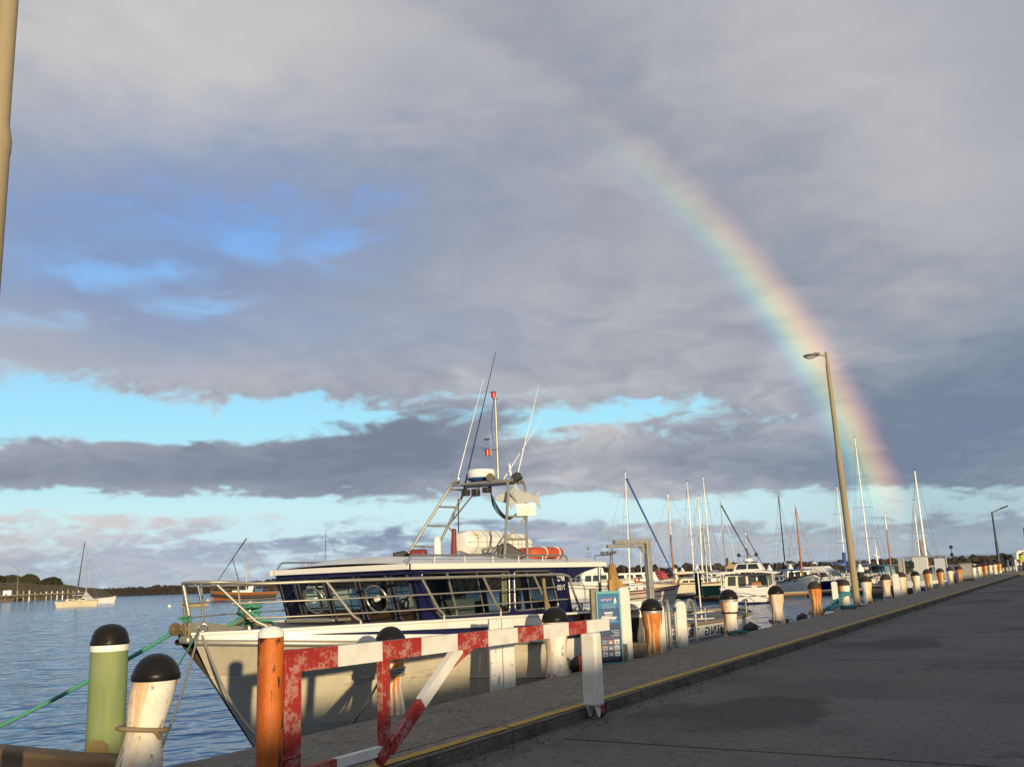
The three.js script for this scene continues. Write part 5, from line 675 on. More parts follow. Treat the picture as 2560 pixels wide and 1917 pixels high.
  for (let k = 0; k < 4; k++) { const b = new MB(); b.tube([c3(6.6, 0.30 + k * 0.02, 3.14), c3(6.65, 0.34, 2.95 - k * 0.05), c3(6.6, 0.55, 2.66 - k * 0.03), c3(6.6, 0.75, 2.52 - k * 0.01), c3(6.55, 1.0, 2.60)], 0.010, 5, 30); b.build('cable', M.black, ar); } const mc = new MB(); mc.tube([c3(6.72, 0.40, 4.8), c3(6.72, 0.33, 4.3), c3(6.74, 0.36, 3.9)], 0.006, 5, 20); mc.build('cable', M.black, ar);
  // fish-shaped board and plate on the quay side
  const fish = new THREE.Group(); fish.name = 'fish_board'; charter.add(fish); fish.position.copy(c3(6.50, 0.66, 2.86)); fish.rotation.y = 0.75;
  const sh = new THREE.Shape(); sh.moveTo(-0.50, 0.0); sh.quadraticCurveTo(-0.36, 0.14, -0.12, 0.16); sh.lineTo(-0.03, 0.32); sh.lineTo(0.06, 0.15); sh.quadraticCurveTo(0.28, 0.12, 0.36, 0.02); sh.lineTo(0.50, 0.16); sh.lineTo(0.47, -0.04); sh.lineTo(0.50, -0.26); sh.lineTo(0.36, -0.08); sh.quadraticCurveTo(0.15, -0.13, -0.06, -0.12); sh.lineTo(-0.14, -0.23); sh.lineTo(-0.2, -0.11); sh.quadraticCurveTo(-0.38, -0.1, -0.50, 0.0);
  const fb = new MB(); fb.ext(sh, 0.02, undefined, 0.003); fb.build('board', texmat(dirtTex([0.34, 0.35, 0.36], [0.15, 0.22, 0.29], 1.0, 5, 2.2), 0.6), fish); fish.scale.setScalar(0.84); const pt = new MB(); pt.rbox(0.18, -0.26, 0.03, 0.42, 0.26, 0.015, 0.006); pt.build('plate', M.white, fish);
  printPlate('plate_print', 0.40, 0.24, canvasTex(200, 120, (x, W, H) => { x.fillStyle = '#e2d9c6'; x.fillRect(0, 0, W, H); x.fillStyle = '#3a3c40'; for (const [a, b, w] of [[70, 22, 60], [22, 48, 70], [100, 48, 80], [60, 76, 84], [50, 98, 100]]) for (let i = 0; i < w; i += 12) x.fillRect(a + i, b, 8, 10); }), fish, [0.18, -0.26, 0.0395], 0);
}
{ // loose gear on the roof: each its own thing
  charter.updateMatrixWorld(true); const world = (s, w, y) => charter.localToWorld(c3(s, w, y)), ry = -CB.yaw;
  const raft = (s, w, y, len, r, label) => { const p = world(s, w, y), t = thing('life_raft', label, 'life raft', [p.x, p.y, p.z], ry, 'life raft canisters on the cabin roof'); const pts = []; const prof = [[0, -len / 2], [r * 0.72, -len / 2], [r * 0.98, -len / 2 + 0.16], [r, -len / 2 + 0.2], [r, len / 2 - 0.2], [r * 0.98, len / 2 - 0.16], [r * 0.72, len / 2], [0, len / 2]];
    const up = new MB(); up.add(toCreasedNormals(new THREE.LatheGeometry(prof.map((q) => new THREE.Vector2(Math.max(q[0], 0.001), q[1])), 8), 0.5), new THREE.Matrix4().makeRotationX(Math.PI / 2).multiply(new THREE.Matrix4().makeRotationY(Math.PI / 8)).setPosition(0, r + 0.05, 0)); up.build('canister', M.gel, t);
    const seam = new MB(); seam.rbox(0, r + 0.05, 0, r * 1.88, 0.012, len * 0.93, 0.005); seam.build('seam', mat([0.4, 0.38, 0.34], 0.5), t); for (const z of [-0.32, -0.05, 0.08, 0.34]) { const b = new MB(); b.add(new THREE.TorusGeometry(r * 1.0, 0.010, 5, 8), new THREE.Matrix4().makeRotationZ(Math.PI / 8).setPosition(0, r + 0.05, z * len * 0.8)); b.build('strap', mat([0.25, 0.23, 0.2], 0.7), t); }
    const cr = new MB(); for (const z of [-len * 0.3, len * 0.3]) cr.rbox(0, 0.025, z, r * 1.7, 0.05, 0.08, 0.01); cr.build('cradle', M.galv, t); const la = new MB(); la.rbox(r * 0.80, r * 1.46 + 0.05, len * 0.26, 0.014, 0.10, 0.15, 0.003, 0, 0, 0.72); la.build('yellow_label', M.yellow, t); const wl = new MB(); wl.rbox(r * 0.80, r * 1.46 + 0.05, -len * 0.06, 0.014, 0.08, 0.1, 0.003, 0, 0, 0.72); wl.build('label_plate', mat([0.45, 0.5, 0.6], 0.5), t); return t; };
  raft(6.42, -0.15, 1.82, 1.30, 0.225, 'nearer white life raft canister with yellow label, under the arch'); raft(7.62, -0.30, 1.79, 1.0, 0.225, 'white life raft canister behind the right leg of the arch');
  const hp_ = world(6.3, -0.12, 2.29), hk = new MB(); hk.rbox(0, 0, 0, 0.12, 0.05, 0.16, 0.02); single('strap_buckle', 'small orange-yellow release box on top of the nearer raft', 'box', hk, mat([0.55, 0.30, 0.05], 0.5), [hp_.x, hp_.y, hp_.z], ry);
  const cover = (s, w, y, label, k) => { const b = new MB(); b.ext([[-0.2, 0], [0.2, 0], [0.2, 0.22], [0.02, 0.25], [-0.2, 0.1]], 0.2, new THREE.Matrix4().makeRotationY(Math.PI / 2).setPosition(-0.1, 0, 0), 0.02); const p = world(s, w, y); return single('canvas_cover', label, 'cover', b, M.black, [p.x, p.y, p.z], ry + k, 'black canvas covers on the roof'); };
  cover(5.62, -1.3, 1.73, 'black canvas cover at the far foot of the arch', 2.2); cover(5.95, 0.84, 1.76, 'black canvas cover in front of the life raft', 2.2);
  const lf = world(6.95, 0.80, 1.75), f = thing('rescue_float', 'orange rope-bound rescue float lying on the aft roof', 'float', [lf.x, lf.y, lf.z], ry); const pts = [], hw = 0.20, hl = 0.44; for (let i = 0; i < 28; i++) { const a = i / 28 * 6.283, cx = Math.cos(a), sx = Math.sin(a); pts.push(V(Math.sign(cx) * Math.pow(Math.abs(cx), 0.55) * hw, 0.1, Math.sign(sx) * Math.pow(Math.abs(sx), 0.55) * hl)); } const fb = new MB(); fb.tube(pts, 0.105, 12, 80, true); fb.build('float_ring', M.orange, f); const gr = new MB(); const gp = pts.map((p, i) => V(p.x * 1.36, 0.1 + (i % 4 < 2 ? 0.02 : -0.06), p.z * 1.18)); gr.tube(gp, 0.012, 5, 90, true); gr.build('grab_line', M.ropeTan, f); for (const z of [-0.3, 0.3]) { const b = new MB(); b.add(new THREE.TorusGeometry(0.108, 0.012, 6, 16), new THREE.Matrix4().setPosition(0.20, 0.1, z * 0.7)); b.build('reflective_band', M.white, f); }
  const ex = world(5.52, -0.45, 1.84), e = new MB(); e.lathe([[0.001, 0], [0.07, 0], [0.07, 0.3], [0.04, 0.36], [0.001, 0.38]], V(0, 0, 0), 12); single('gas_bottle', 'white cylinder standing on the roof left of the life raft', 'bottle', e, M.white, [ex.x, ex.y, ex.z]); const rb = world(5.35, -0.75, 1.82), q = new MB(); q.rbox(0, 0.09, 0, 0.3, 0.18, 0.22, 0.05); single('red_box', 'low red box on the roof left of the life raft', 'box', q, M.redDark, [rb.x, rb.y, rb.z], 0.4); const fe = world(5.70, -0.22, 1.84), w = new MB(); w.cyl(V(0, 0, 0), V(0.02, 0.5, 0), 0.06, 0.04, 10); single('fire_extinguisher', 'dark red extinguisher strapped at the end of the nearer raft', 'extinguisher', w, M.redDark, [fe.x, fe.y, fe.z]);
  const nt = new MB(), rr = rng(3); for (let k = 0; k < 26; k++) { const p = []; let x = (rr() - 0.5) * 0.2, y = 0.55 * rr(), z = (rr() - 0.5) * 0.3; for (let i = 0; i < 5; i++) { p.push(V(x, y, z)); x += (rr() - 0.5) * 0.14; y = Math.max(0, y - rr() * 0.22); z += (rr() - 0.5) * 0.2; } nt.tube(p, 0.013, 5, 14); } const np = world(7.05, 1.55, 0.42); single('rope_tangle', 'grey tangle of rope hanging on the aft end of the rail', 'rope', nt, M.ropeGray, [np.x, np.y, np.z]); const np2 = new MB(); np2.tube([V(0, 0.55, 0), V(0.03, 0.25, 0.02), V(0.05, -0.05, 0)], 0.03, 6, 20); np2.tube([V(0.02, 0.5, 0.05), V(0.06, 0.2, 0.03), V(0.08, -0.08, -0.06)], 0.022, 6, 20); const n2 = world(5.55, 1.78, 0.86); single('rope_hank', 'tan rope lashed on the rail stanchion above the white bollard', 'rope', np2, M.ropeTan, [n2.x, n2.y, n2.z]);
}

// ================================================================ boats in the marina and on moorings
function hullGeos(o) { // x forward, y up from the waterline
  const { L, B, F, rise = 0.5, tr = 0.7, rake = 0.5, D = 0.5, flare = 0.12, full = 2.2 } = o, n = 26, k = 7, pos = [], idx = [], dk = [], di = [];
  const half = (t) => B / 2 * lerp(tr, 1, sstep(0, 0.42, t)) * (t < 0.45 ? 1 : Math.max(0.012, 1 - Math.pow((t - 0.45) / 0.55, full)));
  const sheer = (t) => F * (1 + rise * Math.pow(clamp((t - 0.15) / 0.85), 2) + 0.10 * Math.pow(1 - t, 2));
  for (let i = 0; i <= n; i++) { const t = i / n, b = half(t), h = sheer(t); for (let j = -k; j <= k; j++) { const s = Math.abs(j) / k, y = lerp(-D, h, Math.pow(s, 1.15)), w = b * Math.pow(s, 0.42) * (1 - flare + flare * s) * (s === 0 ? 0 : 1), f = (y + D) / (h + D); pos.push(-L / 2 + L * t - rake * (1 - f) * Math.pow(t, 4) * L * 0.12 + rake * 0.05 * L * Math.pow(1 - t, 6) * (1 - f), y, w * Math.sign(j)); } }
  const m = 2 * k + 1; for (let i = 0; i < n; i++) for (let j = 0; j < 2 * k; j++) { const a = i * m + j; idx.push(a, a + 1, a + m, a + 1, a + m + 1, a + m); }
  const c = pos.length / 3; for (let j = -k; j <= k; j++) { const a = (j + k) * 3; pos.push(pos[a], pos[a + 1], pos[a + 2]); } for (let j = 1; j < 2 * k; j++) idx.push(c, c + j + 1, c + j);
  const g = new THREE.BufferGeometry(); g.setAttribute('position', new THREE.Float32BufferAttribute(pos, 3)); g.setIndex(idx); g.computeVertexNormals();
  for (let i = 0; i <= n; i++) { const t = i / n; for (const s of [-1, 1]) dk.push(-L / 2 + L * t, sheer(t) - 0.06, s * half(t) * 0.985); } for (let i = 0; i < n; i++) { const a = i * 2; di.push(a, a + 1, a + 2, a + 1, a + 3, a + 2); }
  const d = new THREE.BufferGeometry(); d.setAttribute('position', new THREE.Float32BufferAttribute(dk, 3)); d.setIndex(di); d.computeVertexNormals();
  const edge = (s, dy, out = 0.01, t0 = 0, t1 = 1) => { const p = []; for (let i = 0; i <= 16; i++) { const t = lerp(t0, t1, i / 16); p.push(V(-L / 2 + L * t + (t > 0.99 ? 0.02 : 0), sheer(t) + dy, s * (half(t) + out))); } return p; };
  return { g, d, edge, half, sheer };
}
function headingOf(az, h) { const a = az * D2R, q = h * D2R, dx = Math.cos(a) * Math.cos(q) + Math.sin(a) * Math.sin(q), dz = Math.sin(a) * Math.cos(q) - Math.cos(a) * Math.sin(q); return Math.atan2(-dz, dx); }
function boat(name, label, az, d, h, o, group) {
  const [x, z] = polar(az, d), t = thing(name, label, o.cat || 'boat', [x, WL, z], headingOf(az, h), group), H = hullGeos(o);
  const b = new MB(); b.add(H.g); b.build('hull', o.hull || M.gel, t); const dk = new MB(); dk.add(H.d); dk.build('deck', o.deck || M.cream, t);
  if (o.rail !== 0) { for (const s of [-1, 1]) { const r = new MB(); r.tube(H.edge(s, -0.02, 0.015), o.rail || 0.045, 5, 40); r.build('rubbing_strake', o.railM || M.teak, t); } }
  if (o.stripe) for (const s of [-1, 1]) { const r = new MB(); r.tube(H.edge(s, -o.F * 0.28, -o.B * 0.004, 0.02, 0.96), 0.05, 5, 40); r.build('stripe', o.stripe, t); }
  if (o.boot) { const q = hullGeos({ ...o, L: o.L * 0.985, B: o.B * 1.012, F: 0.13, rise: 0.0, D: o.D || 0.5 }); const r = new MB(); r.add(q.g); r.build('boot_top', o.boot, t); }
  return { t, H, o };
}
function house(bt, name, x0, x1, w, y, hgt, m, p = {}) { // deckhouse: trapezoid with windows
  const t = new THREE.Group(); t.name = name; bt.t.add(t); const fr = p.front ?? 0.35, ar = p.aft ?? 0.1, tap = p.taper ?? 0.9;
  const v = []; const q = (x, yy, z) => v.push(V(x, yy, z)); for (const s of [-1, 1]) { q(x0, y, s * w / 2); q(x1, y, s * w / 2); q(x1 - fr, y + hgt, s * w / 2 * tap); q(x0 + ar, y + hgt, s * w / 2 * tap); }
  const f = [[4, 5, 6, 7], [1, 0, 3, 2], [5, 1, 2, 6], [0, 4, 7, 3], [7, 6, 2, 3]], pos = []; for (const [a, b, c, d] of f) for (const k of [a, b, c, a, c, d]) pos.push(v[k].x, v[k].y, v[k].z); const g = new THREE.BufferGeometry(); g.setAttribute('position', new THREE.Float32BufferAttribute(pos, 3)); g.computeVertexNormals(); const b = new MB(); b.add(g); b.build('house_side', m, t);
  const pane = (A, B, C, D, u0, u1, v0, v1) => { const P = (u, vv) => A.clone().multiplyScalar((1 - u) * (1 - vv)).addScaledVector(B, u * (1 - vv)).addScaledVector(C, u * vv).addScaledVector(D, (1 - u) * vv), n = B.clone().sub(A).cross(D.clone().sub(A)).normalize().multiplyScalar(0.015), c = [P(u0, v0), P(u1, v0), P(u1, v1), P(u0, v1)], o = c.map((k) => k.clone().add(n)), ps = []; for (const [i, j, k] of [[0, 1, 2], [0, 2, 3]]) for (const e of [i, j, k]) ps.push(o[e].x, o[e].y, o[e].z); for (let i = 0; i < 4; i++) { const j = (i + 1) % 4; for (const e of [c[i], c[j], o[j], c[i], o[j], o[i]]) ps.push(e.x, e.y, e.z); } const g2 = new THREE.BufferGeometry(); g2.setAttribute('position', new THREE.Float32BufferAttribute(ps, 3)); g2.computeVertexNormals(); const mb = new MB(); mb.add(g2); mb.build('window', p.glass || M.pane, t); };
  const ns = p.ns ?? 3, v0 = p.v0 ?? 0.45, v1 = p.v1 ?? 0.88; for (let i = 0; i < ns; i++) { const a = 0.05 + i * 0.9 / ns, c = a + 0.9 / ns - 0.05; pane(v[4], v[5], v[6], v[7], a, c, v0, v1); pane(v[1], v[0], v[3], v[2], 1 - c, 1 - a, v0, v1); }
  const nf = p.nf ?? 3; for (let i = 0; i < nf; i++) { const a = 0.05 + i * 0.9 / nf, c = a + 0.9 / nf - 0.05; pane(v[5], v[1], v[2], v[6], a, c, v0, v1); } const na = p.na ?? 0; for (let i = 0; i < na; i++) { const a = 0.06 + i * 0.88 / na, c = a + 0.88 / na - 0.05; pane(v[0], v[4], v[7], v[3], a, c, p.av0 ?? v0, v1); }
  if (p.roof !== 0) { const r = new MB(), ov = p.over ?? 0.15; r.rbox((x0 + ar + x1 - fr) / 2 + (p.rx || 0), y + hgt + 0.035, 0, x1 - fr - x0 - ar + 2 * ov, 0.08, w * tap + ov, 0.03); r.build('roof', p.roofM || m, t); }
  return t;
}
function rig(bt, x, hgt, r, m, p = {}) { // mast with spreaders, boom, cover and stays
  const { t, H, o } = bt, y0 = p.y0 ?? o.F, g = new MB(); g.cyl(V(x, y0 - 0.3, 0), V(x + (p.lean || 0), hgt, 0), r, r * 0.62, 8); const ms = g.build('mast', m, t); if (p.top) { const q = new MB(); q.cyl(V(x + (p.lean || 0) * p.top[0], lerp(0, hgt, p.top[0]), 0), V(x + (p.lean || 0), hgt + 0.01, 0), r * 0.8, r * 0.66, 8); q.build('topmast', p.top[1], t); }
  const at = (f) => V(x + (p.lean || 0) * f, lerp(y0, hgt, f), 0); for (const f of p.spread || [0.62]) { const s = new MB(), c = at(f); s.cyl(c.clone().add(V(-0.1, 0, -o.B * 0.28)), c.clone().add(V(-0.1, 0, o.B * 0.28)), 0.022, 0.022, 5); s.build('spreader', M.galv, t); }
  const st = new MB(), tr = p.wire || 0.012, top = at(0.99), bow = V(o.L / 2 - 0.1, H.sheer(1), 0), stern = V(-o.L / 2 + 0.1, H.sheer(0), 0); st.cyl(top, bow, tr, tr, 4, true); if (!p.noback) st.cyl(top, stern, tr, tr, 4, true); for (const s of [-1, 1]) { const c = at((p.spread || [0.62])[0]).add(V(-0.1, 0, s * o.B * 0.28)), ch = V(x - 0.15, H.sheer(0.5), s * o.B * 0.46); st.cyl(top, c, tr, tr, 4, true); st.cyl(c, ch, tr, tr, 4, true); st.cyl(at(0.6), V(x + 0.25, H.sheer(0.5), s * o.B * 0.46), tr, tr, 4, true); } const sg = st.build('rigging', M.gray, t); sg.userData.kind = 'stuff';
  if (p.furl) { const f = new MB(); f.cyl(at(0.965).lerp(bow, 0.02), bow.clone().lerp(at(0.965), 0.05), p.fr || 0.07, (p.fr || 0.07) * 0.6, 7); f.build('furled_sail', p.furl, t); }
  if (p.boom !== 0) { const bl = p.boom || o.L * 0.36, by = y0 + (p.by || 1.0), b = new MB(); b.cyl(V(x - 0.1, by, 0), V(x - bl, by + 0.1, 0), 0.055, 0.05, 7); b.build('boom', p.boomM || m, t); if (p.cover) { const c = new MB(); c.tube([V(x - 0.12, by + 0.5, 0), V(x - 0.22, by + 0.18, 0), V(x - bl * 0.5, by + 0.14, 0), V(x - bl * 0.97, by + 0.16, 0)], 0.14, 8, 24); c.build('sail_cover', p.cover, t); } }
  const wn = new MB(); wn.cyl(V(x + (p.lean || 0), hgt, 0), V(x + (p.lean || 0), hgt + 0.45, 0), 0.012, 0.008, 4); wn.box(x + (p.lean || 0) - 0.2, hgt + 0.12, 0, 0.5, 0.02, 0.06); wn.build('masthead_gear', M.dark, t);
}
function guard(bt, y = 0.55, n = 7, m = M.steel, t0 = 0.04, t1 = 0.985) { const r = new THREE.Group(); r.name = 'guard_rail'; bt.t.add(r); for (const s of [-1, 1]) { const p = bt.H.edge(s, y, -0.06, t0, t1), b = new MB(); b.tube(p, 0.018, 5, 40); b.build('top_wire', m, r); for (let i = 0; i < n; i++) { const q = p[Math.round(i * 16 / (n - 1))], c = new MB(); c.cyl(V(q.x, q.y - y, q.z), q, 0.015, 0.015, 5); c.build('stanchion', m, r); } } }
const G1 = 'boats berthed in the marina', G2 = 'boats on moorings in the open water';
const port = (bt, s, xs, y, zf, r = 0.09) => { for (const x of xs) { const b = new MB(); b.cyl(V(x, y, zf * s), V(x, y, (zf + 0.04) * s), r, r, 12); b.build('porthole', M.pane, bt.t); } };
const ringbuoy = (bt, x, y, z, ry, m = M.red) => { const b = new MB(); b.add(new THREE.TorusGeometry(0.27, 0.085, 8, 20), new THREE.Matrix4().makeRotationY(ry).setPosition(x, y, z)); b.build('lifebuoy', m, bt.t); };
let q;
// -- near right: the low boat under the quay edge with FISHING TRIPS along its side
{
  const bt = (() => { const t = thing('fishing_boat', 'low white fishing boat with lettering, lying under the quay edge behind the hoops', 'boat', [-9.75, WL, -23.2], Math.PI / 2 - 0.02, G1), o = { L: 9.6, B: 2.9, F: 1.68, rise: 0.08, tr: 0.9, rake: 0.4, D: 0.5, flare: 0.05, full: 4.5 }, H = hullGeos(o); const b = new MB(); b.add(H.g); b.build('hull', M.white, t); const d = new MB(); d.add(H.d); d.build('deck', M.deck, t); for (const s of [-1, 1]) { const r = new MB(); r.tube(H.edge(s, 0.0, 0.01), 0.04, 8, 50); r.build('rubbing_strake', mat([0.22, 0.165, 0.11], 0.8), t); } return { t, H, o }; })();
  // lettering on a strip set along the side, mirrored like the photograph
  const tex = canvasTex(1024, 96, (x, W, Hh) => { x.fillStyle = '#c9c9cb'; x.fillRect(0, 0, W, Hh); x.translate(W, 0); x.scale(-1, 1); x.fillStyle = '#151a33'; x.font = 'bold 92px sans-serif'; x.textAlign = 'center'; x.fillText('FISHING  TRIPS', W / 2, 82, W - 40); });
  const pos = [], uv = [], ix = [], N = 24; for (let i = 0; i <= N; i++) { const f = i / N, t = lerp(0.09, 0.72, f), w = bt.H.half(t) + 0.028, h = bt.H.sheer(t); for (const k of [0, 1]) { pos.push(-bt.o.L / 2 + bt.o.L * t, h - 0.045 - k * 0.29, w - k * 0.03); uv.push(f, 1 - k); } } for (let i = 0; i < N; i++) { const a = i * 2; ix.push(a, a + 1, a + 2, a + 1, a + 3, a + 2); } const g = new THREE.BufferGeometry(); g.setAttribute('position', new THREE.Float32BufferAttribute(pos, 3)); g.setAttribute('uv', new THREE.Float32BufferAttribute(uv, 2)); g.setIndex(ix); g.computeVertexNormals(); const me = new THREE.Mesh(g, texmat(tex, 0.45, 0, { side: THREE.DoubleSide })); me.name = 'lettering'; bt.t.add(me);
  const rl = new THREE.Group(); rl.name = 'deck_rail'; bt.t.add(rl); for (const y of [0.22, 0.36]) { const p = bt.H.edge(1, y, -0.12, 0.06, 0.80), b = new MB(); b.tube(p, 0.016, 6, 40); b.build('rail', M.steel, rl); } for (let i = 0; i < 7; i++) { const p = bt.H.edge(1, 0, -0.12, 0.06, 0.80)[Math.round(i * 16 / 6)], b = new MB(); b.cyl(p, p.clone().add(V(0, 0.36, 0)), 0.014, 0.014, 6); b.build('stanchion', M.steel, rl); } const p2 = bt.H.edge(-1, 0.55, -0.1, 0.1, 0.9), b2 = new MB(); b2.tube(p2, 0.014, 6, 40); b2.build('rail', M.dark, rl);
  const pole = new MB(); pole.cyl(V(1.9, 1.2, 0.2), V(1.85, 2.9, 0.2), 0.022, 0.018, 8); pole.build('staff', M.white, bt.t); const box = new MB(); box.rbox(2.5, 1.42, 0.1, 0.9, 0.5, 0.9, 0.03); box.build('engine_box', M.dark, bt.t); const bx2 = new MB(); bx2.rbox(-0.2, 1.35, -0.3, 1.2, 0.3, 0.7, 0.03); bx2.build('locker', M.redDark, bt.t); const rod = new MB(); rod.tube([V(1.0, 1.75, 0.9), V(-0.6, 1.82, 1.0), V(-2.6, 2.0, 0.9)], 0.018, 6, 20); rod.build('boathook', M.white, bt.t); const hn = new MB(); hn.rbox(-3.5, 1.95, 0.3, 0.26, 0.14, 0.18, 0.03, 0.4); hn.rbox(-3.6, 1.8, 0.3, 0.1, 0.25, 0.1, 0.02); hn.build('search_light', M.chrome, bt.t);
  const r = rng(15), nt = new MB(); for (let k = 0; k < 60; k++) { const a = r() * 6.28, p = []; let rad = 0.1 + 0.5 * r(); for (let i = 0; i < 5; i++) p.push(V(Math.cos(a + i * 0.5) * rad * 1.3, 0.05 + (0.45 - rad * 0.55) * r() + 0.1, Math.sin(a + i * 0.5) * rad)); nt.tube(p, 0.02, 5, 12); } bt.t.updateMatrixWorld(true); const np = bt.t.localToWorld(V(-3.1, 1.34, 0.3)); single('net_heap', 'heap of dark green net and rope on the low fishing boat', 'net', nt, mat([0.012, 0.10, 0.085], 0.85), [np.x, np.y, np.z]);
}
// -- right hand marina
q = boat('double_ender_yacht', 'pinkish double-ended yacht with maroon cap rail and blue furled jib', -24.5, 92, -18, { L: 8.6, B: 2.9, F: 0.95, rise: 0.55, tr: 0.35, rake: 0.7, hull: mat([0.62, 0.50, 0.42], 0.4), railM: mat([0.16, 0.03, 0.035], 0.5), rail: 0.07, stripe: M.redDark, cat: 'yacht' }, G1); house(q, 'coachroof', -1.8, 1.6, 1.7, 1.05, 0.5, M.white, { ns: 0, nf: 0, roof: 0 }); port(q, 1, [-1.2, -0.4, 0.4, 1.1], 1.3, 0.83); rig(q, -0.6, 12.5, 0.085, M.white, { furl: M.blue, fr: 0.11, spread: [0.62], cover: M.cream, lean: 0.25 }); guard(q, 0.55, 8); ringbuoy(q, -2.2, 1.6, 1.0, 0.4);
q = boat('motor_cruiser', 'white trawler-style cruiser with green-tinted windows behind the charter boat', -27.4, 112, -140, { L: 10.5, B: 3.7, F: 1.25, rise: 0.45, tr: 0.85, stripe: M.gray, cat: 'motor cruiser' }, G1); house(q, 'wheelhouse', -3.4, 2.2, 2.9, 1.2, 1.55, M.gel, { ns: 4, nf: 3, na: 3, glass: mat([0.03, 0.05, 0.045], 0.06) }); house(q, 'flybridge', -1.6, 1.6, 2.6, 2.8, 0.65, M.gel, { ns: 0, nf: 0, roof: 0, front: 0.6 }); guard(q, 0.7, 8); ringbuoy(q, -3.6, 1.75, 0.9, 1.57, M.orange); ringbuoy(q, -3.2, 1.7, 1.5, 0.2, M.orange); { const f = new MB(); f.cyl(V(-3.0, 2.8, -1.2), V(-3.1, 5.6, -1.2), 0.05, 0.05, 6); f.cyl(V(-3.0, 2.8, -0.6), V(-3.1, 5.2, -1.0), 0.05, 0.05, 6); f.cyl(V(-3.1, 4.9, -1.3), V(-3.1, 4.9, 2.0), 0.05, 0.05, 6); f.cyl(V(-3.1, 4.9, 2.0), V(-3.1, 3.1, 2.0), 0.04, 0.04, 6); f.build('light_frame', M.dark, q.t); for (const z of [-1.7, -0.5, 0.5]) { const l = new MB(); l.rbox(-3.1, 5.15, z, 0.3, 0.35, 0.6, 0.05); l.build('flood_light', M.gray, q.t); } } { const b = new MB(); b.cyl(V(-0.5, 3.3, 0), V(-0.5, 5.6, 0), 0.06, 0.04, 7); for (const y of [4.3, 4.8, 5.2]) b.box(-0.5, y, 0, 0.05, 0.05, 1.1); b.cyl(V(-0.5, 5.2, 0.3), V(-0.5, 8.6, 0.35), 0.02, 0.01, 5); b.ball(V(-0.5, 5.75, 0), 0.2); b.build('mast', M.galv, q.t); }
q = boat('motor_cruiser', 'white cabin cruiser with long window row and red lifebuoy behind the pinkish yacht', -24.6, 118, 8, { L: 10.5, B: 3.5, F: 1.35, rise: 0.4, tr: 0.85, stripe: M.cream, cat: 'motor cruiser' }, G1); house(q, 'wheelhouse', -3.6, 3.0, 2.9, 1.35, 1.25, M.gel, { ns: 5, nf: 3, front: 0.6 }); guard(q, 0.6, 8); ringbuoy(q, 0.2, 1.75, 1.52, 0); { const b = new MB(); b.cyl(V(1.0, 2.6, 0), V(1.0, 5.2, 0), 0.05, 0.03, 6); b.box(1, 4.4, 0, 0.05, 0.05, 0.9); b.build('mast', M.white, q.t); }
q = boat('covered_launch', 'launch under a bright red canvas cover beside the grey gallows', -23.0, 128, -70, { L: 6.5, B: 2.5, F: 0.9, tr: 0.8, cat: 'launch' }, G1); { const b = new MB(), g = new THREE.SphereGeometry(1, 16, 10, 0, 6.283, 0, 1.57); b.add(g, new THREE.Matrix4().makeScale(2.3, 1.9, 1.15).setPosition(-0.3, 0.9, 0)); b.build('canvas_cover', M.red, q.t); const c = new MB(); c.cyl(V(-1, 2.2, 0), V(1.9, 4.2, 0.5), 0.06, 0.05, 6); c.build('derrick', M.white, q.t); }
q = boat('work_launch', 'small white and pale blue launch in front of the breakwater', -22.05, 132, 178, { L: 6.8, B: 2.4, F: 1.25, rise: 0.9, tr: 0.8, rake: 0.9, stripe: M.sky, hull: M.gel, cat: 'launch' }, G1); { const b = new MB(); b.rbox(-2.7, 1.55, 0, 1.6, 0.9, 1.9, 0.1); b.build('canvas_cover', M.blue, q.t); for (const s of [-1, 1]) { const c = new MB(); c.tube(q.H.edge(s, -0.42, -0.0, 0.1, 0.92), 0.13, 5, 30); c.build('blue_band', M.sky, q.t); } }
q = boat('open_dayboat', 'white dayboat under a crumpled tarpaulin with blue trim at the floating jetty', -22.7, 106, 2, { L: 6.4, B: 2.3, F: 0.9, rise: 0.35, tr: 0.8, stripe: M.blue, cat: 'dayboat' }, G1); { const g = new THREE.PlaneGeometry(5.0, 2.2, 30, 16); g.rotateX(-Math.PI / 2); const p = g.attributes.position; for (let i = 0; i < p.count; i++) { const x = p.getX(i), z = p.getZ(i); p.setY(i, 1.0 + 0.75 * Math.max(0, 1 - (z / 1.15) ** 2) * sstep(2.6, 1.8, Math.abs(x)) + (fbm(x * 2, z * 2, 3) - 0.5) * 0.25); } g.computeVertexNormals(); const b = new MB(); b.add(g); b.build('tarpaulin', mat([0.62, 0.62, 0.66], 0.6), q.t); const o = new MB(); o.rbox(3.0, 1.1, 0, 0.4, 0.8, 0.5, 0.1); o.build('outboard', M.black, q.t); }
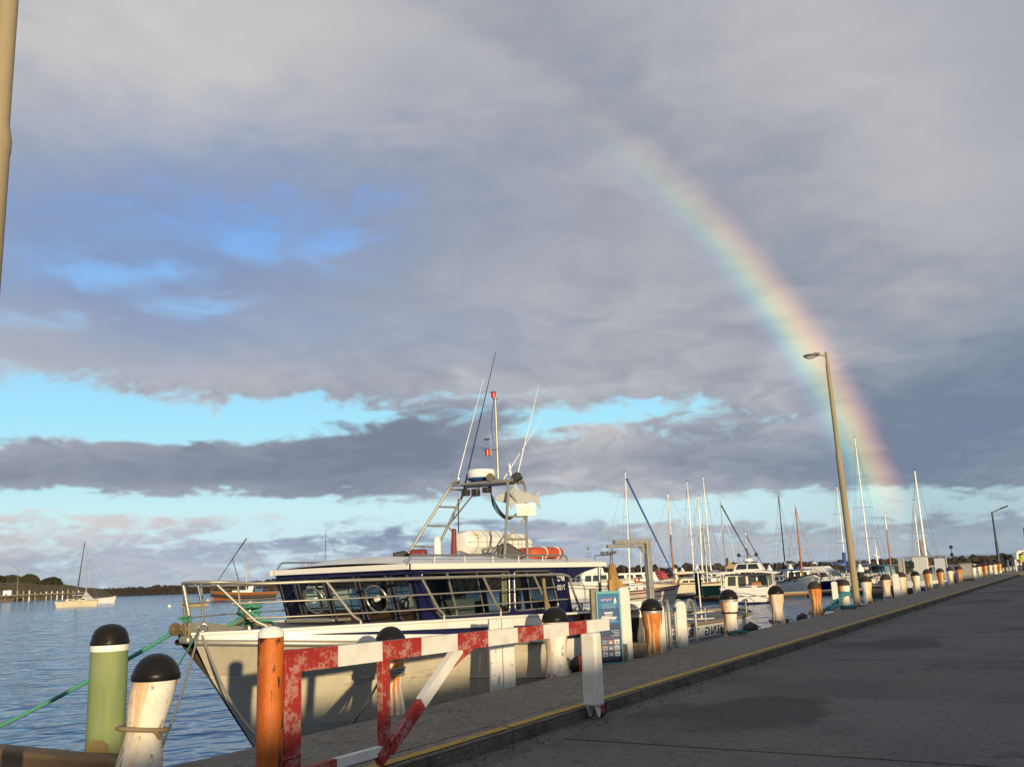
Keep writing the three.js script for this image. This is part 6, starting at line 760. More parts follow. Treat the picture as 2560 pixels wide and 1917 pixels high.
q = boat('gaff_ketch', 'cream wooden ketch with brown lower mast and pale stem', -21.6, 104, 200, { L: 9.5, B: 2.9, F: 1.25, rise: 0.35, tr: 0.5, rake: 0.8, hull: M.cream, railM: M.teak, rail: 0.07, cat: 'yacht' }, G1); rig(q, 1.2, 11.0, 0.12, M.varnish, { top: [0.60, M.white], spread: [0.66], boom: 3.6, cover: M.cream, by: 1.1 }); rig(q, -2.6, 7.4, 0.075, M.white, { boom: 2.0, spread: [0.7] }); house(q, 'coachroof', -2.0, 1.0, 1.6, 1.3, 0.55, M.cream, { ns: 3, nf: 0, roof: 0, v0: 0.3, v1: 0.7 }); guard(q, 0.6, 8); { const b = new MB(); b.cyl(V(0.9, 1.2, 0.2), V(0.9, 3.0, 0.2), 0.3, 0.2, 8); b.build('mast_coat', M.cream, q.t); const c = new MB(); c.cyl(V(4.6, 1.7, 0), V(6.6, 2.1, 0), 0.07, 0.05, 7); c.build('bowsprit', M.varnish, q.t); }
q = boat('white_sloop', 'white sloop with a thick white mast right of the cone-topped pile', -20.3, 112, 125, { L: 9.5, B: 3.0, F: 1.2, rise: 0.25, tr: 0.6, cat: 'yacht' }, G1); rig(q, 0.8, 11.2, 0.11, M.white, { lean: -0.4, spread: [0.6], cover: M.white }); house(q, 'coachroof', -2.2, 2.0, 2.0, 1.2, 0.55, M.gel, { ns: 4, nf: 1, roof: 0 }); guard(q, 0.6, 8);
q = boat('white_ketch', 'tall white-masted ketch with a brown mizzen behind the cone-topped pile', -20.75, 126, 115, { L: 11.5, B: 3.3, F: 1.25, rise: 0.25, tr: 0.6, cat: 'yacht' }, G1); rig(q, 1.4, 14.3, 0.11, M.white, { spread: [0.45, 0.72] }); rig(q, -2.4, 8.2, 0.12, M.varnish, { boom: 2, spread: [0.7] }); house(q, 'coachroof', -2.2, 2.4, 2.0, 1.25, 0.55, M.gel, { ns: 4, nf: 1, roof: 0 });
q = boat('white_sloop', 'sloop with the tallest white mast in the middle of the marina', -19.95, 134, 105, { L: 11.5, B: 3.4, F: 1.25, rise: 0.25, tr: 0.65, cat: 'yacht' }, G1); rig(q, 0.6, 15.5, 0.11, M.white, { spread: [0.30, 0.52, 0.74], cover: M.white, lean: 0.2 }); house(q, 'coachroof', -2.4, 2.2, 2.1, 1.25, 0.55, M.gel, { ns: 4, nf: 1, roof: 0 });
q = boat('grey_mast_sloop', 'sloop with a black furled jib sloping to the right', -19.3, 142, -4, { L: 10.5, B: 3.2, F: 1.2, rise: 0.25, tr: 0.65, cat: 'yacht' }, G1); rig(q, 0.4, 12.5, 0.08, M.galv, { furl: M.dark, fr: 0.11, spread: [0.4, 0.7] }); house(q, 'coachroof', -2.4, 2.0, 2.0, 1.2, 0.5, M.gel, { ns: 3, nf: 0, roof: 0 });
q = boat('small_cruiser', 'white cabin boat with wind turbine and canopy left of the big stern-on cruiser', -19.1, 112, -150, { L: 8.0, B: 2.9, F: 1.15, rise: 0.35, tr: 0.85, stripe: M.gray, cat: 'motor cruiser' }, G1); house(q, 'wheelhouse', -1.2, 1.6, 2.3, 1.15, 1.15, M.gel, { ns: 3, nf: 3, front: 0.5 }); guard(q, 0.6, 8); { const b = new MB(); b.tube([V(-3.2, 1.1, 1.1), V(-3.0, 2.6, 1.0), V(-2.8, 2.8, 0), V(-3.0, 2.6, -1.0), V(-3.2, 1.1, -1.1)], 0.04, 6, 30); b.build('targa_arch', M.steel, q.t); const c = new MB(); c.cyl(V(-3.4, 1.2, 0.4), V(-3.4, 4.0, 0.4), 0.04, 0.03, 6); c.build('turbine_pole', M.steel, q.t); for (let k = 0; k < 6; k++) { const a = k / 6 * 6.283, d = new MB(); d.bar(V(-3.5, 4.05, 0.4), V(-3.5, 4.05 + Math.sin(a) * 0.55, 0.4 + Math.cos(a) * 0.55), 0.02, 0.1); d.build('turbine_blade', M.white, q.t); } const e = new MB(); e.ext([[-1.9, 0], [1.4, 0], [1.7, 0.05], [1.3, 0.35], [1.25, 1.15], [0.9, 0.45], [-1.7, 0.25]], 0.5, new THREE.Matrix4().setPosition(-1.4, 2.75, -0.25), 0.04); e.build('tan_dodger', mat([0.30, 0.23, 0.12], 0.8), q.t); }
{ // the big white cruiser, stern towards the quay
  q = boat('motor_cruiser', 'broad white cruiser lying stern-on between the bollards, navy waterline', -17.75, 84, 86, { L: 11.5, B: 4.6, F: 1.18, rise: 0.4, tr: 0.93, flare: 0.08, boot: M.navy, railM: M.gray, rail: 0.05, cat: 'motor cruiser' }, G1);
  house(q, 'saloon', -3.4, 3.2, 3.9, 1.12, 1.2, M.gel, { ns: 5, nf: 3, na: 4, av0: 0.25, v0: 0.4, front: 0.9, taper: 0.94, roof: 0, glass: mat([0.05, 0.055, 0.05], 0.08) });
  const rf = new MB(), pos = [], ix = []; for (let i = 0; i <= 12; i++) { const z = (i / 12 * 2 - 1) * 2.35; for (const x of [-5.2, 3.0]) pos.push(x, 2.38 + 0.22 * (1 - (z / 2.35) ** 2), z); } for (let i = 0; i < 12; i++) { const a = i * 2; ix.push(a, a + 2, a + 1, a + 1, a + 2, a + 3); } const g = new THREE.BufferGeometry(); g.setAttribute('position', new THREE.Float32BufferAttribute(pos, 3)); g.setIndex(ix); g.computeVertexNormals(); rf.add(g); rf.bar(V(-5.22, 2.36, -2.37), V(3.0, 2.36, -2.37), 0.06, 0.1); rf.bar(V(-5.22, 2.36, 2.37), V(3.0, 2.36, 2.37), 0.06, 0.1); for (let i = 0; i < 12; i++) { const z = (i / 12 * 2 - 1) * 2.35, z2 = ((i + 1) / 12 * 2 - 1) * 2.35, y = (t) => 2.34 + 0.22 * (1 - (t / 2.35) ** 2); rf.bar(V(-5.22, y(z), z), V(-5.22, y(z2), z2), 0.05, 0.12); } rf.build('canopy', M.gel, q.t);
  for (const s of [-1, 1]) { const b = new MB(); b.ext([[-5.0, 1.15], [-4.6, 1.15], [-3.4, 1.6], [-3.4, 2.36], [-5.0, 2.36]], 0.05, new THREE.Matrix4().setPosition(0, 0, s * 2.05 - 0.025)); b.build('cockpit_wing', M.tint, q.t); for (const x of [-5.0, -3.5]) { const c = new MB(); c.cyl(V(x, 1.1, s * 2.05), V(x, 2.4, s * 2.05), 0.04, 0.04, 6); c.build('canopy_post', M.gel, q.t); } }
  house(q, 'flybridge', -2.6, 1.2, 2.5, 2.6, 0.62, M.gel, { ns: 0, nf: 0, na: 2, front: 0.7, aft: 0.5, taper: 0.72, av0: 0.2, roof: 0 }); { const b = new MB(); b.lathe([[0.001, 0], [0.4, 0], [0.42, 0.1], [0.3, 0.26], [0.001, 0.28]], V(-1.6, 3.35, 0), 18); b.build('radar', M.white, q.t); const c = new MB(); c.tube([V(-1.6, 3.2, -0.75), V(-1.6, 3.75, -0.7), V(-1.6, 3.75, 0.7), V(-1.6, 3.2, 0.75)], 0.03, 6, 30); c.build('arch', M.gray, q.t); for (const s of [-1, 1]) { const d = new MB(); d.ball(V(-1.6, 3.92, s * 0.72), 0.17, 10); d.build('flood_light', M.dark, q.t); } const e = new MB(); e.cyl(V(-1.2, 3.4, 0.1), V(-1.2, 7.2, -0.3), 0.02, 0.01, 5); e.build('whip_aerial', M.gray, q.t); const f = new MB(); f.tube([V(0.6, 3.1, -1.2), V(0.6, 5.6, -1.5), V(0.5, 6.8, -1.9), V(0.2, 5.0, -2.6)], 0.02, 5, 24); f.build('outrigger', M.white, q.t); }
  for (const z of [-1.3, -0.45, 0.45, 1.3]) { const b = new MB(); b.rbox(-5.78, 0.62, z, 0.03, 0.06, 0.46, 0.01); b.build('transom_slot', M.dark, q.t); } const ex = new MB(); ex.cyl(V(-5.74, 0.28, -0.15), V(-5.84, 0.28, -0.15), 0.16, 0.16, 14); ex.build('exhaust', M.dark, q.t); const tb = new MB(); tb.rbox(-4.9, 1.42, 0.5, 0.5, 0.05, 1.3, 0.02); tb.rbox(-4.9, 1.2, 0.5, 0.1, 0.4, 0.1, 0.02); tb.build('bait_table', M.white, q.t); const bs = new MB(); bs.rbox(-4.7, 1.55, 0.7, 0.5, 0.3, 0.8, 0.1); bs.build('seat_cushion', mat([0.35, 0.14, 0.05], 0.7), q.t); const cv = new MB(); cv.rbox(-4.4, 1.5, 1.6, 0.6, 0.9, 0.05, 0.02, 0.2); cv.build('spray_curtain', M.cream, q.t); const r = new MB(); r.tube([V(-5.7, 1.1, -2.1), V(-6.3, 0.95, -0.8), V(-6.9, 0.6, 1.2), V(-8.5, -0.1, 3.2)], 0.025, 5, 20); single('mooring_line', 'thin line slanting across the stern of the white cruiser', 'rope', r, M.ropeDark, [q.t.position.x, q.t.position.y, q.t.position.z], q.t.rotation.y);
}
q = boat('dark_mast_sloop', 'small sloop with a short dark mast behind the white cruiser', -17.95, 146, 30, { L: 7.5, B: 2.5, F: 1.0, tr: 0.6, cat: 'yacht' }, G1); rig(q, 0.3, 7.8, 0.11, M.dark, { top: [0.72, M.white], spread: [0.6], furl: M.dark, cover: M.dark });
q = boat('navy_sloop', 'dark blue sloop with a slim dark mast left of the working boat', -15.75, 122, 112, { L: 9.0, B: 2.9, F: 1.15, tr: 0.6, hull: M.navy, cat: 'yacht' }, G1); rig(q, 0.0, 11.5, 0.09, M.dark, { spread: [0.30, 0.60], boom: 3.2, cover: M.white, by: 1.6 }); house(q, 'coachroof', -2.2, 1.8, 1.9, 1.15, 0.55, M.gel, { ns: 3, nf: 0, roof: 0 }); { const b = new MB(); b.rbox(-2.6, 1.6, 0, 1.6, 0.8, 1.7, 0.2); b.build('spray_hood', M.red, q.t); }
q = boat('open_runabout', 'white and blue runabout half hidden by the white bollard', -16.35, 118, -40, { L: 5.6, B: 2.1, F: 0.8, tr: 0.85, hull: M.sky, cat: 'dayboat' }, G1); house(q, 'cuddy', -0.4, 1.6, 1.5, 0.85, 0.7, M.gel, { ns: 1, nf: 2, front: 0.6 });
{ q = boat('fishing_boat', 'white-bowed fishing boat with orange wooden mast and blue wheelhouse roof', -15.0, 98, -76, { L: 10.5, B: 3.5, F: 1.15, rise: 0.75, tr: 0.8, rake: 0.5, full: 2.8, railM: M.dark, rail: 0.07, hull: M.gel, cat: 'fishing boat' }, G1); house(q, 'wheelhouse', -2.6, -0.4, 2.3, 1.1, 1.25, M.gel, { ns: 2, nf: 3, front: 0.1, roofM: M.blue, over: 0.5 }); rig(q, 1.1, 8.4, 0.12, M.varnish, { spread: [0.45], boom: 3.0, boomM: M.varnish, noback: 1 }); { const aw = new MB(); aw.rbox(-4.0, 2.45, 0, 2.2, 0.06, 2.6, 0.02); aw.build('awning', M.blue, q.t); for (const s of [-1, 1]) { const d = new MB(); d.add(new THREE.TorusGeometry(0.16, 0.03, 6, 14), new THREE.Matrix4().makeRotationY(Math.PI / 2).setPosition(1.1, 4.0, s * 0.55)); d.build('deck_light', M.galv, q.t); } const r = rng(22), nt = new MB(); for (let k = 0; k < 70; k++) { const p = []; let x = 1.4 + (r() - 0.5) * 4.5, z = (r() - 0.5) * 2.4; for (let i = 0; i < 4; i++) { p.push(V(x, 1.25 + r() * 0.55, z)); x += (r() - 0.5) * 0.9; z += (r() - 0.5) * 0.6; } nt.tube(p, 0.05, 4, 10); } const n = nt.build('nets_and_pots', mat([0.10, 0.045, 0.03], 0.9), q.t); n.userData.kind = 'stuff'; } guard(q, 0.5, 7, M.dark, 0.55, 0.98); }
q = boat('flybridge_cruiser', 'white flybridge cruiser with dark blue hull left of the tall lamp post', -13.55, 110, -25, { L: 10.5, B: 3.6, F: 0.95, rise: 0.55, tr: 0.85, hull: M.navy, railM: M.white, rail: 0.06, boot: M.redDark, cat: 'motor cruiser' }, G1); house(q, 'saloon', -3.2, 1.8, 2.9, 1.0, 1.05, M.gel, { ns: 4, nf: 3, front: 0.9 }); house(q, 'flybridge', -2.4, 0.6, 2.6, 2.05, 0.55, M.gel, { ns: 0, nf: 0, front: 0.6, roof: 0 }); guard(q, 0.6, 8); { const b = new MB(); b.rbox(-3.4, 2.3, 0, 1.6, 0.7, 2.2, 0.15); b.build('canvas_cover', M.navy, q.t); const c = new MB(); c.lathe([[0.001, 0], [0.3, 0], [0.32, 0.1], [0.2, 0.22], [0.001, 0.24]], V(-1.2, 2.9, 0), 14); c.build('radar', M.white, q.t); }
q = boat('blue_cover_sloop', 'sloop with a blue sail cover whose mast hides behind the tall lamp post', -12.5, 118, 65, { L: 9.5, B: 3.0, F: 1.15, tr: 0.6, cat: 'yacht' }, G1); rig(q, 0.3, 11.8, 0.085, M.white, { spread: [0.38, 0.70], cover: M.blue, by: 1.5 }); house(q, 'coachroof', -2.2, 2.0, 2.0, 1.15, 0.5, M.gel, { ns: 3, nf: 0, roof: 0 }); guard(q, 0.6, 8); { const b = new MB(); b.rbox(0.25, 3.0, 0, 0.45, 2.2, 0.4, 0.18); b.build('stacked_sail', M.blue, q.t); }
q = boat('blue_bimini_yacht', 'large white yacht with very tall mast and dark blue bimini right of the lamp post', -11.05, 110, 72, { L: 12.5, B: 3.8, F: 1.1, rise: 0.25, tr: 0.7, cat: 'yacht' }, G1); rig(q, -0.4, 16.4, 0.10, M.white, { spread: [0.28, 0.50, 0.72], lean: -0.2, boom: 4.5, cover: M.white }); house(q, 'coachroof', -1.6, 2.8, 2.4, 1.1, 0.55, M.gel, { ns: 4, nf: 1, roof: 0 }); guard(q, 0.65, 9); { const b = new MB(); for (const z of [-1.3, 1.3]) b.tube([V(-4.6, 1.2, z), V(-4.2, 2.5, z), V(-2.6, 2.75, z), V(-1.2, 2.2, z), V(-0.6, 1.3, z)], 0.05, 6, 30); b.build('bimini_frame', M.navy, q.t); const g = new THREE.PlaneGeometry(3.6, 2.7, 12, 6), p = g.attributes.position; g.rotateX(-Math.PI / 2); for (let i = 0; i < p.count; i++) p.setY(i, 2.78 - 0.10 * p.getX(i) ** 2 - 0.06 * p.getZ(i) ** 2); g.translate(-2.9, 0, 0); g.computeVertexNormals(); const c = new MB(); c.add(g); c.build('bimini_cloth', M.navy, q.t); const w = new MB(); w.rbox(-1.1, 1.95, 0, 0.04, 1.0, 2.3, 0.01, 0, 0, 0.5); w.build('windscreen', M.tint, q.t); }
q = boat('blue_fishing_boat', 'light blue fishing boat with orange mast and white radar mast', -10.3, 124, 150, { L: 9.5, B: 3.2, F: 1.2, rise: 0.6, tr: 0.8, hull: mat([0.10, 0.30, 0.40], 0.5), cat: 'fishing boat' }, G1); house(q, 'wheelhouse', -0.6, 2.0, 2.2, 1.25, 1.1, mat([0.10, 0.30, 0.40], 0.5), { ns: 2, nf: 3, roofM: mat([0.08, 0.28, 0.40], 0.5), over: 0.7 }); rig(q, -0.7, 8.5, 0.11, M.varnish, { top: [0.78, M.white], spread: [0.7], noback: 1 }); { const b = new MB(); b.cyl(V(1.0, 2.4, 0), V(1.0, 4.6, 0), 0.14, 0.08, 8); b.rbox(1.0, 3.4, 0, 0.4, 0.12, 0.9, 0.03); b.lathe([[0.001, 0], [0.28, 0], [0.3, 0.1], [0.2, 0.2], [0.001, 0.22]], V(1.0, 3.5, -0.4), 12); b.cyl(V(1.0, 4.6, 0), V(1.0, 6.4, 0), 0.03, 0.015, 5); b.build('radar_mast', M.white, q.t); }
q = boat('white_sloop', 'sloop with the shorter of two white masts behind the steel gantry', -8.42, 104, 105, { L: 8.5, B: 2.8, F: 1.1, tr: 0.6, cat: 'yacht' }, G1); rig(q, 0.3, 8.8, 0.085, M.white, { spread: [0.45], cover: M.cream, lean: -0.15 }); house(q, 'coachroof', -2, 1.6, 1.8, 1.1, 0.5, M.gel, { ns: 3, nf: 0, roof: 0 });
q = boat('white_sloop', 'sloop with the taller of two white masts behind the steel gantry', -8.08, 98, 75, { L: 10, B: 3.1, F: 1.1, tr: 0.6, cat: 'yacht' }, G1); rig(q, -0.4, 11.3, 0.12, M.white, { spread: [0.42], lean: -0.2 }); house(q, 'coachroof', -2.4, 2.0, 2.0, 1.1, 0.5, M.gel, { ns: 3, nf: 0, roof: 0 });
{ q = boat('steel_trawler', 'grey and white trawler with rusty derrick mast far along the quay', -6.95, 112, 4, { L: 13, B: 4, F: 1.2, rise: 0.6, tr: 0.8, hull: M.galv, cat: 'fishing boat' }, G1); house(q, 'wheelhouse', -3.0, 2.6, 3.0, 1.2, 0.95, M.gel, { ns: 5, nf: 3, roofM: M.cream }); { const b = new MB(); b.cyl(V(-2.4, 1.2, 0), V(-2.9, 5.1, 0), 0.16, 0.12, 8); b.build('derrick_mast', M.wood, q.t); const c = new MB(); c.cyl(V(-2.0, 1.6, 0.2), V(-2.6, 5.0, 0.3), 0.06, 0.05, 6); c.cyl(V(-2.8, 4.3, -0.8), V(-2.8, 4.3, 0.8), 0.05, 0.05, 6); c.build('derrick_boom', M.varnish, q.t); const d = new MB(); d.cyl(V(0.4, 2.2, 0), V(0.2, 4.2, 0), 0.05, 0.04, 6); d.build('signal_mast', M.dark, q.t); for (const y of [2.7, 3.3, 4.1]) { const e = new MB(); e.ball(V(0.25, y, 0.1), 0.2, 8); e.build('signal_ball', M.black, q.t); } const f = new MB(); for (const z of [-0.9, 0.9]) f.cyl(V(-2.8, 5.0, 0), V(-0.8, 1.3, z), 0.02, 0.02, 4); f.build('shrouds', M.dark, q.t).userData.kind = 'stuff'; } }
{ // grey steel gantry frame of a boat lying close under the quay
  const [x, z] = polar(-8.25, 84), t = thing('steel_gantry', 'grey galvanised gantry and work platform rising behind the bollards', 'gantry', [x, WL, z], headingOf(-8.25, 0));
  for (const [a, b] of [[-1.6, 1], [1.6, 1], [-1.6, -1], [1.6, -1]]) { const m = new MB(); m.cyl(V(a, 0, b), V(a, 3.2, b), 0.05, 0.05, 8); m.build('leg', M.galv, t); } for (const s of [-1, 1]) { const m = new MB(); m.cyl(V(-1.6, 3.2, s), V(1.6, 3.2, s), 0.05, 0.05, 8); m.build('beam', M.galv, t); } const pl = new MB(); pl.rbox(0.6, 1.55, 0, 7.6, 0.5, 2.4, 0.04); pl.build('platform', M.galv, t); const p1 = new MB(); p1.rbox(-0.35, 2.5, 1.02, 1.1, 1.3, 0.05, 0.02); p1.build('panel', mat([0.45, 0.47, 0.48], 0.6), t); const p2 = new MB(); p2.rbox(1.1, 2.4, 1.02, 0.8, 1.2, 0.05, 0.02); p2.build('panel', mat([0.42, 0.45, 0.5], 0.6), t); const wn = new MB(); wn.rbox(-1.0, 2.55, 1.04, 0.4, 0.5, 0.05, 0.01); wn.build('window', M.pane, t); const col = new MB(); col.rbox(-1.75, 1.6, 0.8, 0.5, 3.0, 0.4, 0.03); col.build('column', mat([0.30, 0.30, 0.27], 0.8), t); const fl = new MB(); fl.rbox(0, 0.3, 0, 9, 0.8, 3, 0.1); fl.build('pontoon', M.dark, t);
}
// -- floating jetties, piles, bin
function pontoon(label, a0, d0, a1, d1, w = 2.0) { const A = polar(a0, d0), B = polar(a1, d1), dx = B[0] - A[0], dz = B[1] - A[1], L = Math.hypot(dx, dz), t = thing('floating_jetty', label, 'jetty', [(A[0] + B[0]) / 2, WL, (A[1] + B[1]) / 2], Math.atan2(-dz, dx), 'floating jetties'); const n = Math.round(L / 3); for (let i = 0; i < n; i++) { const x = -L / 2 + (i + 0.5) * L / n, b = new MB(); b.rbox(x, 0.42, 0, L / n - 0.04, 0.1, w, 0.02); b.build('deck_panel', M.cream, t); const f = new MB(); f.rbox(x, 0.12, 0, L / n - 0.4, 0.5, w - 0.2, 0.05); f.build('float', M.dark, t); } for (const s of [-1, 1]) { const b = new MB(); b.rbox(0, 0.34, s * (w / 2 + 0.03), L, 0.2, 0.06, 0.01); b.build('side_timber', M.wood, t); } return t; }
pontoon('floating jetty left of the cone-topped pile, in front of the dayboat', -25.0, 103, -20.9, 96); pontoon('short floating jetty carrying the green bin', -20.9, 88.5, -19.0, 87, 1.8); pontoon('floating jetty in front of the fishing boat with the orange mast', -16.5, 90, -12.0, 96); pontoon('floating jetty under the very tall white mast', -11.5, 104, -9.0, 107);
function conePile(az, d, top, r, label) { const [x, z] = polar(az, d), t = thing('mooring_pile', label, 'pile', [x, WL, z], 0, 'black marina piles with white cone caps'); const b = new MB(); b.cyl(V(0, -2, 0), V(0, top - r * 2.6, 0), r, r, 14); b.build('shaft', M.rubber, t); const c = new MB(); c.lathe([[r * 1.2, top - r * 2.65], [r * 1.22, top - r * 2.3], [r * 0.85, top - r * 1.4], [r * 0.35, top - r * 0.4], [0.001, top]], V(0, 0, 0), 16); c.build('cone_cap', M.white, t); }
conePile(-20.82, 91, 3.3, 0.30, 'thick black pile with white cone beside the green bin'); conePile(-21.7, 110, 3.1, 0.28, 'black pile with white cap just left of the cream ketch mast'); conePile(-15.47, 106, 3.05, 0.26, 'black pile with white cone at the orange-masted fishing boat'); conePile(-16.65, 132, 3.0, 0.30, 'distant pile whose white cone shows above the white cruiser'); conePile(-11.95, 108, 2.5, 0.24, 'smaller of two cone-capped piles right of the tall lamp post'); conePile(-11.66, 96, 2.8, 0.30, 'larger of two cone-capped piles right of the tall lamp post');
{ const [x, z] = polar(-20.1, 87.6), t = thing('green_bin', 'dark green rubbish skip on the short floating jetty', 'bin', [x, WL + 0.47, z], 0.5); const b = new MB(); b.ext([[-0.7, 0], [0.7, 0], [0.78, 0.78], [-0.78, 0.78]], 1.1, new THREE.Matrix4().setPosition(0, 0, -0.55), 0.03); b.build('body', M.green, t); const l = new MB(); l.rbox(0, 0.85, 0, 1.75, 0.08, 1.25, 0.03); l.build('lid', M.green, t); const [px, pz] = polar(-18.55, 104), tp = new MB(); tp.cyl(V(0, -1, 0), V(0, 2.5, 0), 0.2, 0.17, 10); single('timber_pile', 'short brown timber pile left of the white cruiser', 'pile', tp, M.wood, [px, WL, pz]); }
// -- moorings on the left
q = boat('white_sloop', 'cream sloop with dark mast moored before the old jetty', -56.62, 222, 176, { L: 8.4, B: 2.7, F: 1.05, rise: 0.2, tr: 0.7, hull: M.cream, cat: 'yacht' }, G2); rig(q, 0.2, 13.4, 0.13, M.dark, { lean: -1.2, spread: [0.42], boom: 3.0, wire: 0.02 }); house(q, 'coachroof', -2.0, 2.2, 1.9, 1.05, 0.55, M.cream, { ns: 3, nf: 0, roof: 0 }); { const b = new MB(); b.ext([[-3.6, 1.1], [-0.6, 1.1], [-1.6, 2.9], [-1.9, 2.9]], 0.03, undefined); b.build('cockpit_tent', mat([0.35, 0.38, 0.40], 0.8), q.t); }
q = boat('white_sloop', 'paler sloop with thin white mast behind the cream one', -55.6, 262, 4, { L: 9, B: 2.8, F: 1.1, rise: 0.5, tr: 0.6, hull: M.gel, cat: 'yacht' }, G2); rig(q, -2.6, 11.5, 0.09, M.white, { spread: [0.5], wire: 0.02 });
q = boat('open_dinghy', 'small tan open dinghy lying alone off the bow', -50.45, 158, 178, { L: 4.1, B: 1.6, F: 0.55, rise: 0.5, tr: 0.8, hull: mat([0.36, 0.29, 0.16], 0.7), rail: 0.05, D: 0.3, cat: 'dinghy' }, G2); for (const x of [-1, 0.1, 1]) { const b = new MB(); b.rbox(x, 0.5, 0, 0.25, 0.05, 1.3, 0.01); b.build('thwart', M.wood, q.t); }
{ q = boat('gaff_cutter', 'old varnished orange and black cutter with blue deckhouse on the left', -47.75, 206, 174, { L: 13.6, B: 3.8, F: 1.35, rise: 0.55, tr: 0.55, rake: 0.6, hull: M.varnish, boot: M.redDark, railM: M.wood, rail: 0.12, cat: 'fishing boat' }, G2); for (const s of [-1, 1]) { const b = new MB(), p = q.H.edge(s, -0.85, 0.0, 0.02, 0.985); b.tube(p, 0.34, 5, 40); b.build('black_topside', M.dark, q.t); } house(q, 'deckhouse', -3.8, -2.2, 1.6, 1.3, 1.9, M.blue, { ns: 1, nf: 1, front: 0.1, roofM: M.white, over: 0.3 }); house(q, 'hatch_coaming', -1.8, 2.6, 1.8, 1.4, 0.6, M.white, { ns: 0, nf: 0, roof: 0 }); rig(q, -0.4, 13.3, 0.10, M.white, { furl: M.dark, fr: 0.12, spread: [0.55], wire: 0.02, boom: 0 }); { const b = new MB(); b.cyl(V(0.4, 1.4, 0.1), V(2.6, 8.8, 0.1), 0.10, 0.07, 7); b.build('gaff_spar', M.dark, q.t); const c = new MB(); c.rbox(-1.2, 2.2, 0.6, 1.0, 1.4, 0.06, 0.02, 0.2, 0, 0.3); c.build('propped_hatch', M.white, q.t); } guard(q, 0.6, 9, M.gray); }
q = boat('white_sloop', 'yacht behind the charter boat cabin, only its mast rising above the roof', -43.1, 172, 10, { L: 9.5, B: 3.0, F: 1.1, tr: 0.6, cat: 'yacht' }, G2); rig(q, 0, 11.8, 0.10, M.galv, { spread: [0.5], wire: 0.02, cover: M.white }); house(q, 'coachroof', -2.2, 1.8, 1.9, 1.1, 0.5, M.gel, { ns: 3, nf: 0, roof: 0 });
{ const [x, z] = polar(-51.82, 166), b = new MB(); b.ball(V(0, 0.12, 0), 0.28, 12); b.cyl(V(0, 0.35, 0), V(0, 0.48, 0), 0.03, 0.03, 6); single('mooring_buoy', 'tiny white mooring buoy left of the tan dinghy', 'buoy', b, M.white, [x, WL, z]); const [x2, z2] = polar(-49.1, 203), c = new MB(); c.ball(V(0, 0.25, 0), 0.4, 12); c.cyl(V(0, 0.6, 0), V(0, 0.75, 0), 0.04, 0.04, 6); single('mooring_buoy', 'pale buoy lying against the bow of the orange and black cutter', 'buoy', c, mat([0.6, 0.4, 0.32], 0.5), [x2, WL, z2 + 3]); }
{ // gulls
  const gull = (x, y, z, k, label) => { const b = new MB(), body = new THREE.SphereGeometry(1, 10, 8); b.add(body, new THREE.Matrix4().makeScale(0.09, 0.075, 0.24).setPosition(0, 0, 0)); b.ball(V(0, 0.03, 0.25), 0.055, 8); b.cyl(V(0, 0.025, 0.29), V(0, 0.01, 0.36), 0.018, 0.004, 6); for (const s of [-1, 1]) { b.ext([[0, 0.1], [0.3, 0.14], [0.72, 0.0], [0.3, -0.06], [0, -0.08]].map(([a, c]) => [a * s, c]), 0.012, new THREE.Matrix4().makeRotationX(Math.PI / 2).premultiply(new THREE.Matrix4().makeRotationZ(s * k))); } b.ext([[-0.05, -0.2], [0.05, -0.2], [0.1, -0.42], [-0.1, -0.42]], 0.01, new THREE.Matrix4().makeRotationX(Math.PI / 2)); return single('seagull', label, 'bird', b, mat([0.35, 0.36, 0.38], 0.8), [x, y, z], 1.2, 'gulls flying'); };
  gull(-46, 32, -302, 0.25, 'gull flying left of the two white masts'); gull(-30, 32, -311, 0.2, 'gull flying right of the two white masts');
}

// ================================================================ the person in a bright jacket at the far end
function blobBody(bones, box, res) { // bones: [ax, ay, az, ra, bx, by, bz, rb]; smooth union, meshed
  const mc = new MarchingCubes(res, new THREE.MeshStandardMaterial(), false, false, 60000), c = box.c, s = box.s, f = mc.field; mc.isolation = 0;
  for (let k = 0; k < res; k++) for (let j = 0; j < res; j++) for (let i = 0; i < res; i++) {
    const x = c[0] + (i / res * 2 - 1) * s, y = c[1] + (j / res * 2 - 1) * s, z = c[2] + (k / res * 2 - 1) * s; let e = 0;
    for (const b of bones) { const dx = b[4] - b[0], dy = b[5] - b[1], dz = b[6] - b[2], L = dx * dx + dy * dy + dz * dz, t = clamp(((x - b[0]) * dx + (y - b[1]) * dy + (z - b[2]) * dz) / (L || 1)), d = Math.hypot(x - b[0] - dx * t, y - b[1] - dy * t, z - b[2] - dz * t) - lerp(b[3], b[7], t); e += Math.exp(-28 * d); }
    f[i + j * res + k * res * res] = Math.log(e + 1e-30) / 28;
  }
  mc.update(); const n = mc.count, g = new THREE.BufferGeometry(), p = new Float32Array(mc.positionArray.slice(0, n * 3)); for (let i = 0; i < n; i++) { p[i * 3] = c[0] + p[i * 3] * s; p[i * 3 + 1] = c[1] + p[i * 3 + 1] * s; p[i * 3 + 2] = c[2] + p[i * 3 + 2] * s; }
  g.setAttribute('position', new THREE.BufferAttribute(p, 3)); g.setAttribute('normal', new THREE.BufferAttribute(new Float32Array(mc.normalArray.slice(0, n * 3)), 3)); return g;
}
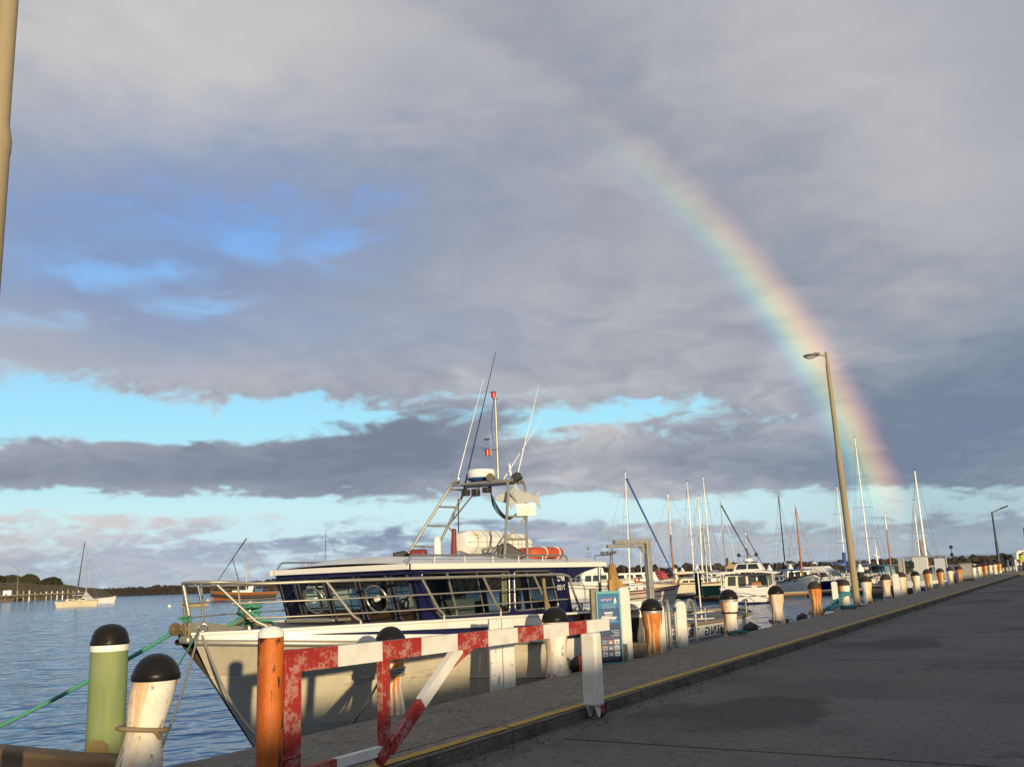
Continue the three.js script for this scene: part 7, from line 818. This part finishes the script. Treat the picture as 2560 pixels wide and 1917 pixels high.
{
  const t = thing('person', 'person in bright yellow-green jacket and dark trousers by the white van', 'person', [-5.55, ROAD_Y, -94.2], 0.3);
  const legs = [[-0.10, 0.92, 0, 0.085, -0.11, 0.5, 0.03, 0.062], [-0.11, 0.5, 0.03, 0.062, -0.12, 0.09, -0.02, 0.045], [0.10, 0.92, 0, 0.085, 0.12, 0.5, 0.05, 0.062], [0.12, 0.5, 0.05, 0.062, 0.13, 0.09, 0.02, 0.045], [-0.12, 0.05, -0.03, 0.045, -0.13, 0.04, 0.14, 0.038], [0.13, 0.05, 0.01, 0.045, 0.14, 0.04, 0.18, 0.038], [-0.08, 0.95, 0, 0.1, 0.08, 0.95, 0, 0.1]];
  const arms = [[-0.19, 1.40, 0, 0.06, -0.27, 1.13, -0.02, 0.048], [-0.27, 1.13, -0.02, 0.048, -0.25, 0.9, 0.08, 0.038], [0.19, 1.40, 0, 0.06, 0.27, 1.13, -0.02, 0.048], [0.27, 1.13, -0.02, 0.048, 0.24, 0.92, 0.1, 0.038]], torso = [[-0.06, 1.0, 0, 0.12, -0.09, 1.34, 0, 0.115], [0.06, 1.0, 0, 0.12, 0.09, 1.34, 0, 0.115], [-0.15, 1.41, 0, 0.065, 0.15, 1.41, 0, 0.065]], head = [[0, 1.44, 0, 0.055, 0, 1.55, 0.01, 0.05], [0, 1.62, 0.01, 0.088, 0, 1.68, 0.0, 0.092], [0, 1.60, 0.095, 0.016, 0, 1.585, 0.105, 0.014]], hands = [[-0.25, 0.87, 0.09, 0.034, -0.245, 0.79, 0.11, 0.024], [0.24, 0.89, 0.11, 0.034, 0.235, 0.81, 0.13, 0.024]];
  const skin = mat([0.38, 0.22, 0.15], 0.6), b = new MB(); b.add(blobBody([...legs, ...torso, ...arms, ...head, ...hands], { c: [0, 0.9, 0], s: 0.95 }, 84)); b.build('body', skin, t);
  const tr = new MB(); tr.add(blobBody(legs.map((q) => [...q.slice(0, 3), q[3] + 0.018, ...q.slice(4, 7), q[7] + 0.018]), { c: [0, 0.55, 0], s: 0.62 }, 60)); tr.build('trousers', mat([0.02, 0.024, 0.035], 0.85), t);
  const jk = new MB(); jk.add(blobBody([...torso, ...arms.map((q, i) => i % 2 ? [...q.slice(0, 3), q[3], lerp(q[0], q[4], 0.9), lerp(q[1], q[5], 0.9), lerp(q[2], q[6], 0.9), q[7]] : q)].map((q) => [...q.slice(0, 3), q[3] + 0.03, ...q.slice(4, 7), q[7] + 0.028]), { c: [0, 1.15, 0], s: 0.5 }, 60)); jk.build('jacket', mat([0.42, 0.52, 0.03], 0.75), t);
  const hr = new MB(); hr.add(new THREE.SphereGeometry(0.104, 16, 10, 0, 6.283, 0, 1.7), new THREE.Matrix4().makeRotationX(-0.35).setPosition(0, 1.685, -0.012)); hr.build('hair', mat([0.03, 0.022, 0.016], 0.9), t);
}

scene.traverse((o) => { if (o.isMesh) { o.castShadow = true; o.receiveShadow = true; } });
renderer.render(scene, camera);
